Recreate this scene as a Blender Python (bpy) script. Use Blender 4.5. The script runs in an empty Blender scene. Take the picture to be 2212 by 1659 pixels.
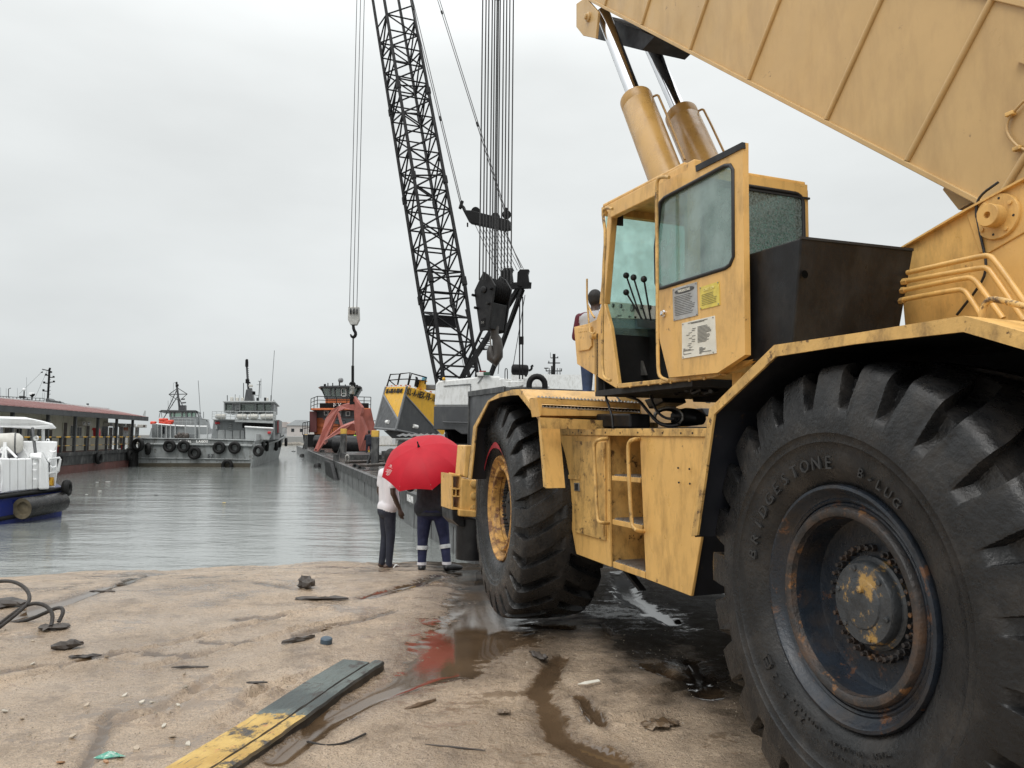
import bpy, math, random
from mathutils import Vector as V, Matrix
sc = bpy.context.scene
col = sc.collection
random.seed(7)
rnd = random.Random(11)

# ------------------------------------------------------------------ camera
F, CX, CY = 1612.9, 1106.0, 829.5          # focal length and centre on a 2212 px wide frame
PITCH, ROLL = math.radians(4.1), math.radians(0.5)
CAM = V((0, 0, 1.6))
_f = V((0, math.cos(PITCH), math.sin(PITCH)))
_r0 = V((1, 0, 0)); _u0 = _r0.cross(_f)
_r = _r0 * math.cos(ROLL) + _u0 * math.sin(ROLL)
_u = _u0 * math.cos(ROLL) - _r0 * math.sin(ROLL)
cd = bpy.data.cameras.new('camera'); cam = bpy.data.objects.new('camera', cd); col.objects.link(cam)
cam.matrix_world = Matrix(((_r.x, _u.x, -_f.x, CAM.x), (_r.y, _u.y, -_f.y, CAM.y), (_r.z, _u.z, -_f.z, CAM.z), (0, 0, 0, 1)))
cd.sensor_fit = 'HORIZONTAL'; cd.sensor_width = 36.0; cd.lens = 36.0 * F / 2212.0
cd.clip_start = 0.05; cd.clip_end = 6000
sc.camera = cam

# ------------------------------------------------------------------ sky, sun, exposure
w = bpy.data.worlds.new('World'); sc.world = w; w.use_nodes = True
nt = w.node_tree; nt.nodes.clear()
def N(t, typ, **kw):
    n = t.nodes.new(typ)
    for k, v in kw.items(): setattr(n, k, v)
    return n
wo = N(nt, 'ShaderNodeOutputWorld'); bg = N(nt, 'ShaderNodeBackground'); bg.inputs[1].default_value = 0.1
sky = N(nt, 'ShaderNodeTexSky'); sky.sky_type = 'NISHITA'; sky.sun_disc = False
sky.sun_elevation = math.radians(55); sky.sun_rotation = math.radians(150); sky.dust_density = 6
hs = N(nt, 'ShaderNodeHueSaturation'); hs.inputs['Saturation'].default_value = 0.12
nt.links.new(sky.outputs[0], hs.inputs['Color'])
tc = N(nt, 'ShaderNodeTexCoord'); sep = N(nt, 'ShaderNodeSeparateXYZ'); nt.links.new(tc.outputs['Generated'], sep.inputs[0])
# overcast cloud deck: radiance rises from horizon to zenith
cr = N(nt, 'ShaderNodeValToRGB'); e = cr.color_ramp
e.elements[0].position = 0.0; e.elements[0].color = (6.1, 6.5, 6.5, 1)
e.elements[1].position = 1.0; e.elements[1].color = (23, 23.2, 23.3, 1)
m1 = e.elements.new(0.12); m1.color = (7.7, 8.05, 8.1, 1)
m2 = e.elements.new(0.45); m2.color = (9.0, 9.3, 9.3, 1)
nt.links.new(sep.outputs[2], cr.inputs[0])
mp = N(nt, 'ShaderNodeMapping'); mp.inputs['Scale'].default_value = (1.0, 1.0, 2.6); nt.links.new(tc.outputs['Generated'], mp.inputs[0])
no = N(nt, 'ShaderNodeTexNoise'); no.inputs['Scale'].default_value = 2.1; no.inputs['Detail'].default_value = 5; no.inputs['Roughness'].default_value = 0.5
nt.links.new(mp.outputs[0], no.inputs['Vector'])
mr = N(nt, 'ShaderNodeMapRange'); mr.inputs[1].default_value = 0.3; mr.inputs[2].default_value = 0.7; mr.inputs[3].default_value = 0.90; mr.inputs[4].default_value = 1.08
nt.links.new(no.outputs[0], mr.inputs[0])
mu = N(nt, 'ShaderNodeVectorMath', operation='MULTIPLY'); nt.links.new(cr.outputs[0], mu.inputs[0]); nt.links.new(mr.outputs[0], mu.inputs[1])
mx = N(nt, 'ShaderNodeMix', data_type='RGBA'); mx.inputs[0].default_value = 0.94
nt.links.new(hs.outputs[0], mx.inputs[6]); nt.links.new(mu.outputs[0], mx.inputs[7])
nt.links.new(mx.outputs[2], bg.inputs[0]); nt.links.new(bg.outputs[0], wo.inputs[0])
sd = bpy.data.lights.new('sun', 'SUN'); sd.energy = 1.4; sd.angle = math.radians(35); sd.color = (1, 0.97, 0.93)
sun = bpy.data.objects.new('sun', sd); col.objects.link(sun)
sun.rotation_euler = V((0.35, 0.75, -1.1)).to_track_quat('-Z', 'Y').to_euler()
vs = sc.view_settings; vs.view_transform = 'Standard'; vs.look = 'None'; vs.exposure = 0.0; vs.gamma = 1.0

# ------------------------------------------------------------------ pixel helpers (full frame = 2212 x 1659)
def ray(x, y): return _f * F + _r * (x - CX) - _u * (y - CY)
def at(x, y, D):
    d = ray(x, y); return CAM + d * (D / d.y)
def onz(x, y, z):
    d = ray(x, y); return CAM + d * ((z - CAM.z) / d.z)
def onplane(x, y, p, n):
    d = ray(x, y); return CAM + d * ((p - CAM).dot(n) / d.dot(n))
def zoomer(x0, y0, k): return lambda x, y: ((x0 + k * x) / 1.736, (y0 + k * y) / 1.736)
z1 = zoomer(0, 1300, .4973); z2 = zoomer(1080, 1300, .3255); z3 = zoomer(1350, 1600, .3617)
z4 = zoomer(1600, 650, .4823); z5 = zoomer(1250, 0, .6029); z6 = zoomer(2100, 0, .7866)
z7 = zoomer(2100, 900, .6329); z8 = zoomer(1680, 1350, .6328); zb = zoomer(480, 1320, .2893)
zd = zoomer(0, 1350, .2712); zh = zoomer(1650, 1250, .2713); zs = zoomer(3200, 700, .4219)
zg = zoomer(0, 2000, .6781); zk = zoomer(1100, 2000, .8137)

# ------------------------------------------------------------------ mesh helpers
WL = {}
def link(o, parent=None, center=None):
    col.objects.link(o)
    c = V((0, 0, 0)) if center is None else center
    if parent is not None:
        o.parent = parent; o.location = c - WL[parent.name]
    else: o.location = c
    WL[o.name] = c.copy()
    return o
def tag(o, label=None, cat=None, group=None, kind=None):
    if label: o['label'] = label
    if cat: o['category'] = cat
    if group: o['group'] = group
    if kind: o['kind'] = kind
    return o
def thing(name, loc, label, cat, group=None):
    o = bpy.data.objects.new(name, None); o.empty_display_size = 0.2
    link(o, None, V(loc)); return tag(o, label, cat, group)
def perp(d):
    d = d.normalized(); a = V((0, 0, 1)) if abs(d.z) < 0.9 else V((1, 0, 0))
    x = d.cross(a).normalized(); return x, d.cross(x).normalized()
class MB:
    def __init__(s): s.v = []; s.f = []; s.m = []; s.mi = 0
    def add(s, vs, fs):
        b = len(s.v); s.v += [V(p) for p in vs]
        for q in fs: s.f.append([b + i for i in q]); s.m.append(s.mi)
        return s
    def hexa(s, p):   # p0-3 one end ring, p4-7 other end ring
        return s.add(p, [(0, 3, 2, 1), (4, 5, 6, 7), (0, 1, 5, 4), (1, 2, 6, 5), (2, 3, 7, 6), (3, 0, 4, 7)])
    def box(s, c, size, ax=None):
        c = V(c); X, Y, Z = ax or (V((1, 0, 0)), V((0, 1, 0)), V((0, 0, 1)))
        X = X * size[0] / 2; Y = Y * size[1] / 2; Z = Z * size[2] / 2
        return s.hexa([c - X - Y - Z, c + X - Y - Z, c + X + Y - Z, c - X + Y - Z, c - X - Y + Z, c + X - Y + Z, c + X + Y + Z, c - X + Y + Z])
    def bar(s, a, b, wd, ht, up=None):
        a = V(a); b = V(b); d = (b - a); L = d.length; d = d / L
        up = V(up) if up is not None else (V((0, 0, 1)) if abs(d.z) < .95 else V((0, 1, 0)))
        x = d.cross(up).normalized(); z = x.cross(d)
        return s.box((a + b) / 2, (wd, L, ht), (x, d, z))
    def prism(s, pts, off):
        n = len(pts); off = V(off); pts = [V(p) for p in pts]
        return s.add(pts + [p + off for p in pts], [tuple(range(n))[::-1], tuple(range(n, 2 * n))] + [(i, (i + 1) % n, n + (i + 1) % n, n + i) for i in range(n)])
    def loft(s, rings, cap=True, closed=True):
        n = len(rings[0]); vs = [p for r in rings for p in r]; fs = []
        for k in range(len(rings) - 1):
            for i in range(n if closed else n - 1):
                j = (i + 1) % n; fs.append((k * n + i, k * n + j, (k + 1) * n + j, (k + 1) * n + i))
        if cap:
            b = (len(rings) - 1) * n; fs.append(tuple(range(b, b + n)))
            if cap != 'end': fs.append(tuple(range(n))[::-1])
        return s.add(vs, fs)
    def tube(s, a, b, r0, r1=None, n=10, cap=True):
        a = V(a); b = V(b); r1 = r0 if r1 is None else r1; x, y = perp(b - a)
        R = lambda c, r: [c + x * r * math.cos(2 * math.pi * i / n) + y * r * math.sin(2 * math.pi * i / n) for i in range(n)]
        return s.loft([R(a, r0), R(b, r1)], cap)
    def pipe(s, path, r, n=8, smooth=0, cap=True, closed=False):
        P = [V(p) for p in path]
        for _ in range(smooth):
            Q = [P[0]]
            if isinstance(r, (list, tuple)):
                q_ = [r[0]]
                for i in range(len(r) - 1): q_ += [r[i] * .75 + r[i + 1] * .25, r[i] * .25 + r[i + 1] * .75]
                r = q_ + [r[-1]]
            for i in range(len(P) - 1): Q += [P[i] * .75 + P[i + 1] * .25, P[i] * .25 + P[i + 1] * .75]
            P = Q + [P[-1]]
        rings = []; x = None
        for i, p in enumerate(P):
            t = (P[min(i + 1, len(P) - 1)] - P[max(i - 1, 0)]).normalized()
            if x is None: x, y = perp(t)
            else:
                x = (x - t * x.dot(t)).normalized(); y = t.cross(x)
            rr = r[i] if isinstance(r, (list, tuple)) else r
            rings.append([p + (x * math.cos(2 * math.pi * k / n) + y * math.sin(2 * math.pi * k / n)) * rr for k in range(n)])
        return s.loft(rings, cap)
    def lathe(s, prof, c, ax, n=32, cap=True):
        c = V(c); ax = V(ax).normalized(); x, y = perp(ax)
        return s.loft([[c + ax * a + (x * math.cos(2 * math.pi * i / n) + y * math.sin(2 * math.pi * i / n)) * max(r, 1e-4) for i in range(n)] for (r, a) in prof], cap)
    def ball(s, c, r, n=12, m=8):
        c = V(c); r = V((r, r, r)) if not hasattr(r, '__len__') else V(r)
        return s.loft([[c + V((r.x * math.sin(math.pi * k / m) * math.cos(2 * math.pi * i / n), r.y * math.sin(math.pi * k / m) * math.sin(2 * math.pi * i / n), -r.z * math.cos(math.pi * k / m))) for i in range(n)] for k in [.02] + list(range(1, m)) + [m - .02]])
    def build(s, name, mat, parent=None, smooth=None, bevel=0, local=False, seg=2, label=None):
        if not s.v: return None
        if local: c = V((0, 0, 0))
        else:
            lo = [min(p[i] for p in s.v) for i in range(3)]; hi = [max(p[i] for p in s.v) for i in range(3)]
            c = (V(lo) + V(hi)) / 2
        me = bpy.data.meshes.new(name); me.from_pydata([p - c for p in s.v], [], s.f)
        mats = mat if isinstance(mat, (list, tuple)) else [mat]
        for m in mats: me.materials.append(m)
        if len(mats) > 1: me.polygons.foreach_set('material_index', s.m)
        if smooth:
            me.polygons.foreach_set('use_smooth', [True] * len(me.polygons)); me.set_sharp_from_angle(angle=math.radians(smooth))
        me.update()
        o = bpy.data.objects.new(name, me)
        if local:
            col.objects.link(o); o.parent = parent; WL[o.name] = V((0, 0, 0))
        else: link(o, parent, c)
        if bevel:
            b = o.modifiers.new('bevel', 'BEVEL'); b.width = bevel; b.segments = seg; b.limit_method = 'ANGLE'; b.angle_limit = math.radians(40)
            b.harden_normals = False
        if label: o['label'] = label
        return o
def inst(src, name, parent, loc, rot=None, scale=None, mat=None):
    """another object sharing src's mesh; loc in the parent's space"""
    o = bpy.data.objects.new(name, src.data if hasattr(src, 'data') else src); col.objects.link(o); o.parent = parent
    o.location = loc
    if rot is not None: o.rotation_euler = rot
    if scale is not None: o.scale = scale
    WL[o.name] = V(loc); return o
UNIT = None
def rod(name, mat, parent, a, b, r, label=None):
    """a straight round bar sharing one unit cylinder per material"""
    key = 'rod_' + mat.name; me = bpy.data.meshes.get(key)
    if me is None:
        k = MB().tube((0, 0, -.5), (0, 0, .5), 1, n=8); me = bpy.data.meshes.new(key); me.from_pydata(k.v, [], k.f); me.materials.append(mat)
        me.polygons.foreach_set('use_smooth', [len(f) == 4 for f in k.f]); me.update()
    a = V(a); b = V(b); o = bpy.data.objects.new(name, me)
    link(o, parent, (a + b) / 2); o.rotation_euler = (b - a).to_track_quat('Z', 'Y').to_euler(); o.scale = (r, r, (b - a).length)
    if label: o['label'] = label
    return o
_tm = {}
def text_mesh(txt, size=1.0, depth=0.02, sx=1.0, bold=0.0):
    """verts (x right, y up, z out), faces; centred"""
    k = (txt, size, depth, sx, bold)
    if k in _tm: return _tm[k]
    cu = bpy.data.curves.new('t', 'FONT'); cu.body = txt; cu.size = size; cu.extrude = depth; cu.resolution_u = 2; cu.offset = bold
    cu.align_x = 'CENTER'; cu.align_y = 'CENTER'
    o = bpy.data.objects.new('t', cu); col.objects.link(o); bpy.context.view_layer.update()
    me = bpy.data.meshes.new_from_object(o.evaluated_get(bpy.context.evaluated_depsgraph_get()))
    vs = [V((p.co.x * sx, p.co.y, p.co.z)) for p in me.vertices]; fs = [tuple(p.vertices) for p in me.polygons]
    bpy.data.objects.remove(o); bpy.data.curves.remove(cu); bpy.data.meshes.remove(me)
    _tm[k] = (vs, fs); return _tm[k]
def text_on(mb, txt, c, X, Y, size, depth=.003, sx=1.0, bold=0.0):
    vs, fs = text_mesh(txt, size, depth, sx, bold); X = V(X).normalized(); Y = V(Y).normalized(); Z = X.cross(Y).normalized(); c = V(c)
    mb.add([c + X * p.x + Y * p.y + Z * p.z for p in vs], fs); return mb

def letters(name, txt, c, X, Y, size, m, parent, depth=.003, sx=1.0, bold=0.0, pitch=.62):
    """one object per character"""
    X = V(X).normalized(); Y = V(Y).normalized(); n = len(txt); c = V(c)
    for i, ch in enumerate(txt):
        if ch == ' ': continue
        mb = MB(); text_on(mb, ch, c + X * ((i - (n - 1) / 2) * size * pitch * sx), X, Y, size, depth, sx, bold); mb.build(name, m, parent)
# ------------------------------------------------------------------ materials
def mat(name, c, rough=.5, metal=0, var=.12, scale=5., dirt=None, damt=.4, dscale=3., dstretch=1., rust=None, ramt=.0, rscale=9., bump=.0, bscale=40., spec=.5, grain=.0, coat=0., rvar=.15, thin=None):
    m = bpy.data.materials.new(name); m.use_nodes = True; t = m.node_tree; b = t.nodes['Principled BSDF']
    L = t.links.new; g = N(t, 'ShaderNodeNewGeometry')
    def noise(sc_, det=5, stretch=None, rough_=.6):
        n = N(t, 'ShaderNodeTexNoise'); n.inputs['Scale'].default_value = sc_; n.inputs['Detail'].default_value = det; n.inputs['Roughness'].default_value = rough_
        if stretch:
            q = N(t, 'ShaderNodeMapping'); q.inputs['Scale'].default_value = stretch; L(g.outputs['Position'], q.inputs[0]); L(q.outputs[0], n.inputs['Vector'])
        else: L(g.outputs['Position'], n.inputs['Vector'])
        return n.outputs[0]
    def rng(s_, a, b_, lo, hi):
        n = N(t, 'ShaderNodeMapRange'); n.inputs[1].default_value = a; n.inputs[2].default_value = b_; n.inputs[3].default_value = lo; n.inputs[4].default_value = hi; L(s_, n.inputs[0]); return n.outputs[0]
    def mixc(f_, a, b_):
        n = N(t, 'ShaderNodeMix', data_type='RGBA'); L(f_, n.inputs[0])
        for i, q in ((6, a), (7, b_)):
            if isinstance(q, (tuple, list)): n.inputs[i].default_value = (*q, 1)
            else: L(q, n.inputs[i])
        return n.outputs[2]
    k = noise(scale)
    out = mixc(rng(k, .3, .7, 0, 1), tuple(x * (1 - var) for x in c), tuple(min(1, x * (1 + var)) for x in c))
    if grain:
        out = mixc(rng(noise(bscale * 2.2, 3), .35, .65, 0, grain), out, tuple(x * .35 for x in c))
    if dirt:
        d = noise(dscale, 8, (dstretch, dstretch, 1) if dstretch != 1 else None, .68)
        out = mixc(rng(d, .47, .72, 0, damt), out, dirt)
    if rust:
        d = noise(rscale, 10, None, .72)
        out = mixc(rng(d, .66 - ramt * .3, .72 - ramt * .3, 0, .9), out, rust)
    L(out, b.inputs['Base Color'])
    L(rng(noise(scale * 2.3, 6), .3, .7, max(.02, rough - rvar), min(1, rough + rvar)), b.inputs['Roughness'])
    b.inputs['Metallic'].default_value = metal; b.inputs['Specular IOR Level'].default_value = spec; b.inputs['Coat Weight'].default_value = coat; b.inputs['Coat Roughness'].default_value = .15
    if bump:
        bn = N(t, 'ShaderNodeBump'); bn.inputs['Strength'].default_value = bump; bn.inputs['Distance'].default_value = .02; L(noise(bscale, 6), bn.inputs['Height']); L(bn.outputs[0], b.inputs['Normal'])
    return m
def glass(name, tint, rough=.04, gloss=.10, dirt=(.3, .34, .32), damt=.1, bump=0, bscale=60):
    """thin tinted pane: tinted see-through, a sky reflection and a film of dirt, rain or painted sky sheen"""
    m = bpy.data.materials.new(name); m.use_nodes = True; t = m.node_tree; t.nodes.clear(); L = t.links.new
    o = N(t, 'ShaderNodeOutputMaterial'); tr = N(t, 'ShaderNodeBsdfTransparent'); tr.inputs[0].default_value = (*tint, 1)
    gl = N(t, 'ShaderNodeBsdfGlossy'); gl.inputs['Roughness'].default_value = rough; df = N(t, 'ShaderNodeBsdfDiffuse'); df.inputs[0].default_value = (*dirt, 1)
    g = N(t, 'ShaderNodeNewGeometry'); n = N(t, 'ShaderNodeTexNoise'); n.inputs['Scale'].default_value = bscale; n.inputs['Detail'].default_value = 5; L(g.outputs['Position'], n.inputs['Vector'])
    r = N(t, 'ShaderNodeMapRange'); r.inputs[1].default_value = .35; r.inputs[2].default_value = .65; r.inputs[3].default_value = damt * .4; r.inputs[4].default_value = damt * 1.6; L(n.outputs[0], r.inputs[0])
    a = N(t, 'ShaderNodeMixShader'); L(r.outputs[0], a.inputs[0]); L(tr.outputs[0], a.inputs[1]); L(df.outputs[0], a.inputs[2])
    fr = N(t, 'ShaderNodeLayerWeight'); pw_ = N(t, 'ShaderNodeMath', operation='POWER'); L(fr.outputs['Facing'], pw_.inputs[0]); pw_.inputs[1].default_value = 4.5
    ad = N(t, 'ShaderNodeMath', operation='MULTIPLY_ADD'); L(pw_.outputs[0], ad.inputs[0]); ad.inputs[1].default_value = .7; ad.inputs[2].default_value = gloss
    c_ = N(t, 'ShaderNodeMixShader'); L(ad.outputs[0], c_.inputs[0]); L(a.outputs[0], c_.inputs[1]); L(gl.outputs[0], c_.inputs[2]); L(c_.outputs[0], o.inputs[0])
    if bump:
        bn = N(t, 'ShaderNodeBump'); bn.inputs['Strength'].default_value = bump; bn.inputs['Distance'].default_value = .02; L(n.outputs[0], bn.inputs['Height']); L(bn.outputs[0], gl.inputs['Normal'])
    return m
RUST = (.13, .05, .02)
M = {}
M['yellow'] = mat('crane_yellow_paint', (.68, .41, .132), .38, var=.10, scale=3, dirt=(.20, .11, .035), damt=.55, dscale=3.5, dstretch=3.2, rust=(.07, .035, .02), ramt=.10, rscale=7, bump=.06, bscale=30)
M['yellow_boom'] = mat('boom_yellow_paint', (.52, .345, .150), .42, var=.07, scale=2, dirt=(.24, .14, .06), damt=.32, dscale=1.6, dstretch=3.5, rust=(.06, .035, .02), ramt=.02, rscale=5, bump=.03, bscale=14)
M['yellow_dirty'] = mat('worn_yellow_paint', (.60, .37, .12), .5, var=.2, scale=5, dirt=(.09, .05, .025), damt=.8, dscale=7, dstretch=1.8, rust=(.05, .025, .015), ramt=.3, rscale=11, bump=.15, bscale=40)
M['rust_yellow'] = mat('rusty_yellow_rim', (.50, .27, .07), .5, var=.3, scale=9, dirt=(.07, .03, .015), damt=.9, dscale=10, rust=RUST, ramt=.55, rscale=12, bump=.3, bscale=50)
M['rim_blue'] = mat('dark_blue_rim_paint', (.013, .018, .026), .34, var=.4, scale=6, dirt=(.045, .034, .026), damt=.7, dscale=7, rust=(.13, .06, .028), ramt=.22, rscale=9, bump=.2, bscale=60)
M['rim_rust'] = mat('rusty_rim_lip', (.030, .028, .028), .45, var=.4, scale=6, dirt=(.10, .055, .03), damt=.85, dscale=6, rust=(.20, .095, .035), ramt=.30, rscale=10, bump=.3, bscale=60)
M['hub'] = mat('peeling_hub_paint', (.05, .055, .06), .4, var=.3, scale=9, dirt=(.02, .02, .02), damt=.6, dscale=12, rust=(.40, .24, .07), ramt=.38, rscale=9, bump=.25, bscale=60)
M['rubber'] = mat('wet_tyre_rubber', (.013, .0133, .0140), .32, var=.35, scale=6, dirt=(.050, .043, .036), damt=.6, dscale=6, bump=.28, bscale=55, rvar=.2, spec=.42)
M['rubber_dull'] = mat('old_fender_rubber', (.011, .011, .011), .6, var=.3, scale=4, bump=.1, bscale=30, spec=.22)
M['black'] = mat('black_steel_paint', (.009, .009, .010), .42, spec=.28, var=.3, scale=4, dirt=(.036, .036, .036), damt=.6, dscale=3, dstretch=1.8, bump=.06, bscale=30)
M['cyl'] = mat('cylinder_ochre_paint', (.45, .27, .085), .30, var=.08, scale=2, dirt=(.18, .09, .03), damt=.4, dscale=3, dstretch=2)
M['dark'] = mat('grime_and_shade_black', (.012, .012, .012), .7, var=.3)  # near-black for grimy metal, also painted shade in cab and step gap
M['fender_in'] = mat('fender_underside_shade', (.012, .014, .02), .55, var=.4, scale=3, rust=(.12, .07, .02), ramt=.02, rscale=6)  # near-black navy: the shadow under the fenders is put into the colour
M['gasket'] = mat('black_rubber_gasket', (.012, .012, .013), .5, var=.1)
M['chrome'] = mat('polished_cylinder_rod', (.72, .73, .75), .10, metal=1, var=.05, rvar=.04)
M['steel'] = mat('bare_steel', (.32, .31, .29), .4, metal=.8, var=.2, scale=14)
M['lattice'] = mat('black_lattice_paint', (.006, .006, .0065), .6, var=.3, scale=3, spec=.2)
M['glass_door'] = glass('sky_sheen_door_glass', (.62, .76, .72), .06, .10, (.30, .40, .38), .40, 0, 5)  # pale teal diffuse film paints the sky's reflection into the pane
M['rope'] = mat('wire_rope', (.02, .02, .021), .5, var=.2, scale=30)
M['white'] = mat('white_paint', (.70, .71, .70), .45, var=.05, scale=2, dirt=(.33, .32, .28), damt=.55, dscale=2.6, dstretch=3.)
M['glass_teal'] = glass('teal_tinted_glass', (.78, .95, .90), .05, .08, (.45, .56, .53), .14, 0, 9)
M['glass_wet'] = glass('rain_covered_glass', (.46, .58, .54), .15, .05, (.17, .21, .20), .62, .15, 80)
# ------------------------------------------------------------------ ground and water
WATER_Z = -0.45
def sstep(a, b, x):
    t = max(0., min(1., (x - a) / (b - a))); return t * t * (3 - 2 * t)
from mathutils import noise as MN
# tracks, rills and puddles measured on the ground
def gpt(x, y):
    p = onz(x, y, 0.0)
    for _ in range(8): p = onz(x, y, base_h(p.x, p.y))
    return p
def base_h(x, y):
    yw = 12.2 + (.41 if x < -4 else .12) * (x + 4) if x > -14 else 8.1
    yw += .10 * math.sin(x * 1.7) + .06 * math.sin(x * 4.1 + 1)
    u_ = y - (yw - 4.6)
    h = -0.40 * sstep(0, 4.6, u_)
    if u_ > 4.0: h -= 0.10 * (u_ - 4.0)
    return max(h, -3.0)
def seg_d(px, py, a, b):
    dx, dy = b[0] - a[0], b[1] - a[1]; L = dx * dx + dy * dy
    t = max(0., min(1., ((px - a[0]) * dx + (py - a[1]) * dy) / L)) if L else 0
    return math.hypot(px - a[0] - t * dx, py - a[1] - t * dy), t
PUD = []   # (polyline, half widths) of standing water
for pts in (
    [(600, 1640, .07), (700, 1560, .09), (800, 1505, .11), (880, 1475, .13), (960, 1430, .32), (1030, 1375, .44), (1060, 1310, .40), (1050, 1260, .30), (1000, 1232, .26)],
    [(1075, 1352, .18), (1150, 1352, .12), (1230, 1356, .05)],
    [(1330, 1235, .10), (1360, 1290, .13), (1420, 1325, .12), (1450, 1345, .10)], [(1500, 1255, .12), (1560, 1275, .16)],
    [(1210, 1425, .06), (1165, 1490, .07), (1205, 1590, .08), (1330, 1655, .12)], [(1250, 1500, .04), (1290, 1560, .05)], [(1400, 1440, .05), (1480, 1470, .06)],
    [(1490, 1430, .07), (1530, 1500, .09)],
    [(180, 1659, .025), (215, 1600, .03), (240, 1540, .02)],
    [(0, 1452, .05), (120, 1435, .035), (230, 1415, .03), (320, 1402, .015)],
    [(0, 1340, .10), (90, 1315, .16), (180, 1285, .12), (260, 1262, .08), (330, 1238, .10)],
    [(440, 1385, .04), (530, 1390, .05)], [(320, 1410, .03), (420, 1420, .02)],
    [(560, 1258, .06), (640, 1272, .04)], [(790, 1290, .08), (900, 1262, .1), (970, 1240, .12)],
    [(640, 1375, .03), (760, 1345, .04), (850, 1320, .03)], [(520, 1338, .06), (610, 1330, .05)]):
    P = [gpt(x, y) for x, y, w_ in pts]; 
    w3 = 3 * max(q[2] for q in pts); PUD.append(([(p.x, p.y) for p in P], [q[2] for q in pts], (min(p.x for p in P) - w3, max(p.x for p in P) + w3, min(p.y for p in P) - w3, max(p.y for p in P) + w3)))
RUTS = []
for pts in (
    [(0, 1478), (140, 1440), (260, 1412), (330, 1400), (440, 1372), (620, 1330), (700, 1318)],
    [(330, 1440), (520, 1395), (640, 1362), (760, 1338)], [(560, 1500), (640, 1472), (690, 1450)],
    [(470, 1560), (560, 1500), (600, 1478)], [(230, 1560), (330, 1545), (430, 1490), (490, 1455)],
    [(1180, 1430), (1260, 1520), (1320, 1580)], [(1400, 1500), (1500, 1480), (1600, 1450)], [(1340, 1560), (1450, 1540)]):
    P = [gpt(x, y) for x, y in pts]; RUTS.append(([(p.x, p.y) for p in P], (min(p.x for p in P) - .25, max(p.x for p in P) + .25, min(p.y for p in P) - .25, max(p.y for p in P) + .25)))
def wet_at(x, y):
    best = -1.
    for pl, ws, bb in PUD:
        if x < bb[0] or x > bb[1] or y < bb[2] or y > bb[3]: continue
        for i in range(len(pl) - 1):
            d, t = seg_d(x, y, pl[i], pl[i + 1]); w_ = ws[i] * (1 - t) + ws[i + 1] * t
            best = max(best, 1 - d / (w_ * 1.15) if d < w_ * 3 else -1.)
    return best
def ground_h(x, y, wet=None):
    h = base_h(x, y)
    if wet is None: wet = wet_at(x, y)
    n = MN.noise(V((x * .9, y * .9, 0))) * .020 + MN.noise(V((x * 3.1, y * 3.1, 5))) * .014 + MN.noise(V((x * 9, y * 9, 9))) * .008
    for pl, bb in RUTS:
        if x < bb[0] or x > bb[1] or y < bb[2] or y > bb[3]: continue
        for i in range(len(pl) - 1):
            d, t = seg_d(x, y, pl[i], pl[i + 1])
            if d < .22: n += .024 * math.exp(-((d - .075) / .03) ** 2) * (.5 + .8 * abs(MN.noise(V((x * 11, y * 11, 2))))) - .020 * math.exp(-(d / .045) ** 2)
    # churned mud by the near wheel
    k = math.exp(-(((x - .62) / .55) ** 2 + ((y - 2.9) / .9) ** 2))
    n += k * (.035 * MN.noise(V((x * 5, y * 5, 3))) + .018 * MN.noise(V((x * 14, y * 14, 4))))
    s = sstep(-.15, .55, wet)
    return h + n * (1 - s) - .022 * s
def grid_axis(a, b, lo, hi, fine, coarse):
    out = [a]; x = a
    while x < b:
        x += fine if lo - 1e-6 <= x < hi else (coarse if x < lo - coarse or x >= hi + 4 else (fine * 6)); out.append(min(x, b))
    return out
XS = grid_axis(-60, 60, -6.6, 3.4, .033, 3.0); YS = grid_axis(-20, 30, 2.2, 13.0, .036, 2.0)
vs_, wets = [], []
for y in YS:
    for x in XS:
        wv = wet_at(x, y) if (-9 < x < 4 and 1.8 < y < 13.5) else -1.
        # coarse irregular damp fringe
        vs_.append((x, y, ground_h(x, y, wv))); wets.append(wv)
nx = len(XS)
fs_ = [(j * nx + i, j * nx + i + 1, (j + 1) * nx + i + 1, (j + 1) * nx + i) for j in range(len(YS) - 1) for i in range(nx - 1)]
me = bpy.data.meshes.new('ground'); me.from_pydata(vs_, [], fs_); me.polygons.foreach_set('use_smooth', [True] * len(me.polygons))
at_ = me.attributes.new('wet', 'FLOAT', 'POINT'); at_.data.foreach_set('value', wets); me.update()
ground = bpy.data.objects.new('ground', me); link(ground); tag(ground, 'wet brown sand slipway with puddles and ruts', None, None, 'structure')
gm = bpy.data.materials.new('wet_sand'); gm.use_nodes = True; t = gm.node_tree; b = t.nodes['Principled BSDF']; L = t.links.new
g = N(t, 'ShaderNodeNewGeometry'); a_ = N(t, 'ShaderNodeAttribute'); a_.attribute_name = 'wet'
def gn(s, d=6, r=.6, st=None):
    n = N(t, 'ShaderNodeTexNoise'); n.inputs['Scale'].default_value = s; n.inputs['Detail'].default_value = d; n.inputs['Roughness'].default_value = r
    if st:
        q = N(t, 'ShaderNodeMapping'); q.inputs['Scale'].default_value = st; L(g.outputs['Position'], q.inputs[0]); L(q.outputs[0], n.inputs['Vector'])
    else: L(g.outputs['Position'], n.inputs['Vector'])
    return n.outputs[0]
def gr(s, a, b_, lo, hi):
    n = N(t, 'ShaderNodeMapRange'); n.inputs[1].default_value = a; n.inputs[2].default_value = b_; n.inputs[3].default_value = lo; n.inputs[4].default_value = hi; L(s, n.inputs[0]); return n.outputs[0]
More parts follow.
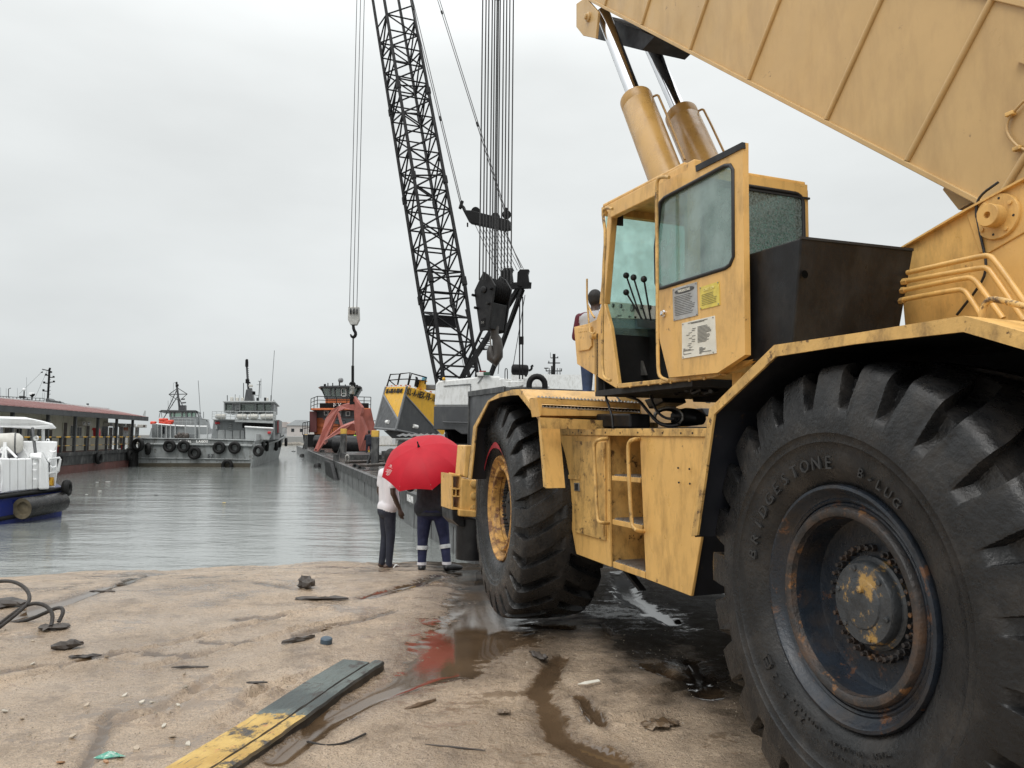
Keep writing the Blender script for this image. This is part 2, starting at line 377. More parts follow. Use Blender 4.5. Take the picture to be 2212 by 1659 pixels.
def gmix(f_, a, b_):
    n = N(t, 'ShaderNodeMix', data_type='RGBA'); L(f_, n.inputs[0])
    for i, q in ((6, a), (7, b_)):
        if isinstance(q, tuple): n.inputs[i].default_value = (*q, 1)
        else: L(q, n.inputs[i])
    return n.outputs[2]
def gma(op, a, b_):
    n = N(t, 'ShaderNodeMath', operation=op)
    for i, q in enumerate((a, b_)):
        if isinstance(q, (int, float)): n.inputs[i].default_value = q
        else: L(q, n.inputs[i])
    return n.outputs[0]
wn1 = gr(gn(2.6, 8, .68), .3, .7, -.55, .55); wn2 = gr(gn(14, 6, .65), .3, .7, -.28, .28)
wet = gma('ADD', a_.outputs['Fac'], gma('ADD', wn1, wn2))
# thin glistening film over scattered low spots
spots = gma('ADD', gn(.8, 5, .6), gma('ADD', gma('MULTIPLY', gn(5.5, 6, .65, (.6, 1.6, 1)), .55), gma('MULTIPLY', gn(24, 5, .6), .25)))
film = gma('MAXIMUM', gr(wet, .02, .18, 0, 1), gr(spots, .935, 1.02, 0, .9))
damp = gr(wet, -.95, .20, 0, 1)
sand = gmix(gr(gn(1.3, 8, .65), .32, .68, 0, 1), (.37, .262, .170), (.56, .425, .300))
sand = gmix(gr(gn(150, 3, .6), .45, .62, 0, .7), sand, (.64, .51, .37))
sand = gmix(gr(gn(95, 3, .6), .56, .68, 0, .85), sand, (.070, .050, .034))
sand = gmix(gr(gn(34, 6, .7), .56, .70, 0, .55), sand, (.12, .085, .056))
sand = gmix(gr(gn(2.4, 9, .72), .50, .66, 0, .72), sand, (.150, .105, .068))
sand = gmix(gr(gn(.45, 4, .6), .45, .62, 0, .45), sand, (.20, .145, .098))
sand = gmix(gma('MULTIPLY', damp, .60), sand, (.125, .083, .050))
# black oily mud between and behind the crane's wheels
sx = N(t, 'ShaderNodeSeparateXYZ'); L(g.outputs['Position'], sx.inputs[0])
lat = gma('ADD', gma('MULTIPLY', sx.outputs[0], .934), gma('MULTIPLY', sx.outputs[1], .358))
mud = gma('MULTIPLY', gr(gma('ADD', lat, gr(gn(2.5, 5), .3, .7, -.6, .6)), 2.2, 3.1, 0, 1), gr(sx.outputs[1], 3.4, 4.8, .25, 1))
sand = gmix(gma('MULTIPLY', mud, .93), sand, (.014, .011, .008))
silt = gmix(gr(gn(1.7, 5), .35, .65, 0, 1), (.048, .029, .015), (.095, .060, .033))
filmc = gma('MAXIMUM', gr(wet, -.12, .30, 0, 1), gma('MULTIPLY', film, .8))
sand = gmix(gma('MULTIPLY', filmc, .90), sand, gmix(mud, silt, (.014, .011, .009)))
L(sand, b.inputs['Base Color'])
rg = gr(gn(9, 6), .3, .7, .34, .60)
rg = gma('ADD', gma('SUBTRACT', rg, gma('MULTIPLY', damp, .14)), gma('MULTIPLY', mud, .15))
mxn = N(t, 'ShaderNodeMix', data_type='FLOAT'); L(film, mxn.inputs[0]); L(rg, mxn.inputs[2]); mxn.inputs[3].default_value = .012; L(mxn.outputs[0], b.inputs['Roughness'])
L(gma('MAXIMUM', gr(mud, 0, 1, .45, .06), gma('MULTIPLY', film, .6)), b.inputs['Specular IOR Level'])
L(gma('MULTIPLY', gr(gma('ADD', gn(1.1, 5, .6), gma('MULTIPLY', gn(9, 6, .65), .6)), .58, .92, .06, .9), gma('MULTIPLY', gr(damp, 0, 1, .85, 1), gma('MULTIPLY', gr(mud, 0, 1, 1, .10), gr(film, 0, 1, 1, 0)))), b.inputs['Coat Weight']); b.inputs['Coat Roughness'].default_value = .16
bh = gma('ADD', gma('MULTIPLY', gn(26, 8, .70), 1.0), gma('MULTIPLY', gn(95, 4, .6), .45))
bh = gma('ADD', bh, gma('MULTIPLY', gn(6.5, 6), 1.3))
bn = N(t, 'ShaderNodeBump'); bn.inputs['Distance'].default_value = .03; L(bh, bn.inputs['Height']); L(gr(film, 0, 1, .95, .012), bn.inputs['Strength']); L(bn.outputs[0], b.inputs['Normal'])
bc = N(t, 'ShaderNodeBump'); bc.inputs['Distance'].default_value = .03; L(bh, bc.inputs['Height']); L(gr(film, 0, 1, .42, .02), bc.inputs['Strength']); L(bc.outputs[0], b.inputs['Coat Normal'])
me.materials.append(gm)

# seabed/land beyond, one sheet to the horizon, and the harbour water above it
o = MB().add([(-3500, 29.5, -3), (3500, 29.5, -3), (3500, 5200, -3), (-3500, 5200, -3)], [(0, 1, 2, 3)]).build('seabed', gm); tag(o, kind='structure')
wm = bpy.data.materials.new('harbour_water'); wm.use_nodes = True; t = wm.node_tree; b = t.nodes['Principled BSDF']; L = t.links.new
b.inputs['Base Color'].default_value = (.20, .215, .205, 1); b.inputs['Roughness'].default_value = .05; b.inputs['IOR'].default_value = 1.9
g = N(t, 'ShaderNodeNewGeometry')
h1 = gn(.55, 5, .55, (.5, 1.3, 1)); h2 = gn(3.0, 5, .6, (.55, 1.25, 1)); h3 = gn(18, 3, .6)
hh = gma('ADD', gma('ADD', gma('MULTIPLY', h1, 1.5), gma('MULTIPLY', h2, .42)), gma('MULTIPLY', h3, .06))
bn = N(t, 'ShaderNodeBump'); bn.inputs['Distance'].default_value = .06; bn.inputs['Strength'].default_value = .58; L(hh, bn.inputs['Height']); L(bn.outputs[0], b.inputs['Normal'])
o = MB().add([(-3500, 6, WATER_Z), (3500, 6, WATER_Z), (3500, 5000, WATER_Z), (-3500, 5000, WATER_Z)], [(0, 1, 2, 3)]).build('water', wm); tag(o, kind='structure')
# ------------------------------------------------------------------ yellow rough-terrain crane
PHI = math.radians(21)
CO = V((1.27, 2.905, 0)); CU = V((-math.sin(PHI), math.cos(PHI), 0)); CW = V((math.cos(PHI), math.sin(PHI), 0)); CZ = V((0, 0, 1))
def C(u, v, w_): return CO + CU * u + CW * v + CZ * w_
def cv(p, v): return onplane(p[0], p[1], CO + CW * v, CW)
def cu(p, u): return onplane(p[0], p[1], CO + CU * u, CU)
def toC(p): d = p - CO; return (d.dot(CU), d.dot(CW), d.z)
def plate(mb, pts, v, t): return mb.prism([cv(p, v) for p in pts], CW * t)
def plateu(mb, pts, u, t): return mb.prism([cu(p, u) for p in pts], CU * t)
CA = (CU, CW, CZ)
crane = thing('mobile_crane', C(1.8, 1.65, 0), 'big yellow rough terrain crane with its boom raised over the slipway', 'crane')
Y = M['yellow']; YB = M['yellow_boom']; YD = M['yellow_dirty']

# ---- wheels
def tyre_mesh():
    half = [(0, .938), (.03, .938), (.08, .937), (.14, .935), (.20, .932), (.25, .928), (.29, .922), (.318, .914), (.334, .900), (.344, .880), (.350, .855), (.356, .83), (.361, .805), (.366, .78), (.370, .755), (.373, .735), (.3755, .71), (.3765, .685), (.3765, .655), (.370, .648), (.369, .62), (.362, .613), (.358, .585), (.352, .555), (.345, .525), (.325, .485), (.30, .458), (.288, .445)]
    prof = [(-a, r) for a, r in half[::-1]] + half[1:]
    P = []
    for i in range(len(prof) - 1):
        k = 2 if prof[i][1] > .72 and prof[i + 1][1] > .72 else 1
        for j in range(k):
            q = j / k; P.append((prof[i][0] * (1 - q) + prof[i + 1][0] * q, prof[i][1] * (1 - q) + prof[i + 1][1] * q))
    P.append(prof[-1])
    NL = 24
    # fine samples at the groove walls, coarse elsewhere
    W = [0, .08, .16, .22, .26, .28, .294, .306, .318, .33, .342, .354, .366, .378, .39, .44]; W = W + [.5] + [1 - x for x in W[:0:-1]]
    SP = len(W); n = NL * SP; vs, fs = [], []
    for k, (a, r) in enumerate(P):
        a0, r0 = P[max(k - 1, 0)]; a1, r1 = P[min(k + 1, len(P) - 1)]
        d = math.hypot(a1 - a0, r1 - r0); na, nr = -(r1 - r0) / d, (a1 - a0) / d
        side = 1 if a >= 0 else -1; s = abs(a); amp = 0; skew = 0
        x = min(s / .345, 1.0) if r > .87 else 1.0; skew = .80 * (1 - x) ** 1.3
        if r > .73:
            amp = .056 * sstep(.735, .80, r) * sstep(.02, .075, s)
            gw = .38 if r > .90 else .25 + .13 * sstep(.74, .90, r)       # half width of the groove, in pitches*2
        for i in range(n):
            lug, w_ = divmod(i, SP); ph = W[w_]; h = 0
            if amp:
                q = abs(((ph + (0 if side > 0 else .5)) % 1.0) - .5) * 2   # 0 = groove centre
                h = -amp * (1 - sstep(gw - .02, gw + .035, q))
                wr_ = MN.noise(V((lug * 1.7 + ph * 2, s * 9, side * 3))); h += .004 * wr_ - (.010 * max(0, MN.noise(V((lug * 2.3 + ph * 5, s * 16, side))) - .35) if q > gw else 0)
            th = 2 * math.pi * (lug + ph - skew) / NL; rr = r + nr * h
            vs.append((rr * math.cos(th), a - .31 + na * h, rr * math.sin(th)))
    for k in range(len(P) - 1):
        for i in range(n):
            j = (i + 1) % n; fs.append((k * n + i, (k + 1) * n + i, (k + 1) * n + j, k * n + j))
    me = bpy.data.meshes.new('wheel'); me.from_pydata(vs, [], fs); me.polygons.foreach_set('use_smooth', [True] * len(fs)); me.set_sharp_from_angle(angle=math.radians(42))
    me.materials.append(M['rubber']); me.update(); return me
TY = tyre_mesh()
def wheel(hub, yaw, colr, label, detail=True, flip=False):
    o = bpy.data.objects.new('wheel', TY); col.objects.link(o); o.parent = crane; o.location = hub - WL[crane.name]
    o.rotation_euler = (0, 0, math.radians(90 + yaw + (180 if flip else 0))); WL[o.name] = hub; o['label'] = label
    ax = (0, 1, 0); z = (0, 0, 0)
    rim, lip, hubm = colr
    MB().lathe([(.455, -.03), (.458, -.005), (.452, .010), (.440, .012), (.430, .002), (.418, -.022), (.404, -.030), (.396, -.024), (.388, -.030), (.384, -.050)], z, ax, 72, False).build('rim_flange', rim, o, 40, local=True)
    MB().lathe([(.390, -.052), (.388, -.036), (.380, -.028), (.372, -.030), (.368, -.045)], z, ax, 72, False).build('lock_ring', rim, o, 40, local=True)
    MB().lathe([(.372, -.05), (.370, -.016), (.362, -.006), (.345, -.004), (.332, -.012), (.326, -.035)], z, ax, 72, False).build('rim_lip', lip, o, 40, local=True)
    dd = 0 if rim is M['rim_blue'] else .045
    MB().lathe([(.328, -.03), (.322, -.07), (.328, -.125 + dd), (.322, -.155 + dd)], z, ax, 64, False).build('rim_barrel', rim if rim is M['rim_blue'] else lip, o, 35, local=True)
    MB().lathe([(.323, -.152 + dd), (.30, -.16 + dd), (.17, -.155 + dd), (.165, -.15 + dd), (.02, -.15 + dd)], z, ax, 64, 'end').build('rim_disc', M['rim_blue'], o, 35, local=True)
    if not detail: return o
    MB().lathe([(.178, -.16), (.178, -.135), (.168, -.128), (.160, -.128), (.158, -.10), (.150, -.090), (.098, -.086), (.094, -.080), (.086, -.078), (.01, -.078)], z, ax, 48, 'end').build('hub_cover', hubm, o, 35, local=True)
    n0 = None
    for k in range(32):
        if k in (7, 17): continue
        th = 2 * math.pi * k / 32; p = (-.208 * math.cos(th), -.157 + dd, .208 * math.sin(th))
        if n0 is None:
            n0 = MB().lathe([(.0145, 0), (.0145, .022), (.009, .024), (.009, .042), (.002, .043)], z, ax, 6).build('wheel_nut', M['rim_rust'] if hubm is M['hub'] else M['dark'], o, 30, local=True); n0.location = p
        else: inst(n0, 'wheel_nut', o, p)
    b0 = None
    for k in range(6):
        th = 2 * math.pi * k / 6 + .25; p = (.132 * math.cos(th), -.090, .132 * math.sin(th))
        if b0 is None:
            b0 = MB().lathe([(.011, 0), (.011, .008), (.004, .010)], z, ax, 8).build('cover_bolt', M['hub'], o, 30, local=True); b0.location = p
        else: inst(b0, 'cover_bolt', o, p)
    MB().lathe([(.014, -.08), (.014, -.065), (.006, -.060)], (-.01, 0, .055), ax, 12).build('grease_plug', hubm, o, 30, local=True)
    return o
HUBN, HUBF = V((1.27, 2.905, .975)), V((-.095, 6.59, .985))
wn = wheel(HUBN, 15.5, (M['rim_blue'], M['rim_rust'], M['hub']), 'rear wheel with dark blue rusty rim and peeling hub cover')
wf = wheel(HUBF, 14.6, (M['rust_yellow'], M['rust_yellow'], M['dark']), 'front wheel with rusty yellow rim and red chalk mark')
wheel(C(-.1, 3.25, .985), 21, (M['rim_blue'], M['rim_rust'], M['hub']), 'far side rear wheel in shadow', False, True)
wheel(C(3.85, 3.25, 1.0), 21, (M['rust_yellow'], M['rust_yellow'], M['dark']), 'far side front wheel in shadow', False, True)
# moulded lettering on the near tyre
M['letter'] = mat('moulded_rubber_letters', (.030, .030, .030), .42, var=.2, scale=8)
# seen from outside local -X is to the viewer's right, so angles run mirrored
def arc_text2(txt, r, deg0, ddeg, size, sx=1., name='sidewall_lettering', y0=.041, depth=.0045, bold=0):
    for i, ch in enumerate(txt):
        if ch == ' ': continue
        mb = MB(); a = math.radians(deg0 - ddeg * i)      # viewer angle, 0 = right, 90 = up
        R_ = V((-math.cos(a), 0, math.sin(a))); T_ = V((-math.sin(a), 0, -math.cos(a)))
        vs, fs = text_mesh(ch, size, depth, sx, bold)
        mb.add([V((0, y0, 0)) + R_ * (r + p.y) + T_ * p.x + V((0, p.z, 0)) for p in vs], fs)
        mb.build(name, M['letter'], wn, local=True)
arc_text2('BRIDGESTONE', .537, 168, 7.7, .074, 1.05)
arc_text2('B-LUG', .53, 72, 5.2, .05, 1.05)
arc_text2('29.5-25', .535, -112, 4.6, .04, 1.0); arc_text2('STEEL CORD', .555, -62, 3.4, .026, 1.0); arc_text2('MADE IN JAPAN', .515, -60, 2.8, .022, 1.0); arc_text2('TUBELESS', .50, -100, 2.8, .022, 1.0)
for (dx, dz, w_, h_) in ((0, .022, .05, .006), (0, -.022, .05, .006), (-.022, 0, .006, .05), (.022, 0, .006, .05), (0, 0, .04, .005)):
    a = math.radians(218); R_ = V((-math.cos(a), 0, math.sin(a))); T_ = V((-math.sin(a), 0, -math.cos(a)))
    lm = MB(); lm.box(V((0, .043, 0)) + R_ * (.54 + dz) + T_ * dx, (w_, .008, h_), (T_, V((0, 1, 0)), R_)); lm.build('sidewall_emblem', M['letter'], wn, local=True)
# red chalk smudge on the front tyre, dab on the rear tyre
M['red_chalk'] = mat('red_marking_paint', (.34, .03, .04), .5, var=.3, scale=20)
q = lambda a, r, y_: V((-math.cos(a) * r, y_, math.sin(a) * r))
mb = MB(); pts_ = []
for k in range(22):
    a = math.radians(52 + k * 4.6); pts_.append((q(a, .535 - .004 - .010 * math.exp(-((k - 8) / 3.) ** 2), .045), q(a, .545 + .03 * math.exp(-((k - 8) / 3.5) ** 2), .050)))
for k in range(21): mb.add([pts_[k][0], pts_[k + 1][0], pts_[k + 1][1], pts_[k][1]], [(0, 1, 2, 3)])
mb.build('chalk_mark', M['red_chalk'], wf, local=True)
# ---- axles and chassis frame
mb = MB(); mb.tube(C(0, .4, .98), C(0, 2.9, .98), .16, n=16); mb.ball(C(0, 1.65, .98), .33); mb.build('axle', M['dark'], crane, 40)
mb = MB(); mb.tube(C(3.95, .4, .98), C(3.95, 2.9, .98), .16, n=16); mb.ball(C(3.95, 1.65, .98), .33); mb.build('axle', M['dark'], crane, 40)
MB().box(C(1.9, 1.65, 1.22), (6.4, 1.1, .55), CA).build('chassis_beam', M['black'], crane, bevel=.02)
MB().box(C(1.75, 1.75, .86), (1.6, .8, .4), CA).build('gearbox', M['dark'], crane, bevel=.04)

# ---- near (rear) fender: bent plate, rim strip, dark inside
nf = [z8(1442, 1045), z8(1548, 290), z7(1268, 622), z7(1745, 552), zs(975, 1147), zs(1517, 1292), (2330, 772), (2420, 900)]
ni = [z8(1476, 1038), z8(1577, 322), z7(1277, 690), z7(1750, 616), zs(975, 1290), zs(1517, 1450), (2318, 812), (2400, 905)]
fo = [cv(p, -.09) for p in nf]; fi = [cv(p, -.09) for p in ni]
mb = MB()
for i in range(len(fo) - 1): mb.prism([fo[i], fo[i + 1], fi[i + 1], fi[i]], CW * .012)
mb.build('fender_rim', YD, crane, label='worn yellow edge of the rear fender')
mb = MB()
for i in range(len(fo) - 1):
    a, b_ = fo[i], fo[i + 1]; d = (b_ - a).normalized(); nrm = CW.cross(d).normalized()
    if nrm.z > 0: nrm = -nrm
    if abs(nrm.z) < .5 and nrm.dot(CU) > 0: nrm = -nrm
    mb.mi = 0; mb.add([a + CW * .012, b_ + CW * .012, b_ + CW * .95, a + CW * .95], [(0, 1, 2, 3)])
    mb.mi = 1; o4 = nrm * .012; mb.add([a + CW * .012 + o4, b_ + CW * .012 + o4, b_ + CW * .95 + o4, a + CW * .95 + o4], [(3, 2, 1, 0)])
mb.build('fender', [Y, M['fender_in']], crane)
# inner wheel-house wall
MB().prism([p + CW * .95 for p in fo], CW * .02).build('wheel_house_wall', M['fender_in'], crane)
MB().pipe([cv(zs(1140, 1165), .05), cv(zs(1158, 1060), .05), cv(zs(1222, 985), .05), cv(zs(1517, 1062), .05), cv(zs(1900, 1180), .05), cv(zs(1930, 1260), .05)], .0105, 10, 2).build('grab_handle', YD, crane, 60)

# ---- far (front) fender
ff = [z8(118, 705), zh(460, 1290), zh(660, 930), zh(800, 838), zh(1000, 776), zh(1105, 770), z8(545, 340), z8(580, 760)]
fI = [z8(135, 705), zh(500, 1300), zh(675, 945), zh(830, 882), zh(985, 856), zh(1085, 853), z8(533, 352), z8(565, 750)]
fo2 = [cv(p, -.10) for p in ff]; fi2 = [cv(p, -.10) for p in fI]
mb = MB()
for i in range(len(fo2) - 1): mb.prism([fo2[i], fo2[i + 1], fi2[i + 1], fi2[i]], CW * .012)
mb.build('fender_rim', YD, crane, label='worn yellow edge of the front fender')
mb = MB()
for i in range(len(fo2) - 1):
    a, b_ = fo2[i], fo2[i + 1]; d = (b_ - a).normalized(); nrm = CW.cross(d).normalized(); cen = (fo2[2] + fo2[5]) / 2 - CZ * .8
    if nrm.dot(cen - a) < 0: nrm = -nrm
    dep = .80 if i < 6 else .15
    mb.mi = 0; mb.add([a + CW * .012, b_ + CW * .012, b_ + CW * dep, a + CW * dep], [(0, 1, 2, 3)])
    mb.mi = 1; o4 = nrm * .012; mb.add([a + CW * .012 + o4, b_ + CW * .012 + o4, b_ + CW * dep + o4, a + CW * dep + o4], [(3, 2, 1, 0)])
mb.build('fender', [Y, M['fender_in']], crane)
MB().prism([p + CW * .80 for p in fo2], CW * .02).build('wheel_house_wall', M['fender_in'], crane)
# front deck between the fenders
uF = toC(fo2[6])[0]; zF = toC(fo2[4])[2]
MB().hexa([C(uF + .02, .82, zF - .36), C(5.2, .82, zF - .05), C(5.2, 3.3, zF - .05), C(uF + .02, 3.3, zF - .36), C(uF + .25, .82, zF - .02), C(5.2, .82, zF), C(5.2, 3.3, zF), C(uF + .25, 3.3, zF - .02)]).build('front_deck', Y, crane, bevel=.01)

# ---- step box between the wheels
vp = .28
tl, tr = toC(cv(z8(637, 408), vp)), toC(cv(z8(1520, 405), vp)); zt = (tl[2] + tr[2]) / 2
MB().prism([cv(z8(637, 445), vp - .012), cv(z8(1530, 456), vp - .012), cv(z8(1530, 404), vp - .012), cv(z8(637, 408), vp - .012)], CW * .03).build('deck_edge_strip', YD, crane, bevel=.004)
MB().prism([cv(z8(640, 445), vp), cv(z8(948, 449), vp), cv(z8(962, 1226), vp), cv(z8(760, 1150), vp), cv(z8(690, 770), vp)], CW * .02).build('side_panel', Y, crane, bevel=.004)
MB().prism([cv(z8(1135, 450), vp), cv(z8(1540, 456), vp), cv(z8(1502, 1035), vp), cv(z8(1440, 1400), vp), cv(z8(1172, 1297), vp)], CW * .02).build('side_panel', Y, crane, bevel=.004)
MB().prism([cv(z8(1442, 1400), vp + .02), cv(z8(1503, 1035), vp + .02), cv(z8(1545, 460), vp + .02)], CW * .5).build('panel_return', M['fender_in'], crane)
sdo = MB().prism([cv(z8(737, 480), vp - .014), cv(z8(926, 486), vp - .014), cv(z8(931, 1070), vp - .014), cv(z8(751, 1021), vp - .014)], CW * .012).build('locker_door', YD, crane, bevel=.004)
MB().prism([cv(z8(745, 728), vp - .022), cv(z8(775, 728), vp - .022), cv(z8(777, 778), vp - .022), cv(z8(747, 776), vp - .022)], CW * .008).build('latch', M['steel'], sdo, bevel=.003)
MB().prism([cv(z8(752, 735), vp - .025), cv(z8(768, 735), vp - .025), cv(z8(769, 770), vp - .025), cv(z8(753, 769), vp - .025)], CW * .004).build('latch_recess', M['dark'], sdo)
MB().prism([cv(z8(712, 680), vp - .022), cv(z8(778, 684), vp - .022), cv(z8(778, 710), vp - .022), cv(z8(713, 704), vp - .022)], CW * .006).build('hasp', YD, sdo, bevel=.002)
for yy in (560, 1005): MB().tube(cv(z8(919, yy - 36), vp - .022), cv(z8(920, yy + 36), vp - .022), .009).build('hinge', YD, sdo, 40)
# recess
q = [cv(z8(948, 449), vp + .02), cv(z8(1140, 452), vp + .02), cv(z8(1172, 1290), vp + .02), cv(z8(962, 1222), vp + .02)]
mb = MB(); rb = [p + CW * .30 for p in q]
mb.add(q + rb, [(4, 5, 6, 7), (0, 3, 7, 4), (1, 5, 6, 2), (0, 4, 5, 1)])
mb.build('step_recess', YD, crane)
def tread(a, b_, lo):
    A, B_ = cv(z8(*a), vp + .004), cv(z8(*b_), vp + .004); h = lo
    st = MB().prism([A, B_, B_ - CZ * h, A - CZ * h], CW * .012).build('step', Y, crane, bevel=.003)
    MB().prism([A + CW * .012, B_ + CW * .012, B_ + CW * .26, A + CW * .26], CZ * -.008).build('tread_plate', YD, st)
    n = 13; t0 = None
    for i in range(n):
        p = A + (B_ - A) * ((i + .5) / n); d = (B_ - A).normalized()
        if t0 is None:
            t0 = MB().add([d * -.007 + CW * .01, d * .007 + CW * .01, d * .007 + CW * .24, d * -.007 + CW * .24, CW * .02 + CZ * .012, CW * .23 + CZ * .012], [(0, 1, 4), (1, 2, 5, 4), (2, 3, 5), (3, 0, 4, 5)]).build('tread_tooth', M['steel'], st, local=True)
            t0.location = p - WL[st.name]
        else: inst(t0, 'tread_tooth', st, p - WL[st.name])
tread((970, 686), (1137, 698), .032); tread((974, 944), (1147, 980), .034); tread((978, 1194), (1166, 1257), .04)
for P_ in ([(945, 467), (895, 470), (872, 487), (865, 525), (874, 720), (885, 935), (893, 958), (915, 966), (952, 966)], [(1135, 467), (1100, 470), (1075, 482), (1066, 520), (1074, 720), (1087, 960), (1097, 992), (1122, 1013), (1160, 1016)]):
    pp = [cv(z8(*p), vp - .08) for p in P_]; pp[0] = cv(z8(*P_[0]), vp); pp[-1] = cv(z8(*P_[-1]), vp)
    MB().pipe(pp, .0125, 10, 1).build('grab_rail', YD, crane, 60)
for (x, y) in ((1363, 640), (1429, 646), (1367, 726), (1432, 733), (740, 430), (852, 432), (1020, 432), (1125, 430), (1270, 432), (1380, 433), (1448, 433), (790, 430), (933, 430)):
    c0 = cv(z8(x, y), vp - .013); MB().lathe([(.006, .004), (.006, -.002), (.001, -.003)], c0, CW, 8).build('panel_bolt', M['dark'], crane)
# deck top of step box
MB().prism([C(tr[0] - .5, vp, zt - .01), C(tl[0] + .05, vp, zt - .01), C(tl[0] + .05, 2.6, zt - .01), C(tr[0] - .5, 2.6, zt - .01)], CZ * .012).build('side_deck', M['black'], crane)
# riser up to front fender with slotted steps
uR = uF - .15
MB().prism([cu(z8(555, 405), uR), cu(z8(545, 340), uR), cu(z8(1245, 372), uR), cu(z8(1245, 420), uR)], CU * .02).build('riser', YD, crane)
for (pa, pb, pc, pd, du) in (((530, 228), (1143, 262), (1143, 290), (530, 258), .10), ((535, 285), (1140, 318), (1140, 335), (550, 330), .10)):
    st = MB().prism([cu(z8(*p), uR + du) for p in (pa, pb, pc, pd)], CU * .015).build('deck_step', Y, crane, bevel=.003)
    A, B_ = cu(z8(*pa), uR + du), cu(z8(*pb), uR + du)
    MB().prism([A, B_, B_ + CU * .14, A + CU * .14], CZ * .008).build('tread_plate', YD, st)
    t0 = None
    for i in range(30):
        p = A + (B_ - A) * ((i + .5) / 30) + CZ * .008
        if t0 is None:
            t0 = MB().add([CW * -.010 + CU * -.002, CW * .010 + CU * -.002, CW * .010 + CU * .03, CW * -.010 + CU * .03, CU * .012 + CZ * .016], [(0, 1, 4), (1, 2, 4), (2, 3, 4), (3, 0, 4)]).build('tread_tooth', M['steel'], st, local=True); t0.location = p - WL[st.name]
        else: inst(t0, 'tread_tooth', st, p - WL[st.name])
plateu(MB(), [z8(528, 228), z8(556, 228), z8(556, 320), z8(545, 335)], uR + .09, .15).build('step_bracket', Y, crane)
plateu(MB(), [z8(560, 265), z8(1140, 292), z8(1140, 318), z8(560, 285)], uR + .22, .01).build('step_gap_shade', M['dark'], crane)  # dark strip painting the shade in the gap between the steps

# ---- front outrigger box
plateu(MB(), [z8(75, 700), z8(190, 712), z8(190, 930), z8(70, 922)], 5.05, .5).build('outrigger_housing', Y, crane, bevel=.015)
plateu(MB(), [z8(66, 886), z8(192, 896), z8(192, 935), z8(66, 926)], 5.0, .06).build('outrigger_collar', Y, crane, bevel=.01)
plateu(MB(), [z8(106, 505), z8(140, 505), z8(118, 700), z8(92, 690)], 5.04, .3).build('outrigger_bracket', Y, crane, bevel=.01)
g0 = plateu(MB(), [z8(22, 676), z8(30, 676), z8(30, 885), z8(22, 878)], 5.06, .4).build('outrigger_frame', Y, crane)
for (xa, ya, xb, yb) in ((22, 676, 80, 684), (22, 755, 80, 762), (22, 800, 80, 806), (22, 870, 80, 882), (46, 755, 50, 806), (70, 676, 80, 885)):
    plateu(MB(), [z8(xa, ya), z8(xb, ya + (2 if xb - xa < 20 else 8)), z8(xb, yb + 6), z8(xa, yb + 4)], 5.055, .4).build('frame_bar', Y, g0)
plateu(MB(), [z8(26, 890), z8(98, 895), z8(98, 990), z8(66, 985), z8(30, 950)], 5.06, .4).build('outrigger_shoe', M['black'], crane, bevel=.01)
a0 = cu(z8(145, 935), 5.2); b0 = cu(z8(145, 1175), 5.2); b0 = V((a0.x, a0.y, b0.z))
MB().tube(a0, b0, .17, n=20).build('outrigger_jack', M['black'], crane, 40)
for (x, y) in ((153, 803), (150, 880), (152, 735)):
    MB().lathe([(.035, 0), (.035, -.015), (.02, -.02), (.001, -.02)], cu(z8(x, y), 5.05), CU, 12).build('outrigger_pin', YD, crane, 40)

# ---- superstructure
VB = 1.25
# side plate with boom pivot
MB().prism([cv(p, 1.05) for p in (zs(395, 548), zs(1000, 190), zs(1517, -90), zs(2000, -360), zs(2500, 400), zs(2500, 1500), zs(480, 1500))], CW * .03).build('superstructure_plate', Y, crane, bevel=.006)
MB().prism([cv(p, 1.02) for p in (zs(392, 552), zs(1000, 192), zs(1517, -88), zs(1517, -68), zs(1000, 212), zs(410, 556))], CW * .09).build('plate_flange', Y, crane)
MB().prism([cv(p, 1.042) for p in (zs(1000, 232), zs(1120, 590), zs(1200, 590), zs(1530, 400), zs(1600, 60), zs(1490, -50))], CW * .01).build('pivot_doubler', Y, crane, bevel=.004)
pc = cv(zs(1290, 268), 1.042); px_ = cv(zs(1300, 262), 1.042)
rr = (cv(zs(1290, 66), 1.042) - pc).length
pf = MB().lathe([(rr, .01), (rr, -.012), (rr * .97, -.016), (rr * .5, -.016)], pc, CW, 48).build('pivot_flange', Y, crane, 40)
MB().lathe([(rr * .5, .01), (rr * .5, -.07), (rr * .47, -.075), (.016, -.075), (.016, -.05), (.001, -.05)], pc, CW, 36).build('pivot_pin', Y, crane, 40)
for k in range(8):
    th = k * math.pi / 4 + .2; p = pc + (CU * math.cos(th) + CZ * math.sin(th)) * rr * .78 - CW * .016
    MB().lathe([(.010, 0), (.010, -.008), (.001, -.009)] if k % 2 else [(.006, 0), (.006, -.001), (.001, -.001)], p, CW, 8).build('flange_bolt', Y if k % 2 else M['dark'], pf, 30)
MB().pipe([cv(p, 1.03) for p in (zs(1290, -40), zs(1120, 80), zs(1085, 200), zs(1110, 350), zs(1160, 560), zs(1185, 700), zs(1150, 850), zs(920, 1140))], .006, 6, 2).build('hydraulic_hose', M['gasket'], crane, 60)
# far twin plate, turntable, winch housing
MB().prism([cv(p, 1.05) + CW * 1.1 for p in (zs(395, 548), zs(1000, 190), zs(1517, -90), zs(2500, 400), zs(2500, 1500), zs(480, 1500))], CW * .03).build('superstructure_plate', Y, crane)
MB().tube(C(1.95, 1.65, 1.50), C(1.95, 1.65, 1.84), .62, n=40).build('slewing_ring', M['dark'], crane, 40)
MB().box(C(.9, 1.70, 1.96), (2.9, 1.5, .18), CA).build('turntable_deck', M['dark'], crane, bevel=.01)
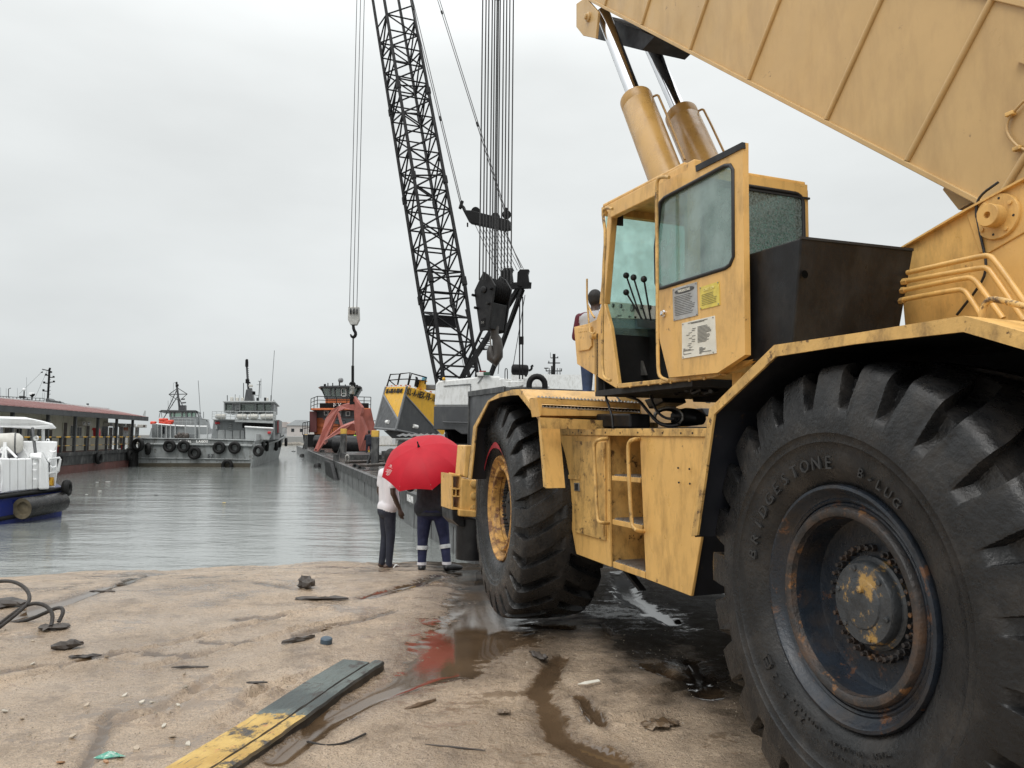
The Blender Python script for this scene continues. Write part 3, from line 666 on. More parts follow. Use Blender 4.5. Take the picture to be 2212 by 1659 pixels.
# four bent hydraulic pipes
for P_ in ([(480, 765), (1150, 612), (1215, 615), (1270, 670), (1560, 1080)], [(470, 838), (1130, 718), (1190, 722), (1240, 775), (1520, 1190)], [(455, 918), (1000, 806), (1060, 812), (1110, 865), (1330, 1170)], [(440, 1004), (925, 913), (985, 920), (1030, 975), (1150, 1170)]):
    MB().pipe([cv(zs(*p), .90) for p in P_], .0125, 10, 2).build('hydraulic_pipe', Y, crane, 60)
for p in ((480, 838), (460, 918), (450, 1010)):
    c0 = cv(zs(*p), .90); MB().tube(c0, c0 + CU * .03, .017, n=6).build('pipe_fitting', YD, crane)

M['hole'] = mat('hole_black', (.002, .002, .002), .9, var=.1, spec=.05)
# ---- black tank behind the cab
vt = .24
tA = cv(z6(1150, 1133), vt); tB = cv(z6(1080, 1592), vt); uA = toC(tA)[0]
tC_ = cv(z6(868, 1218), vt); tD = cv(z6(868, 1665), vt)
zA = (tA.z + tC_.z) / 2
tR = cu(z6(1686, 1192), uA); wdt = toC(tR)[1] - vt
uB = toC(tB)[0]; zB = tB.z - .10
fr = 1.0
mb = MB()
mb.hexa([C(uA, vt, tA.z), C(uA, vt + wdt, tR.z), C(fr, vt + wdt, tC_.z), C(fr, vt, tC_.z), C(uB, vt + .03, zB), C(uB, vt + wdt - .03, zB), C(fr, vt + wdt - .03, zB), C(fr, vt + .03, zB)])
tank = mb.build('black_tank', M['black'], crane, bevel=.008)
hc = cu(z6(1158, 1310), uA + .03); MB().lathe([(.019, -.013), (.001, -.0132)], hc, CU, 20, 'end').build('drain_hole', M['hole'], tank)  # flat black disc, the dark inside of the hole is only colour
plateu(MB(), [z6(1150, 1126), z6(1686, 1184), z6(1686, 1196), z6(1150, 1138)], uA - .004, .01).build('tank_lip', M['dark'], tank)

# ---- operator cab
vc0, vc1 = .25, 1.14
uc0 = toC(cv((1482, 500), vc0))[0]; uc1 = toC(cv(z6(215, 1000), vc0))[0]
zr0 = toC(cv((1482, 358), vc0))[2]; zr1 = toC(cv(z6(212, 988), vc0))[2]; zfl = 1.95
ub1 = uc1 + .12
cab = MB().prism([cv(p, vc0) for p in (z7(248, 375), z7(262, 375), z7(300, 520), z7(345, 850), z7(335, 880), z7(165, 775), z7(100, 735), z7(82, 515), z7(165, 495), z7(215, 470))], CW * .03).build('cab_body', Y, crane, bevel=.005, label='yellow side skin of the open operator cab')
def cpart(name, m, **k): return None
plate(MB(), [z6(228, 1005), z6(248, 1005), z7(262, 378), z7(232, 380)], vc0, .05).build('door_pillar', Y, cab, bevel=.006)
plate(MB(), [z6(210, 985), z6(640, 757), z6(640, 830), z6(470, 925), z6(240, 1038)], vc0 - .02, .05).build('roof_fascia', Y, cab, bevel=.006)
# roof slab
MB().hexa([C(uc1 + .02, vc0 - .01, zr1), C(uc0, vc0 - .01, zr0), C(uc0, vc1, zr0), C(uc1 + .02, vc1, zr1), C(uc1 + .02, vc0 - .01, zr1 + .025), C(uc0, vc0 - .01, zr0 + .025), C(uc0, vc1, zr0 + .025), C(uc1 + .02, vc1, zr1 + .025)]).build('cab_roof', Y, cab, bevel=.008)
# rear wall with window
zw0, zw1 = 2.30, toC(cu(z6(1100, 925), uc0))[2]; vw0, vw1 = vc0 + .10, toC(cu(z6(1150, 1050), uc0))[1]
mb = MB()
for (a, b_, lo, hi) in ((vc0, vw0, zfl, zr0), (vw1, vc1, zfl, zr0), (vw0, vw1, zfl, zw0), (vw0, vw1, zw1, zr0)):
    MB().box(C(uc0, (a + b_) / 2, (lo + hi) / 2), (.03, b_ - a, hi - lo), CA).build('rear_wall', Y, cab)
MB().box(C(uc0 - .02, (vc0 + vc1) / 2, zr0 - .09), (.012, vc1 - vc0 + .02, .012), CA).build('roof_seam', M['dark'], cab)
def rrect(v0, v1, z0, z1, r, fn, n=5):
    out = []
    for cx, cz, a0 in ((v1 - r, z1 - r, 0), (v0 + r, z1 - r, 90), (v0 + r, z0 + r, 180), (v1 - r, z0 + r, 270)):
        for i in range(n + 1):
            a = math.radians(a0 + 90 * i / n); out.append(fn(cx + r * math.cos(a), cz + r * math.sin(a)))
    return out
rw = rrect(vw0, vw1, zw0, zw1, .06, lambda v, z: C(uc0 - .018, v, z))
MB().pipe(rw + [rw[0], rw[1]], .013, 8).build('window_gasket', M['gasket'], cab, 60)
MB().prism(rw, CU * .006).build('rear_window', M['glass_wet'], cab)
# right wall, front frame and windscreen
MB().box(C((uc0 + uc1) / 2, vc1, 2.14), (uc1 - uc0 + .2, .03, .38), CA).build('right_wall', Y, cab); MB().box(C(uc0 + .04, vc1 + .002, 2.75), (.08, .03, .84), CA).build('right_pillar', Y, cab); MB().box(C(uc1 + .1, vc1 + .002, 2.75), (.06, .03, .84), CA).build('right_pillar', Y, cab)
MB().box(C((uc0 + uc1) / 2 + .05, vc1 - .005, 2.70), (uc1 - uc0, .006, .85), CA).build('right_window', M['glass_teal'], cab)
MB().box(C(ub1, (vc0 + vc1) / 2, 2.14), (.03, vc1 - vc0, .42), CA).build('front_dark_sheet', M['dark'], cab); MB().box(C(ub1 + .03, (vc0 + vc1) / 2, 2.14), (.02, vc1 - vc0, .42), CA).build('front_wall', Y, cab); MB().box(C((uc0 + uc1) / 2, vc1 - .03, 2.12), (uc1 - uc0 + .2, .02, .36), CA).build('right_dark_sheet', M['dark'], cab); MB().box(C(uc1 + .03, (vc0 + vc1) / 2, zr1 - .02), (.05, vc1 - vc0, .06), CA).build('front_header', Y, cab)  # both dark sheets are added to blacken the cab's inner faces
plate(MB(), [z7(250, 470), z7(640, 480), z7(660, 830), z7(345, 850)], vc0 + .42, .02).build('footwell_dark_sheet', M['dark'], cab)  # dark sheet added for the darkness below the console
MB().hexa([C(ub1 + .01, vc0 + .03, 2.28), C(ub1 + .01, vc1 - .02, 2.28), C(ub1 + .016, vc1 - .02, 2.28), C(ub1 + .016, vc0 + .03, 2.28), C(uc1 + .04, vc0 + .03, zr1 - .04), C(uc1 + .04, vc1 - .02, zr1 - .04), C(uc1 + .046, vc1 - .02, zr1 - .04), C(uc1 + .046, vc0 + .03, zr1 - .04)]).build('windscreen', M['glass_teal'], cab)
MB().box(C((uc0 + uc1) / 2 + .05, (vc0 + vc1) / 2, zfl - .03), (uc1 - uc0 + .2, vc1 - vc0, .04), CA).build('cab_floor', M['dark'], cab)
# lower sill with bolts, chamfered skirt behind the door
plate(MB(), [z7(335, 852), z7(930, 790), z7(950, 800), z7(905, 815), z7(345, 878)], vc0 - .03, .05).build('door_sill', YD, cab, bevel=.004)
plate(MB(), [z7(930, 785), z7(1100, 670), z7(1225, 655), z7(1090, 745), z7(960, 800)], vc0 + .02, .03).build('cab_skirt', Y, cab)
plate(MB(), [z7(1020, 790), z7(1075, 785), z7(1060, 880), z7(1020, 880)], vc0 + .1, .2).build('cab_mount', Y, cab)
for x in (420, 530, 600, 660, 770, 860):
    MB().lathe([(.010, 0), (.010, -.008), (.001, -.008)], cv(z7(x, 868 - (x - 420) * .108), vc0 - .03), CW, 6).build('sill_bolt', YD, cab)
for i in range(14):
    p = [cv(z7(380 + i * 40 + rnd.uniform(-15, 15), 880 + rnd.uniform(-8, 8)), vc0 + rnd.uniform(.05, .6)), cv(z7(420 + i * 36, 900 + rnd.uniform(-6, 22)), vc0 + rnd.uniform(.1, .6)), cv(z7(460 + i * 38, 885 + rnd.uniform(-8, 8)), vc0 + rnd.uniform(.1, .7))]
    MB().pipe(p, .012, 6, 2).build('under_cab_hose', M['gasket'], cab, 60)
# pocket plate and lamp bracket at the cab nose
plate(MB(), [z7(88, 520), z7(182, 512), z7(186, 628), z7(168, 650), z7(106, 660)], vc0 - .012, .012).build('nose_pocket', Y, cab, bevel=.004)
for i in range(5): MB().ball(cv(z7(112 + i * 11, 548 - i * 2), vc0 - .014), .004, 6, 4).build('nose_rivet', YD, cab)
MB().pipe([cv(p, vc0 - .05) for p in (z7(160, 230), z7(160, 340), z7(175, 545), z7(200, 555), z7(212, 545))], .007, 8).build('mirror_rod', YD, cab, 60)
MB().pipe([cv(p, vc0 - .05) for p in (z7(165, 385), z7(190, 440), z7(205, 460))], .007, 8).build('mirror_brace', YD, cab, 60)
MB().lathe([(.022, 0), (.022, -.03), (.012, -.034), (.001, -.034)], cv(z7(205, 570), vc0), CW, 14).build('mirror_clamp', YD, cab, 40)
# console, gauges, levers seen through the door opening
kc = vc0 + .30
plate(MB(), [z7(272, 362), z7(560, 390), z7(562, 470), z7(300, 462)], kc, .03).build('instrument_panel', M['panel_grey'] if 'panel_grey' in M else mat('instrument_panel_grey', (.46, .45, .40), .5, var=.1, scale=12), cab, bevel=.003)
plate(MB(), [z7(285, 462), z7(565, 470), z7(570, 530), z7(300, 520)], kc + .01, .03).build('console_lower', mat('teal_console_paint', (.05, .085, .10), .5), cab)
for (x, y, r) in ((318, 388, .016), (364, 392, .017), (432, 404, .026), (487, 396, .017), (535, 400, .017), (378, 415, .006), (415, 455, .008), (450, 458, .007), (350, 448, .006)):
    c0 = cv(z7(x, y), kc); MB().lathe([(r, 0), (r, -.010), (r * .8, -.012), (.001, -.010)], c0, CW, 18).build('gauge', M['dark'], cab, 30)
    if r > .01: MB().lathe([(r * .75, -.0125), (.001, -.0125)], c0, CW, 18).build('gauge_face', mat('gauge_face', (.3, .3, .28), .3), cab)
letters('caution_print', 'CAUTION', cv(z7(347, 452), kc - .001), -CU, CZ, .017, M['dark'], cab, .001, 1.0, 0, .75)
for (x0, y0, x1, y1) in ((392, 210, 480, 465), (436, 222, 513, 480), (497, 232, 540, 485), (392, 310, 487, 470)):
    lv = MB().pipe([cv(z7(x0, y0), kc - .10), cv(z7(x1, y1), kc - .03), cv(z7(x1 - 12, y1 + 30), kc)], .0065, 8).build('control_lever', M['dark'], cab, 60)
    MB().ball(cv(z7(x0, y0), kc - .10), .023, 16, 10).build('lever_knob', M['gasket'], lv, 60)
plate(MB(), [z7(415, 708), z7(478, 712), z7(505, 800), z7(440, 805)], kc + .05, .02).build('foot_pedal', M['steel'], cab)
plate(MB(), [z7(455, 465), z7(560, 480), z7(575, 525), z7(460, 515)], kc - .04, .04).build('lever_boot', M['gasket'], cab)
MB().box(C(uc0 + .3, .75, 2.15), (.45, .5, .12), CA).build('seat_cushion', M['gasket'], cab, bevel=.03); MB().box(C(uc0 + .10, .75, 2.45), (.1, .48, .5), CA).build('seat_back', M['gasket'], cab, bevel=.03)
plate(MB(), [z6(268, 1022), z6(284, 1022), z6(284, 1075), z6(268, 1075)], vc0 + .06, .03).build('window_catch', M['dark'], cab)
# sliding door pushed back
vd = .18
dq = lambda p: cv(p, vd)
dpoly = [z6(452, 888), z6(872, 678), z7(1092, 0), z7(1097, 680), z7(935, 786), z7(645, 815), z7(592, 600), z7(570, 300)]
win = [z6(478, 965), z6(500, 942), z6(785, 790), z6(812, 788), z6(826, 810), z6(828, 1225), z6(812, 1262), z6(790, 1278), z6(490, 1372), z6(470, 1375), z6(458, 1350), z6(455, 1180)]
# frame as strips round the window
mb = MB()
wq = [dq(p) for p in win]
def strip(pts): mb.prism([dq(p) for p in pts], CW * .035)
strip([z6(452, 888), z6(872, 678), z6(872, 790), z6(812, 788), z6(785, 790), z6(500, 942), z6(478, 965), z6(455, 1000)])
strip([z6(872, 790), z6(877, 1265), z6(812, 1262), z6(828, 1225), z6(826, 810), z6(812, 788)])
strip([z6(877, 1265), z7(1097, 680), z7(935, 786), z7(645, 815), z7(592, 600), z7(570, 300), z6(458, 1350), z6(470, 1375), z6(490, 1372), z6(790, 1278), z6(812, 1262)])
door = mb.build('cab_door', Y, crane, label='yellow sliding cab door pushed back, with placards')
plate(MB(), [z6(645, 790), z6(868, 677), z6(870, 706), z6(648, 818)], vd - .008, .02).build('door_top_trim', M['black'], door)
MB().pipe(wq + [wq[0], wq[1]], .011, 8).build('window_gasket', M['gasket'], door, 60)
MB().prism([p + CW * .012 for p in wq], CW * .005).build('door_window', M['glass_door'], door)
PL = {}
def placard(name, pts, m, lines, hd=None, hdcol=None):
    P_ = [cv(p, vd - .004) for p in pts]
    o = MB().prism(P_, CW * .004).build(name, m, door)
    X = (P_[1] - P_[0]); Yv = (P_[0] - P_[3]); Wd, H = X.length, Yv.length; Xn, Yn = X / Wd, Yv / H; O_ = P_[3] - CW * .0015
    mb = MB()
    for (fx, fy, fw) in lines:
        mb.box(O_ + Xn * (fx + fw / 2) * Wd + Yn * fy * H, (fw * Wd, H * .012, .001), (Xn, Yn, Xn.cross(Yn)))
    tag(mb.build('small_print', M['ink'], o), kind='stuff')
    if hd:
        tx, fx, fy, sz, mm, back = hd
        if back:
            c0 = O_ + Xn * fx * Wd + Yn * fy * H
            MB().prism([c0 + Xn * .40 * Wd * math.cos(2 * math.pi * i / 20) * (1 if True else 1) + Yn * .085 * H * math.sin(2 * math.pi * i / 20) for i in range(20)], -CW * .001).build('heading_plate', M['ink'], o)
        letters('heading_letter', tx, O_ + Xn * fx * Wd + Yn * fy * H - CW * .0015, Xn, Yn, sz * H, mm, o, .0006, 1.0, .0005, .74)
    for cx, cy in ((.04, .04), (.96, .04), (.04, .96), (.96, .96)):
        MB().lathe([(.004, 0), (.004, -.002), (.001, -.003)], O_ + Xn * cx * Wd + Yn * cy * H, CW, 8).build('screw', M['steel'], o)
    return o
M['ink'] = mat('printing_ink', (.05, .05, .05), .5, var=.1)
M['alu'] = mat('aluminium_placard', (.42, .42, .41), .38, metal=.4, var=.15, scale=14, dirt=(.2, .18, .14), damt=.4, dscale=12)
M['plac_y'] = mat('yellow_placard', (.62, .50, .09), .45, var=.1, scale=12, dirt=(.3, .22, .05), damt=.4, dscale=14)
M['paper'] = mat('weathered_paper', (.66, .64, .56), .6, var=.08, scale=10, dirt=(.4, .35, .25), damt=.3, dscale=9)
M['ink_y'] = mat('faded_yellow_print', (.75, .66, .25), .5, var=.1)
R2 = random.Random(4)
placard('warning_placard', [z7(666, 290), z7(810, 248), z7(816, 445), z7(672, 480)], M['alu'], [(.08, .72 - i * .052, .84 * R2.uniform(.75, 1)) for i in range(12)], ('WARNING', .5, .86, .12, M['paper'], True))
placard('caution_placard', [z7(828, 281), z7(941, 245), z7(946, 385), z7(831, 413)], M['plac_y'], [(.1, .62 - i * .075, .8 * R2.uniform(.7, 1)) for i in range(7)], ('CAUTION', .5, .82, .15, M['ink_y'], False))
placard('load_chart_sheet', [z7(722, 493), z7(916, 448), z7(926, 670), z7(723, 703)], M['paper'], [(.5, .80 - i * .035, .42 * R2.uniform(.6, 1)) for i in range(13)] + [(.2, .955, .6), (.3, .93, .4)] + [(.06 + R2.random() * .3, .78 - i * .05, .1) for i in range(12)] + [(.05, .26 - i * .03, .4 * R2.random()) for i in range(6)] + [(.55, .22 - i * .03, .35 * R2.random()) for i in range(6)])
lk = cv(z7(619, 436), vd); MB().lathe([(.021, 0), (.021, -.008), (.014, -.012), (.014, -.022), (.006, -.024), (.001, -.020)], lk, CW, 20).build('door_lock', M['chrome'], door, 40)
# hand rails
for P_, nm in (([z6(250, 996), z6(225, 990), z6(206, 1000), z6(205, 1030), z6(218, 1120), z6(206, 1300), z7(250, 600), z7(252, 790), z7(270, 825), z7(300, 832)], 'hand_rail'), ([z6(520, 846), z6(490, 842), z6(465, 852), z6(460, 900), z6(463, 1250), z6(466, 1653), z7(582, 780), z7(595, 815), z7(645, 835)], 'hand_rail')):
    MB().pipe([cv(p, vc0 - .13) for p in P_], .0105, 10, 1).build(nm, YD, cab, 60)
MB().tube(C(uc0 + .25, 1.0, zr0 + .02), C(uc0 + .25, 1.0, zr0 + .09), .045, n=18).build('beacon', mat('orange_beacon', (.75, .16, .02), .3, var=.05), cab, 40)

# ---- deck clutter under the cab
plate(MB(), [z8(876, 320), z8(1078, 318), z8(1080, 402), z8(878, 400)], vp + .05, .16).build('wood_block', M['black'], crane, bevel=.012)
MB().pipe([cv(z8(*p), vp + .02) for p in ((925, 105), (930, 200), (955, 280), (972, 330), (978, 402))], .009, 8, 2).build('hose', M['gasket'], crane, 60)
R3 = random.Random(9)
for k in range(3):
    c0 = cv(z8(1310, 345), vp + .3); rr_ = .085 - k * .008
    MB().pipe([c0 + V((rr_ * math.cos(a * .4) * 1.15, .04 * k + .01 * math.sin(a), rr_ * .75 * math.sin(a * .4) + .01)) for a in range(17)], .010, 8).build('hose_coil', M['gasket'] if k else M['steel'], crane, 60)
MB().pipe([cv(z8(*p), vp + .18) for p in ((1060, 215), (1130, 235), (1180, 300), (1240, 370), (1310, 395), (1370, 385))], .011, 8, 2).build('hose', M['gasket'], crane, 60)
MB().pipe([cv(z8(*p), vp + .18) for p in ((1200, 210), (1225, 290), (1280, 345), (1345, 350))], .009, 8, 2).build('hose', M['gasket'], crane, 60)
plate(MB(), [z8(1160, 235), z8(1265, 210), z8(1280, 250), z8(1190, 290)], vp + .5, .2).build('control_box', M['black'], crane, bevel=.01)
MB().pipe([cv(z8(1360, 345), vp + .45), cv(z8(1440, 335), vp + .45), cv(z8(1500, 350), vp + .45)], [.06, .065, .04], 14, 1).build('hydraulic_motor', M['black'], crane, 50)
plate(MB(), [z8(1230, 300), z8(1420, 248), z8(1530, 245), z8(1530, 262), z8(1400, 275), z8(1240, 315)], vp + 1.2, .04).build('deck_plate', M['steel'], crane)
plate(MB(), [z8(1340, 295), z8(1500, 285), z8(1530, 330), z8(1400, 340)], vp + .9, .1).build('winch_cover', M['black'], crane, bevel=.01)
plate(MB(), [z8(1035, 1248), z8(1055, 1252), z8(1140, 1365), z8(1128, 1370)], vp + .3, .05).build('hanging_strap', M['gasket'], crane)

# ---- boom
B1, B2 = cv(z6(1655, 785), VB), cv(z6(390, 128), VB)
bd = (B2 - B1).normalized(); bn_ = CW.cross(bd).normalized()
if bn_.z < 0: bn_ = -bn_
Ht = abs((cv((2195, 2), VB) - B1).dot(bn_)); BW = .80
def BP(t, h, v=0): return B1 + bd * t + bn_ * h + CW * v
# head position: where the hook ropes hang
def xat(t):
    p = BP(t, .15, BW / 2) - CAM; return CX + F * p.dot(_r) / p.dot(_f)
tH = 0
while xat(tH) > 1071 and tH < 20: tH += .02
print('BOOM elev', math.degrees(math.asin(bd.z)), 'Ht', Ht, 'tH', tH, 'head', BP(tH, .15, BW / 2), 'B1', toC(B1), 'B2', toC(B2))
TE = tH - .25
mb = MB(); mb.hexa([BP(-1.9, 0), BP(TE - .6, 0), BP(TE - .6, 0, BW), BP(-1.9, 0, BW), BP(-1.9, Ht), BP(TE - .6, Ht), BP(TE - .6, Ht, BW), BP(-1.9, Ht, BW)])
boom = mb.build('boom', YB, crane, bevel=.015, label='long tan boom of riveted plate with welded cross ribs')
MB().hexa([BP(TE - .62, .07, .07), BP(TE + .1, .07, .07), BP(TE + .1, .07, BW - .07), BP(TE - .62, .07, BW - .07), BP(TE - .62, Ht - .07, .07), BP(TE + .1, Ht - .07, .07), BP(TE + .1, Ht - .07, BW - .07), BP(TE - .62, Ht - .07, BW - .07)]).build('inner_boom', YB, boom, bevel=.01)
# bottom and top flange lips
MB().hexa([BP(-.9, -.012, -.02), BP(TE - .6, -.012, -.02), BP(TE - .6, -.012, .03), BP(-.9, -.012, .03), BP(-.9, .016, -.02), BP(TE - .6, .016, -.02), BP(TE - .6, .016, .03), BP(-.9, .016, .03)]).build('boom_lip', YB, boom, bevel=.004)
MB().hexa([BP(-1.9, Ht - .02, -.02), BP(TE - .6, Ht - .02, -.02), BP(TE - .6, Ht - .02, .03), BP(-1.9, Ht - .02, .03), BP(-1.9, Ht + .012, -.02), BP(TE - .6, Ht + .012, -.02), BP(TE - .6, Ht + .012, .03), BP(-1.9, Ht + .012, .03)]).build('boom_lip', YB, boom, bevel=.004)
for (x, y) in ((1655, 770), (1272, 572), (900, 382), (622, 240), (392, 122), (215, 30), (60, -50)):
    tt = (cv(z6(x, y), VB) - B1).dot(bd)
    MB().tube(BP(tt, .02, -.004), BP(tt, Ht - .02, -.004), .018, n=10).build('boom_rib', YB, boom, 60)
for tt in (-.62,): MB().tube(BP(tt, .1, -.004), BP(tt, Ht - .02, -.004), .018, n=10).build('boom_rib', YB, boom, 60)
# boom heel
MB().prism([cv(p, VB + .1) for p in (z6(1842, 866), z6(1825, 905), z6(1900, 1000), z6(2212, 830), z6(2500, 600))], CW * .6).build('boom_heel', YB, boom)
# cable clipped to the boom side
MB().pipe([cv(p, VB - .02) for p in (z6(2212, 480), z6(2150, 545), z6(2128, 590), z6(2130, 640), z6(2180, 700), z6(2230, 720))], .007, 8, 2).build('boom_cable', YB, boom, 60)
for p in (z6(2148, 543), z6(2183, 708)): MB().box(cv(p, VB - .02), (.04, .03, .02), CA).build('cable_clip', YD, boom, bevel=.004)
plate(MB(), [z6(2168, 288), z6(2212, 220), z6(2212, 305)], VB - .03, .03).build('boom_lug', YB, boom)
# head sheaves
for k in range(4): MB().lathe([(.22, -.03), (.22, -.02), (.18, 0), (.22, .02), (.22, .03), (.05, .03)], BP(TE, .15, .16 + k * .16), CW, 28).build('head_sheave', M['black'], boom, 40)
for v in (.04, BW - .06): MB().prism([BP(TE - .3, -.1, v), BP(TE + .2, -.1, v), BP(TE + .3, .2, v), BP(TE + .15, Ht * .7, v), BP(TE - .3, Ht * .7, v)], CW * .03).build('head_plate', YB, boom)
# lift-cylinder bracket under the boom
for v in (-.02, BW + .0):
    br = MB().prism([cv(p, VB) + CW * v for p in (z6(85, 20), z6(128, -10), z6(190, 60), z6(178, 185), z6(118, 172), z6(85, 130))], CW * .03).build('cylinder_bracket', YB, boom, bevel=.005)
bp = cv(z6(138, 82), VB - .02); MB().lathe([(.05, .02), (.05, -.02), (.03, -.03), (.03, -.05), (.015, -.055), (.001, -.055)], bp, CW, 20).build('bracket_pin', YB, boom, 40)
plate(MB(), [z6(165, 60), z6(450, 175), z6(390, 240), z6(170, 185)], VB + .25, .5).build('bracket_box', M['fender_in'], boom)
# lift cylinders
for (r0, r1, g0_, g1, v, lb) in ((z6(215, 90), z6(340, 500), z6(362, 478), z6(560, 990), VB + .12, 'near'), (z6(415, 180), z6(560, 545), z6(590, 530), z6(760, 960), VB + .62, 'far')):
    A, B_ = cv(r0, v), cv(g1, v); ax = (B_ - A).normalized()
    g_ = A + ax * (cv(g0_, v) - A).dot(ax); Lc = (B_ - A).length
    dpx = (g_ - CAM).length; rb_ = 65 / F * dpx * .5; rr_ = 30 / F * dpx * .5
    cy = MB().lathe([(rb_ * .55, -.02), (rb_ * .8, -.018), (rb_, 0), (rb_, .10), (rb_ * .985, .104), (rb_ * .985, .112), (rb_, .116), (rb_, (B_ - g_).length)], g_, ax, 40).build('lift_cylinder', M['cyl'], crane, 40)
    MB().tube(A - ax * .1, g_ + ax * .05, rr_, n=28).build('piston_rod', M['chrome'], cy, 40)
    s_ = (CAM - g_).cross(ax).normalized(); s_ = -s_ if s_.dot(_r) < 0 else s_
    q0 = g_ + s_ * rb_ + ax * .06
    MB().pipe([q0, q0 + s_ * .035, q0 + s_ * .05 + ax * .03, q0 + s_ * .05 + ax * .9], .011, 8, 1).build('cylinder_pipe', M['cyl'], cy, 60)

# ---- hook block on its ropes
hd = BP(TE, .15, BW / 2); DH = hd.y
hz = lambda x, y, dd=0: at(*z4(x, y), DH + dd)
hb = thing('hook_block', hz(525, 1590), 'big black hook block hanging on a dozen ropes from the yellow boom', 'hook block')
HX = V((.93, .36, 0)).normalized(); HY = V((-.36, .93, 0)).normalized()
HO = hz(440, 1000)
def hbk(x, y, off): # point on the front cheek plane plus offset along HY
    return onplane(*z4(x, y), HO, V((math.sin(math.radians(-52)), -math.cos(math.radians(-52)), 0))) + HBN * off
HBN = V((.80, .60, 0))
cheek = [(440, 762), (487, 795), (530, 870), (478, 1215), (412, 1228), (372, 940), (370, 910)]
fN = V((-.62, -.785, 0))    # cheek plate faces left towards the camera
HBN = -fN
def chk(x, y, off=0): return onplane(*z4(x, y), HO, fN) + HBN * off
MB().prism([chk(*p) for p in cheek], HBN * .035).build('cheek_plate', M['black'], hb, bevel=.006)
WB = .40
MB().prism([chk(*p) + HBN * WB for p in cheek], HBN * .035).build('cheek_plate', M['black'], hb, bevel=.006)
MB().prism([chk(*p) + HBN * .04 for p in ((430, 1000), (505, 1000), (478, 1205), (415, 1215))], HBN * (WB - .05)).build('block_body', M['black'], hb, bevel=.01)
sc_ = chk(445, 905); srr = (chk(445, 775) - sc_).length * .78
for k in range(6):
    MB().lathe([(srr, -.022), (srr, -.016), (srr * .88, -.006), (srr * .88, .006), (srr, .016), (srr, .022), (.03, .022)], sc_ + HBN * (.075 + k * .056), HBN, 36).build('sheave', M['lattice'], hb, 40)
MB().lathe([(.055, 0), (.055, -.02), (.04, -.03), (.001, -.03)], sc_ + V((0, 0, .0)), HBN, 24).build('sheave_pin', M['black'], hb, 40)
for (x, y) in ((375, 950), (393, 1048), (505, 897), (485, 1013)):
    MB().tube(chk(x, y) - HBN * .06, chk(x, y) + HBN * (WB + .06), .022, n=12).build('tie_bolt', M['black'], hb, 40)
MB().prism([chk(x, y) - HBN * .006 for (x, y) in ((425, 1135), (458, 1122), (455, 1190), (420, 1197))], HBN * .006).build('rating_plate', M['lattice'], hb)
letters('rating_number', '50', chk(437, 1160) - HBN * .008, V((fN.y * -1, fN.x, 0)), CZ, .05, M['steel'], hb, .002)
hc = [hz(x, y, .15) for (x, y) in ((528, 1190), (528, 1255), (545, 1290), (552, 1345), (548, 1420), (527, 1462), (505, 1435), (497, 1385), (497, 1340))]
hr = [.075, .065, .075, .085, .095, .10, .08, .065, .03]
MB().pipe(hc, hr, 14, 0).build('hook', mat('forged_hook_steel', (.035, .03, .026), .4, var=.3, scale=8), hb, 60)
MB().pipe([hz(*p, .15) for p in ((500, 1345), (492, 1280), (520, 1245))], .012, 8, 1).build('safety_latch', M['steel'], hb, 60)
xs_ = (410, 437, 460, 487, 507, 525, 536, 550, 578, 602, 627, 655)
for i, x in enumerate(xs_):
    k = i % 6; a = sc_ + HBN * (.075 + k * .056) + (V((fN.y, -fN.x, 0)) * (srr * .93)) * (1 if i < 6 else -1)
    b_ = hz(x, 700); dd = DH + (-.18 + .07 * i) * .6
    lo = at(*z4(x, 830 + (30 if i > 2 else 0)), dd); hi_ = V((lo.x, lo.y, hd.z - .05))
    rod('hoist_rope', M['rope'], hb, lo, hi_, .0105)
tb_ = at(1075, -2, DH); MB().box(tb_ + V((0, 0, .05)), (.10, .10, .10)).build('anti_block_weight', M['black'], hb, bevel=.02)
# ------------------------------------------------------------------ materials for the waterfront
M['barge'] = mat('black_barge_steel', (.030, .031, .032), .42, var=.3, scale=1.2, dirt=(.20, .20, .19), damt=.6, dscale=1.4, dstretch=2.6, rust=(.07, .035, .02), ramt=.1, rscale=3)
M['barge_side'] = mat('weathered_hull_side', (.105, .11, .11), .5, var=.2, scale=1.0, dirt=(.30, .30, .29), damt=.55, dscale=1.2, dstretch=3.2, rust=(.035, .03, .028), ramt=.25, rscale=1.6)
M['deck'] = mat('wet_deck_steel', (.055, .050, .047), .20, var=.4, scale=.9, dirt=(.10, .065, .05), damt=.6, dscale=2.0, rvar=.16, bump=.1, bscale=8)
M['ygloss'] = mat('bright_yellow_paint', (.72, .40, .025), .4, var=.06, scale=2, dirt=(.35, .2, .05), damt=.3, dscale=3, dstretch=2)
M['post_y'] = mat('faded_yellow_paint', (.62, .38, .06), .5, var=.15, scale=4, dirt=(.2, .13, .04), damt=.5, dscale=5)
M['dgrey'] = mat('dark_grey_paint', (.055, .058, .062), .42, var=.12, scale=1.5, dirt=(.12, .12, .115), damt=.4, dscale=2, dstretch=2.5)
M['mgrey'] = mat('mid_grey_paint', (.16, .165, .17), .45, var=.1, scale=1.5)
M['anchor'] = mat('red_oxide_primer', (.36, .115, .092), .5, var=.12, scale=1.2, dirt=(.16, .055, .045), damt=.5, dscale=1.6)
M['orange'] = mat('tug_orange_paint', (.62, .16, .05), .5, var=.15, scale=.8, dirt=(.25, .08, .04), damt=.5, dscale=1.2, dstretch=2)
M['tuggrey'] = mat('tug_grey_paint', (.13, .145, .155), .5, var=.12, scale=.8, dirt=(.07, .06, .055), damt=.5, dscale=1.4, dstretch=2.5)
M['whitepaint'] = mat('white_letter_paint', (.78, .78, .76), .5, var=.03)
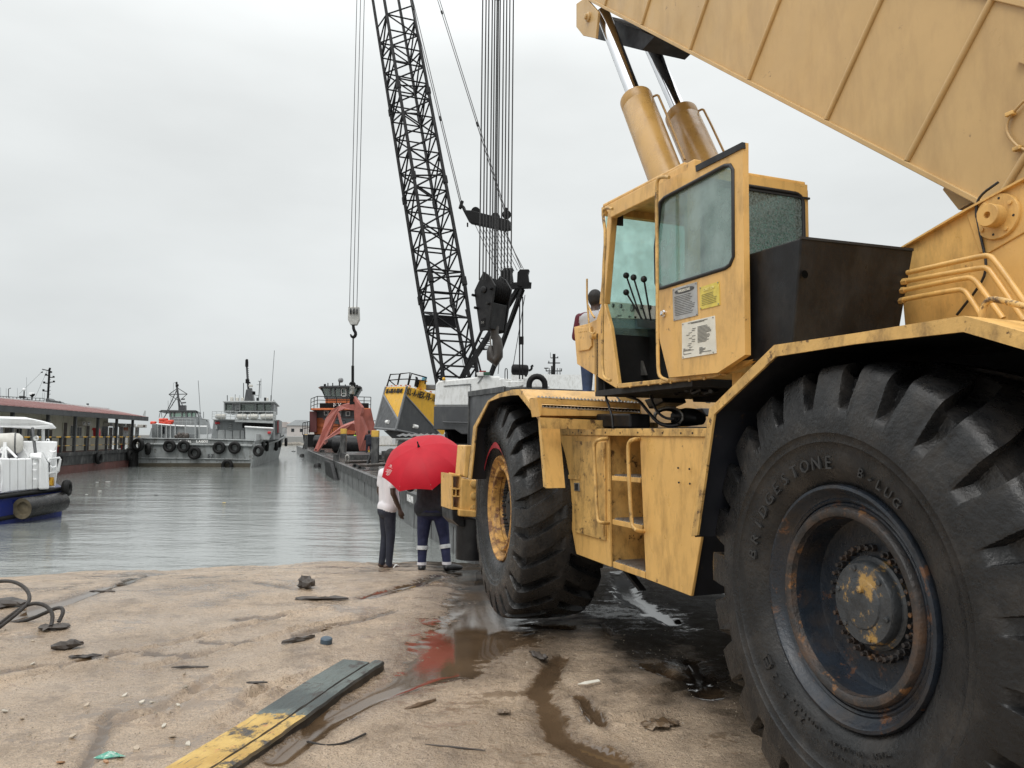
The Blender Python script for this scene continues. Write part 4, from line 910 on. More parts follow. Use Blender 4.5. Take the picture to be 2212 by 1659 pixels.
M['windark'] = mat('dark_window_glass', (.012, .015, .017), .08, var=.2, scale=2, rvar=.04)
M['glass_pale'] = glass('pale_green_glass', (.60, .74, .66), .05, .12, (.35, .42, .36), .25)
M['timber'] = mat('dark_wet_timber', (.045, .036, .030), .5, var=.4, scale=3, dirt=(.10, .085, .07), damt=.6, dscale=3, bump=.2, bscale=14)
M['orange_glow'] = mat('orange_plastic', (.75, .13, .03), .4, var=.05)

SKEW = 0.0; RS = 1.0      # hull heading (x per metre of depth) and bar thickness factor of the vessel being built
def pxpoly(mb, Z, pts, D, depth, dv=None):
    return mb.prism([at(*Z(*p), D) for p in pts], dv if dv is not None else V((SKEW * depth, depth, 0)))
def pxbox(name, m, parent, Z, x0, y0, x1, y1, D, depth, bevel=0, label=None):
    return pxpoly(MB(), Z, [(x0, y1), (x1, y1), (x1, y0), (x0, y0)], D, depth).build(name, m, parent, bevel=bevel, label=label)
def pxrod(name, m, parent, Z, a, b, D, r, D2=None):
    return rod(name, m, parent, at(*Z(*a), D), at(*Z(*b), D2 or D), r * RS)

# ------------------------------------------------------------------ work barge
DZ = .30
BH = math.radians(17.8); GH = V((-math.sin(BH), math.cos(BH), 0)); GW = V((math.cos(BH), math.sin(BH), 0)); GP = onz(998, 1110, DZ)
def G(s, t, z): return GP + GH * s + GW * t + V((0, 0, z - DZ))
barge = thing('work_barge', G(40, 10, WATER_Z), 'long flat black barge moored bow-on to the slipway', 'barge')
LB, WBG = 86., 20.
MB().hexa([G(-.9, 0, -1.6), G(-.9, WBG, -1.6), G(LB, WBG, -1.6), G(LB, 0, -1.6), G(-.9, 0, DZ - .004), G(-.9, WBG, DZ - .004), G(LB, WBG, DZ - .004), G(LB, 0, DZ - .004)]).build('hull', M['barge_side'], barge)
MB().prism([G(-.9, 0, DZ - .003), G(-.9, WBG, DZ - .003), G(LB, WBG, DZ - .003), G(LB, 0, DZ - .003)], V((0, 0, .008))).build('deck', M['deck'], barge)
for i in range(14):
    s0 = -.9 + i * 6.2; MB().hexa([G(s0 + .02, -.05, DZ - .26), G(s0 + .02, .12, DZ - .26), G(s0 + 6.18, .12, DZ - .26), G(s0 + 6.18, -.05, DZ - .26), G(s0 + .02, -.05, DZ + .02), G(s0 + .02, .12, DZ + .02), G(s0 + 6.18, .12, DZ + .02), G(s0 + 6.18, -.05, DZ + .02)]).build('rub_rail', M['barge'], barge)
MB().hexa([G(-.98, -.05, DZ - .26), G(-.9, -.05, DZ - .26), G(-.9, WBG, DZ - .26), G(-.98, WBG, DZ - .26), G(-.98, -.05, DZ + .02), G(-.9, -.05, DZ + .02), G(-.9, WBG, DZ + .02), G(-.98, WBG, DZ + .02)]).build('rub_rail', M['barge'], barge)
for i in range(26): MB().box(G(.6 + i * 1.9, -.004, -.35), (.012, .03, .8), (GW, GH, V((0, 0, 1)))).build('weld_strip', M['barge'], barge)
sM = (onplane(*z3(510, 755), GP, GW) - GP).dot(GH)
letters('hull_letter', 'MARUWA', G(sM - .42, -.056, DZ - .125), -GH, V((0, 0, 1)), .21, M['whitepaint'], barge, .003, .8, .006, .8)
for i in range(5): MB().box(G(4.5 + i * .42, .5 + .02 * i, DZ + .03), (.05, .05, .02), (GW, GH, V((0, 0, 1)))).build('deck_cleat', M['barge'], barge)
# mooring posts with yellow tops
def post(name, xc, wpx, ytop, ysplit, ybot, D, label):
    A, B_ = at(*z2(xc, ytop), D), at(*z2(xc, ybot), D); wd = wpx * .1875 / F * D; S_ = at(*z2(xc, ysplit), D)
    c0 = V((B_.x, D + wd / 2, 0)); zb_, zs_, zt_ = B_.z, S_.z, A.z
    th = thing(name, (c0.x, c0.y, DZ), label, 'mooring post', 'black mooring posts with yellow tops')
    MB().box((c0.x, c0.y, (DZ + zs_) / 2), (wd, wd, zs_ - DZ)).build('post_shaft', M['barge'], th, bevel=.02)
    MB().box((c0.x, c0.y, (zs_ + zt_) / 2), (wd * 1.01, wd * 1.01, zt_ - zs_)).build('post_cap', M['post_y'], th, bevel=.02)
    MB().tube((c0.x - wd * 1.1, c0.y, DZ), (c0.x - wd * .4, c0.y, DZ + (zs_ - DZ) * .55), .06).build('post_brace', M['barge'], th)
post('mooring_post', 993, 80, 965, 1040, 1370, 33.7, 'nearer black steel post with yellow top on the barge edge')
post('mooring_post', 630, 63, 945, 1005, 1195, 46, 'farther black steel post with yellow top, in front of the red anchor')
post('mooring_post', 200, 30, 1010, 1016, 1185, 72, 'thin dark post at the far corner of the barge deck')
# bollards and rings
def bollard(x, y0, y1, wpx, D, label):
    b_ = at(*z2(x, y1), D); r = wpx * .1875 / F * D / 2; h = (y1 - y0) * .1875 / F * D
    o = MB().lathe([(r * 1.5, 0), (r * 1.5, .05), (r, .06), (r, h * .85), (r * 1.18, h * .88), (r * 1.18, h)], (b_.x, b_.y, DZ), (0, 0, 1), 20).build('bollard', M['barge'], None, 40)
    tag(o, label, 'bollard', 'bollards on the barge deck')
bollard(555, 1190, 1275, 66, 38.5, 'short rusty bollard on the barge deck before the anchor')
bollard(395, 1165, 1190, 50, 60, 'low bollard beside the left foot of the red anchor')
for (x, y, lb) in ((785, 1392, 'left of the two pale eye plates'), (845, 1412, 'right of the two pale eye plates')):
    p = onz(*z2(x, y), DZ); mb = MB(); mb.prism([p + V((-.16, 0, 0)), p + V((.2, 0, 0)), p + V((.12, 0, .1)), p + V((-.08, 0, .17)), p + V((-.16, 0, .1))], V((0, .06, 0)))
    th = thing('eye_plate', p, lb + ' welded to the barge deck', 'deck fitting', 'eye plates on the barge'); mb.build('plate', M['barge'], th); MB().lathe([(.05, -.005), (.001, -.005)], p + V((-.06, 0, .08)), (0, 1, 0), 12).build('eye_hole', M['whitepaint'], th)
p = onz(*z2(668, 1330), DZ); tag(MB().pipe([p + V((0, .1 * 0, 0)), p + V((-.02, 0, .28)), p + V((.06, 0, .36)), p + V((.14, 0, .28)), p + V((.13, 0, 0))], .05, 10, 1).build('deck_staple', M['steel'], None, 60), 'pale bent steel loop standing on the barge deck by the bollard', 'deck fitting')
# raised hatch coaming under the far post
MB().box(G(33.5, 2.2, DZ + .14), (2.4, 8, .28), (GW, GH, V((0, 0, 1)))).build('hatch_coaming', M['barge'], barge)
# tyres hung over the barge side
def tyre_fender(c, nrm, R_, r_, label, group='tyre fenders', name='tyre_fender', m=None, seg=28):
    ax = V(nrm).normalized(); prof = []
    for k in range(13):
        a = 2 * math.pi * k / 12; prof.append((R_ - r_ + r_ * math.cos(a) * (1.0 if math.cos(a) > 0 else .9), r_ * 1.15 * math.sin(a)))
    o = MB().lathe(prof, c, ax, seg, False).build(name, m or M['rubber_dull'], None, 60)
    return tag(o, label, 'tyre', group)
def gedge(x, y, off=.18):   # point on the barge side plane
    return onplane(x, y, GP, GW) - GW * off
tyre_fender(gedge(*z2(182, 1320)), GW, .75, .22, 'tyre hung over the barge side, farthest one, near the far corner', 'tyres on the barge side')
tyre_fender(gedge(*z2(372, 1465)), GW, .72, .22, 'tyre hung over the barge side, middle one', 'tyres on the barge side')
tyre_fender(gedge(*z2(345, 1500)), GW, .6, .16, 'thin flat tyre behind the middle tyre on the barge side', 'tyres on the barge side')
o = MB().prism([gedge(*z2(x, y), .06) for x, y in ((478, 1310), (545, 1330), (605, 1545), (500, 1560))], -GW * .22).build('rubber_mat_fender', M['rubber_dull'], None, bevel=.06); tag(o, 'black ribbed rubber mat hung over the barge side', 'fender')
o = MB().pipe([gedge(*z2(90, 1230), .3), gedge(*z2(90, 1360), .3)], .5, 16).build('fender_drum', M['rubber_dull'], None, 60); tag(o, 'black rubber block fender at the far corner of the barge', 'fender')
# deck clutter
R5 = random.Random(21); BA = (GW, GH, V((0, 0, 1)))
for i in range(9):
    s_, t_ = R5.uniform(14, 33), R5.uniform(1.6, 7.5)
    o = MB().box(G(s_, t_, DZ + .06 + .11 * (i % 3)), (R5.uniform(2.2, 4.5), R5.uniform(.25, .4), .10), (GW.copy() * math.cos(.2 * i) + GH * math.sin(.2 * i), GH * math.cos(.2 * i) - GW * math.sin(.2 * i), V((0, 0, 1)))).build('timber_baulk', M['timber'], None, bevel=.015)
    tag(o, 'dark wet timber baulk lying among others on the barge deck', 'timber', 'timber baulks strewn on the barge deck')
for i in range(8):
    c0 = G(6.5 + i * .75, 2.6 + .12 * i, DZ + .10 + .03 * (i % 2)); o = MB().box(c0, (4.2, .55, .18), BA).build('crane_mat', M['timber'], None, bevel=.02)
    tag(o, 'dark timber crane mat laid across the barge deck beyond the umbrella', 'mat', 'timber mats behind the umbrella')
for i in range(7):
    c0 = G(6.7 + i * .8, 2.9 + .12 * i, DZ + .30 + .02 * (i % 2)); o = MB().box(c0, (3.6, .5, .17), BA).build('crane_mat', M['timber'], None, bevel=.02)
    tag(o, 'dark timber crane mat in the upper layer beyond the umbrella', 'mat', 'upper timber mats behind the umbrella')
for i, (x, y, D, l) in enumerate(((640, 1100, 62, 'left'), (740, 1130, 58, 'right'))):
    c0 = at(*z2(x, y), D); o = MB().pipe([c0 + V((-2.4 + i, .3, 0)), c0 + V((1.6, -.3, .0))], .55 + .1 * i, 18).build('black_pipe', M['black'], None, 60); tag(o, l + ' of two fat black pipes lying behind the anchor', 'pipe', 'fat black pipes behind the anchor')
o = pxbox('white_cabinet', M['white'], None, z2, 1035, 1030, 1200, 1130, 52, 1.4); tag(o, 'low white steel cabinet under the leaning float box', 'cabinet')
o = MB().box(G(21.5, 6.4, DZ + 1.35), (.8, .5, .18), BA).build('yellow_frame', M['post_y'], None); tag(o, 'small yellow block peeping over the umbrella', 'block')
# corrugated sheet
mb = MB(); c0 = at(*z2(1230, 1030), 36)
rows = []
for k in range(40):
    x_ = k * .075; rows.append([c0 + V((x_, 0, .03 * math.sin(k * 1.57))), c0 + V((x_ + .1, 1.6, .12 + .03 * math.sin(k * 1.57)))])
for k in range(39): mb.add([rows[k][0], rows[k + 1][0], rows[k + 1][1], rows[k][1]], [(0, 1, 2, 3)])
tag(mb.build('corrugated_sheet', M['mgrey'], None), 'corrugated metal sheet on the stack behind the umbrella', 'metal sheet')
o = MB().box(G(22, 6.0, DZ + .55), (3.2, 1.8, 1.0), BA).build('steel_skid', M['barge'], None, bevel=.03); tag(o, 'black steel skid box under the corrugated sheet', 'skid')

# ------------------------------------------------------------------ crawler crane on the barge
lc = thing('lattice_crane', at(985, 958, 33) * 1.0, 'black lattice boom crawler crane with white and grey house on the barge', 'crane')
TIPX = at(763, 655, 47.5).x
TIP = V((TIPX, 47.5, 41.5)); MIDP = at(945.5, 576, 36)
ba = (TIP - MIDP).normalized(); lh = V((-.375, .927, 0)); ll = V((.927, .375, 0)); bnn = ll.cross(ba).normalized()
FOOT = MIDP - ba * 9.0; LBOOM = (TIP - FOOT).length
LT = M['lattice']
def bs(t):   # half sizes of the boom section at distance t from the foot
    k = min(1, t / 7.5); e_ = max(0, min(1, (t - (LBOOM - 9)) / 9)); return .82 * (1 - .45 * e_), (.18 + .80 * k) * (1 - .6 * e_)
def bpnt(t, i, j): a, b_ = bs(t); return FOOT + ba * t + ll * (a * i) + bnn * (b_ * j)
lboom = MB().box(FOOT, (1.9, .4, .4), (ll, bnn, ba)).build('lattice_boom', LT, lc, label='tall black lattice boom leaning left')
for i in (-1, 1):
    for j in (-1, 1):
        ts = [0, 7.5, 20, LBOOM - 9, LBOOM]
        for a, b_ in zip(ts, ts[1:]): rod('boom_chord', LT, lboom, bpnt(a, i, j), bpnt(b_, i, j), .09)
t_ = .8; k = 0; bay = 1.22
while t_ < 25.5:
    t2 = t_ + bay
    for j in (-1, 1):
        rod('lacing_bar', LT, lboom, bpnt(t_, -1, j), bpnt(t_, 1, j), .044)
        rod('lacing_bar', LT, lboom, bpnt(t_, -1 if (k % 2 == 0) else 1, j), bpnt(t2, 1 if (k % 2 == 0) else -1, j), .044)
    for i in (-1, 1):
        rod('lacing_bar', LT, lboom, bpnt(t_, i, -1 if (k % 2) else 1), bpnt(t2, i, 1 if (k % 2) else -1), .044)
        rod('lacing_bar', LT, lboom, bpnt(t_, i, -1), bpnt(t_, i, 1), .044)
    t_ = t2; k += 1
for tt in (7.6, 13.7, 19.8): # section joints with connectors
    for i in (-1, 1):
        for j in (-1, 1): MB().box(bpnt(tt, i, j), (.2, .2, .45), (ll, bnn, ba)).build('chord_connector', LT, lboom)
        rod('lacing_bar', LT, lboom, bpnt(tt, i, -1), bpnt(tt + .25, i, 1), .044)
    for j in (-1, 1): rod('lacing_bar', LT, lboom, bpnt(tt, -1, j), bpnt(tt + .3, 1, j), .044)
MB().bar(bpnt(6.4, -1, -1), bpnt(6.4, 1, -1), .3, .5).build('boom_cross_beam', LT, lboom)
MB().bar(bpnt(0.3, -1, -1), bpnt(.3, 1, -1), .3, .6).build('boom_cross_beam', LT, lboom)
for i in (-1, 1): MB().prism([bpnt(-.4, i, -2.2), bpnt(2.6, i, -1), bpnt(2.2, i, 1), bpnt(-.4, i, 2.2)], ll * .10).build('boom_foot_plate', LT, lboom)
# thin luffing line along the boom
rod('boom_line', M['rope'], lc, bpnt(1, .35, 1.2), bpnt(LBOOM, .35, 1.1), .014)
# house
HS = MB()
def hz_(x, y, D): return at(*zh(x, y), D)
house = MB().prism([hz_(-80, 1000, 31), hz_(-60, 700, 31), hz_(-30, 662, 31), hz_(0, 655, 31), hz_(620, 590, 31), hz_(820, 592, 31), hz_(925, 760, 31), hz_(925, 1000, 31)], V((.35, 3.0, 0))).build('house_upper', M['white'], lc, bevel=.06, label='white upper half of the crane house')
MB().prism([hz_(-85, 1004, 30.9), hz_(925, 1000, 30.9), hz_(925, 1380, 30.9), hz_(300, 1395, 30.9), hz_(200, 1330, 30.9), hz_(-90, 1330, 30.9)], V((.35, 3.1, 0))).build('house_lower', M['dgrey'], lc, bevel=.03)
for (x0, y0, x1, y1) in ((50, 728, 420, 700), ):
    for a, b_ in (((50, 728), (422, 700)), ((422, 700), (420, 985)), ((590, 600), (520, 690))): rod('house_door_seam', M['mgrey'], lc, hz_(*a, 30.97), hz_(*b_, 30.97), .02)
rod('house_handrail', M['dgrey'], lc, hz_(40, 1228, 30.8), hz_(395, 1236, 30.8), .03)
# ochre roof trims
MB().prism([hz_(500, 545, 30.9), hz_(600, 530, 30.9), hz_(615, 590, 30.9), hz_(515, 592, 30.9)], V((0, .4, 0))).build('roof_box', M['white'], lc, bevel=.02)
MB().box(hz_(645, 560, 31), (.26, .3, .14)).build('roof_hatch', mat('green_hatch_paint', (.02, .07, .04), .5), lc, bevel=.02)
MB().box(hz_(590, 527, 31), (.28, .2, .05)).build('roof_lamp_bar', mat('red_hatch_paint', (.25, .03, .03), .5), lc)
MB().box(hz_(52, 628, 30.95), (.13, .13, .13)).build('roof_beacon', M['ygloss'], lc, bevel=.05)
MB().prism([hz_(820, 640, 30.5), hz_(920, 620, 30.5), hz_(1090, 700, 30.5), hz_(900, 735, 30.5)], V((0, .06, .02))).build('engine_hood', M['white'], lc)
MB().prism([hz_(890, 668, 29), hz_(1160, 665, 29), hz_(1222, 685, 29), hz_(1110, 730, 29), hz_(905, 735, 29)], V((.3, 1.6, .15))).build('hood_flap', M['white'], lc, bevel=.01)
MB().prism([hz_(1150, 612, 29), hz_(1400, 612, 29), hz_(1530, 745, 29), hz_(1150, 745, 29)], V((-.5, 3.0, 0))).build('engine_cover', M['white'], lc, bevel=.03)
MB().box(hz_(1380, 582, 29.5), (.10, .08, .12)).build('deck_light', M['mgrey'], lc, bevel=.02)
a, b_ = hz_(985, 500, 29.5), hz_(1225, 510, 29.5); MB().lathe([(.10, 0), (.20, .04), (.215, .1), (.215, (b_ - a).length - .1), (.19, (b_ - a).length - .03), (.08, (b_ - a).length)], a, b_ - a, 20).build('muffler', M['lattice'], lc, 50)
MB().pipe([hz_(1225, 515, 29.5), hz_(1255, 505, 29.5), hz_(1270, 480, 29.5), hz_(1262, 455, 29.5), hz_(1290, 445, 29.5)], .045, 12, 1).build('exhaust_pipe', M['lattice'], lc, 60)
MB().pipe([hz_(1180, 545, 29.5), hz_(1190, 600, 29.5)], [.10, .03], 12).build('exhaust_cone', M['lattice'], lc, 60)
MB().pipe([hz_(898, 632, 29.6), hz_(898, 500, 29.6), hz_(914, 482, 29.6), hz_(932, 500, 29.6), hz_(932, 632, 29.6)], .018, 8, 1).build('roof_hoop', M['lattice'], lc, 60)
# gantry (A-frame), strut, ladder
def g4(x, y, D): return at(*z4(x, y), D)
for (pa, pb, da, db, r) in (((275, 1585), (745, 850), 33.5, 29.2, .19), ((500, 1565), (745, 900), 31.5, 29.2, .17), ((275, 1565), (600, 840), 34.5, 30.4, .10), ((305, 1060), (425, 1560), 33.6, 33, .10)):
    A, B_ = g4(*pa, da), g4(*pb, db); MB().bar(A, B_, r * .85, r * 1.05).build('gantry_leg', LT, lc)
A, B_ = g4(735, 960, 28.6), g4(733, 1600, 28.6); B_ = V((A.x + .02, A.y, B_.z))
for dx in (-.058, .058): MB().bar(A + V((dx, 0, 0)), B_ + V((dx, 0, 0)), .05, .06).build('gantry_strut', LT, lc)
MB().bar(g4(735, 1270, 28.55), g4(735, 1330, 28.55), .19, .15).build('strut_sleeve', LT, lc)
for (x, y, D) in ((745, 800, 29.1), (620, 790, 30.2)):
    MB().prism([g4(x - 45, y + 70, D), g4(x - 40, y - 30, D), g4(x - 20, y - 55, D), g4(x + 50, y - 55, D), g4(x + 40, y - 20, D), g4(x + 50, y + 60, D), g4(x + 20, y + 90, D)], V((.05, .3, 0))).build('gantry_head', LT, lc, bevel=.02)
    for k in range(3): MB().lathe([(.22, -.03), (.18, 0), (.22, .03), (.04, .03)], g4(x - 5, y + 25, D) + V((.04, .05 + .09 * k, 0)), (.2, 1, 0), 20).build('gantry_sheave', LT, lc, 40)
MB().bar(g4(590, 880, 30), g4(800, 870, 29), .22, .25).build('gantry_cross_beam', LT, lc)
for a, b_ in (((420, 1283), (580, 1283)), ((380, 1370), (490, 1370)), ((400, 1290), (450, 1370)), ((480, 1290), (430, 1365)), ((455, 1285), (480, 1230))): rod('gantry_lacing', LT, lc, g4(*a, 32), g4(*b_, 32), .03)
for k in range(5): rod('ladder_rung', LT, lc, g4(450, 1290 + 17 * k, 32), g4(495, 1290 + 17 * k, 32), .018)
# bridle
br = MB().prism([g4(*p, 30.6) for p in ((258, 236), (278, 240), (296, 284), (345, 286), (640, 362), (648, 432), (600, 440), (330, 382), (282, 290))], V((.08, .4, .03)))
bridle = br.build('suspension_bridle', LT, lc, bevel=.03)
for p in ((370, 285), (525, 330), (612, 310)): MB().lathe([(.19, -.04), (.15, 0), (.19, .04), (.04, .04)], g4(*p, 30.7) + V((.05, .2, 0)), V((.95, .3, .0)).cross(V((0, 0, 1))), 18).build('bridle_sheave', LT, bridle, 40)
for (x, y) in ((268, 245), (612, 300)): MB().box(g4(x, y, 30.7), (.13, .16, .36), (V((.9, .3, -.3)).normalized(), V((-.3, .95, 0)).normalized(), V((.25, .1, .95)).normalized())).build('pendant_link', LT, bridle, bevel=.03)
for (x, y) in ((318, 400), (602, 455)): MB().box(g4(x, y, 30.6), (.06, .1, .16)).build('bridle_hanger', LT, bridle)
for i in range(9):
    a = g4(375 + 27 * i, 395 + 5 * i, 30.8); b_ = g4(560 + 24 * i, 790 - 6 * i, 29.8); rod('bridle_rope', M['rope'], lc, a, b_, .013)
for dx in (0, 9):
    pts = [g4(262 + dx, 235 - dx, 30.7), TIP + V((.6 + dx * .02, -.6, -.3))]
    rod('boom_pendant', M['rope'], lc, *pts, .020)
    rod('boom_pendant', M['rope'], lc, g4(603 + dx, 290 - dx * .3, 30.7), TIP + V((1.6 + dx * .02, -.3, -.2)), .020)
for f_ in (.16, .42):
    for (s0, e0) in ((g4(266, 230, 30.7), TIP + V((.6, -.6, -.3))), (g4(607, 288, 30.7), TIP + V((1.6, -.3, -.2)))):
        MB().box(s0 + (e0 - s0) * f_, (.11, .11, .32), (ll, bnn, (e0 - s0).normalized())).build('pendant_joint', LT, lc, bevel=.05)
for (a, b_) in (((765, 945), (672, 1500)), ((570, 1400), (555, 1560))): rod('hoist_line', M['rope'], lc, g4(*a, 28.7), g4(*b_, 28.7), .014)
rod('hoist_line', M['rope'], lc, g4(735, 735, 29.3), g4(605, 430, 30.8), .022)
MB().lathe([(.55, -.3), (.45, -.2), (.45, .2), (.55, .3), (.1, .3)], TIP, ll, 24).build('boom_tip_sheave', LT, lc, 40)
# crawler tracks
for t_ in (3.4, 8.6):
    c0 = G(21.5, t_, DZ + .55); tr = MB().loft([[c0 + GH * (4.0 * math.cos(a)  if abs(math.cos(a)) < .0 else (3.4 * (1 if math.cos(a) > 0 else -1) + .55 * math.cos(a))) + V((0, 0, .55 * math.sin(a))) + GW * o_ for a in [2 * math.pi * k / 24 for k in range(24)]] for o_ in (-.45, .45)]).build('crawler_track', M['dgrey'], lc)
    s0 = None
    for k in range(28):
        p = c0 + GH * (-3.5 + k * .26) + V((0, 0, .58))
        if s0 is None: s0 = MB().box(p, (1.1, .22, .06), BA).build('track_shoe', M['barge'], tr)
        else: inst(s0, 'track_shoe', tr, p - WL[tr.name])
MB().box(G(21.5, 6, DZ + .7), (5, 3, .5), BA).build('car_body', M['barge'], lc)
# small hook block and lifting wire
HKD = 47.5
hk = thing('hoist_hook', at(763, 745, HKD), 'small pale hook block on three thin lines above the red anchor', 'hook block')
def d2(x, y): return (x, y)
MB().prism([at(*p, HKD) for p in ((752, 662), (775, 662), (776, 690), (770, 702), (757, 702), (751, 690))], V((0, .35, 0))).build('block_body', mat('galvanised_block', (.42, .42, .40), .45, metal=.3, var=.2, scale=4), hk, bevel=.05)
for x in (757, 764, 771): MB().lathe([(.2, -.04), (.16, 0), (.2, .04), (.03, .04)], at(x, 672, HKD - .05), (1, .2, 0), 16).build('block_sheave', M['dgrey'], hk, 40)
MB().pipe([at(*p, HKD) for p in ((763, 702), (764, 712), (769, 720), (766, 728), (760, 728), (757, 722))], [.09, .10, .10, .11, .09, .04], 10, 1).build('hook', LT, hk, 60)
for i, x in enumerate((755, 763, 771)): rod('hoist_line', M['rope'], hk, at(x, 664, HKD), TIP + V((-.25 + i * .25, 0, -.4)), .022)
rod('lifting_sling', M['rope'], hk, at(763, 730, HKD), at(762, 832, HKD), .05)
MB().pipe([at(762, 790, HKD), at(762, 828, HKD)], .09, 8).build('sling_sleeve', LT, hk, 60)
# red plate anchor
an = thing('plate_anchor', at(*z2(600, 1200), HKD), 'rust red steel plate anchor hanging from the small hook', 'anchor')
AD = HKD
def aplate(name, pts, D0, dv, bevel=.015): return MB().prism([at(*z2(x, y), D0 + (d if d else 0)) for x, y, d in pts], dv).build(name, M['anchor'], an, bevel=bevel)
aplate('shank', [(755, 570, 0), (850, 700, .1), (845, 760, .1), (830, 800, .1), (890, 940, .4), (900, 1000, .4), (820, 1200, .2), (765, 925, 0)], AD, V((.12, .25, 0)))
aplate('shank', [(757, 640, .8), (760, 735, .8), (650, 715, .6), (575, 750, .4), (540, 830, .3), (430, 1085, .1), (340, 1210, 0), (295, 1200, 0), (390, 980, .1), (430, 830, .3), (500, 730, .4), (600, 675, .6), (690, 650, .8)], AD + .4, V((.05, .18, 0)))
aplate('fluke', [(600, 935, 0), (745, 880, .3), (830, 935, .6), (820, 980, .6), (700, 960, .3), (590, 1000, 0), (420, 1085, -.3), (430, 1130, -.3), (415, 1125, -.3), (412, 1080, -.3)], AD + .1, V((.05, .5, .2)))
aplate('fluke', [(840, 720, 0), (870, 860, .3), (900, 950, .5), (850, 1100, .4), (820, 1205, .2), (835, 1000, .2), (800, 850, 0)], AD + .3, V((.6, .3, .05)))
aplate('brace', [(560, 750, .3), (590, 760, .3), (640, 940, .2), (610, 940, .2)], AD + .5, V((.0, .15, 0)))
MB().lathe([(.05, -.1), (.001, -.1)], at(*z2(327, 1188), AD + .38), (0, 1, 0), 12).build('shackle_hole', LT, an)
sh = [at(*z2(x, y), AD) for x, y in ((722, 440), (718, 425), (740, 415), (765, 425), (765, 450), (745, 460), (725, 452))]
MB().pipe(sh, .09, 8, 1).build('shackle', LT, an, 60)
for i in range(7): MB().pipe([at(*z2(738 + 7 * math.sin(i), 455 + i * 30), AD), at(*z2(735 + 6 * math.sin(i + 1), 485 + i * 30), AD)], .12 if i % 2 else .16, 8).build('chain_link', M['steel'] if i < 3 else LT, an, 60)

# ------------------------------------------------------------------ yellow and grey float box
fb = thing('float_box', at(*z2(1300, 985), 41), 'yellow and dark grey hexagonal float box tilted on the barge deck', 'float box')
def fz(x, y, D): return at(*z2(x, y), D)
TL, TN, TR = fz(1128, 464, 42.5), fz(1372, 455, 40), fz(1900, 600, 43.2)
BL, BN, BR = fz(1006, 958, 42.0), fz(1242, 960, 39.6), fz(1780, 1020, 43.0)
BR = BN + (TR - TN); BL = TL + (BN - TN)
bk = TL + (TR - TN); bkb = BL + (BR - BN)
MB().hexa([BL, BN, BR, bkb, TL, TN, TR, bk]).build('float_body', M['ygloss'], fb, bevel=.04)
def quadpt(a, b_, c_, d_, u_, v_): return (a * (1 - u_) + b_ * u_) * (1 - v_) + (d_ * (1 - u_) + c_ * u_) * v_   # v up from bottom
def fplate(name, m, uv, A, B_, C_, D_, n, th=.05): return MB().prism([quadpt(A, B_, C_, D_, *q) for q in uv], n * th).build(name, m, fb)
nL = (BN - BL).cross(TL - BL).normalized(); nR = (BR - BN).cross(TN - BN).normalized()
if nL.y > 0: nL = -nL
if nR.y > 0: nR = -nR
fplate('grey_panel', M['dgrey'], [(.0, .0), (1, .0), (1, .22), (.0, .80)], BL, BN, TN, TL, nL, .03)
fplate('grey_panel', M['dgrey'], [(.0, .0), (1, .0), (.92, .06), (.0, .80)], BN, BR, TR, TN, nR, .03)
for (p, q) in ((BL, TL), (BN, TN), (BL, BN), (BN, BR), (BN * .78 + TN * .22, BL * .2 + TL * .8), (BN * .2 + TN * .8, BR * .97 + TR * .03)):
    MB().tube(p + (nL + nR) * .02, q + (nL + nR) * .02, .065, n=10).build('edge_tube', M['mgrey'], fb, 50)
for (a, b_, n_, t0, t1) in ((BL, BN, nL, .55, .62), (BN, BR, nR, .30, .38)):
    c0 = quadpt(a, b_, TN if n_ is nL else TR, TL if n_ is nL else TN, t0 + .04, .16) + n_ * .06; X_ = (b_ - a).normalized()
    MB().pipe([c0 - X_ * .16, c0 + X_ * .16], .11, 10).build('lifting_pocket', M['whitepaint'], fb, 60)
for k in range(9):
    for (p, q) in ((TL, TN), (TN, TR)): MB().box(p + (q - p) * ((k + .5) / 9) + V((0, 0, .05)), (.13, .06, .06), ((q - p).normalized(), V((0, 0, 1)).cross((q - p).normalized()), V((0, 0, 1)))).build('edge_stripe', M['whitepaint'] if k % 2 else M['orange'], fb)
tx = 'DSL-A-HEX-FB-IBOM-001'
XL = (TN - TL).normalized(); YL = ((TL - BL).normalized()); XR = (TR - TN).normalized(); YR = (TN - BN).normalized()
letters('float_letter', tx, quadpt(BL, BN, TN, TL, .5, .885) + nL * .05, XL, YL, .36, M['dark'], fb, .01, .46, .012, .66)
letters('float_letter', tx, quadpt(BN, BR, TR, TN, .43, .885) + nR * .05, XR, YR, .52, M['dark'], fb, .01, .48, .012, .68)
# rail hoops on top
for P_, D in (([(1140, 455), (1180, 320), (1285, 315), (1262, 440)], 42), ([(1262, 440), (1295, 312), (1408, 300), (1380, 445)], 41.5), ([(1385, 445), (1425, 308), (1595, 355), (1578, 430)], 41)):
    MB().pipe([fz(*p, D) for p in P_], .045, 6).build('rail_hoop', LT, fb, 60)
    a, b_ = P_[0], P_[3]; m1_ = tuple((P_[0][i] + P_[1][i]) / 2 for i in (0, 1)); m2_ = tuple((P_[2][i] + P_[3][i]) / 2 for i in (0, 1))
    rod('mid_rail', LT, fb, fz(*m1_, D), fz(*m2_, D), .03)
rod('rail_brace', LT, fb, fz(1170, 390, 42), fz(1240, 450, 42), .03)
a = fz(1535, 470, 41.5); MB().tube(a - V((0, 0, .4)), a + V((0, 0, .32)), .27, n=18).build('hatch_trunk', M['ygloss'], fb, 40); MB().tube(a + V((0, 0, .32)), a + V((0, 0, .38)), .33, n=18).build('hatch_lid', M['ygloss'], fb, 40)
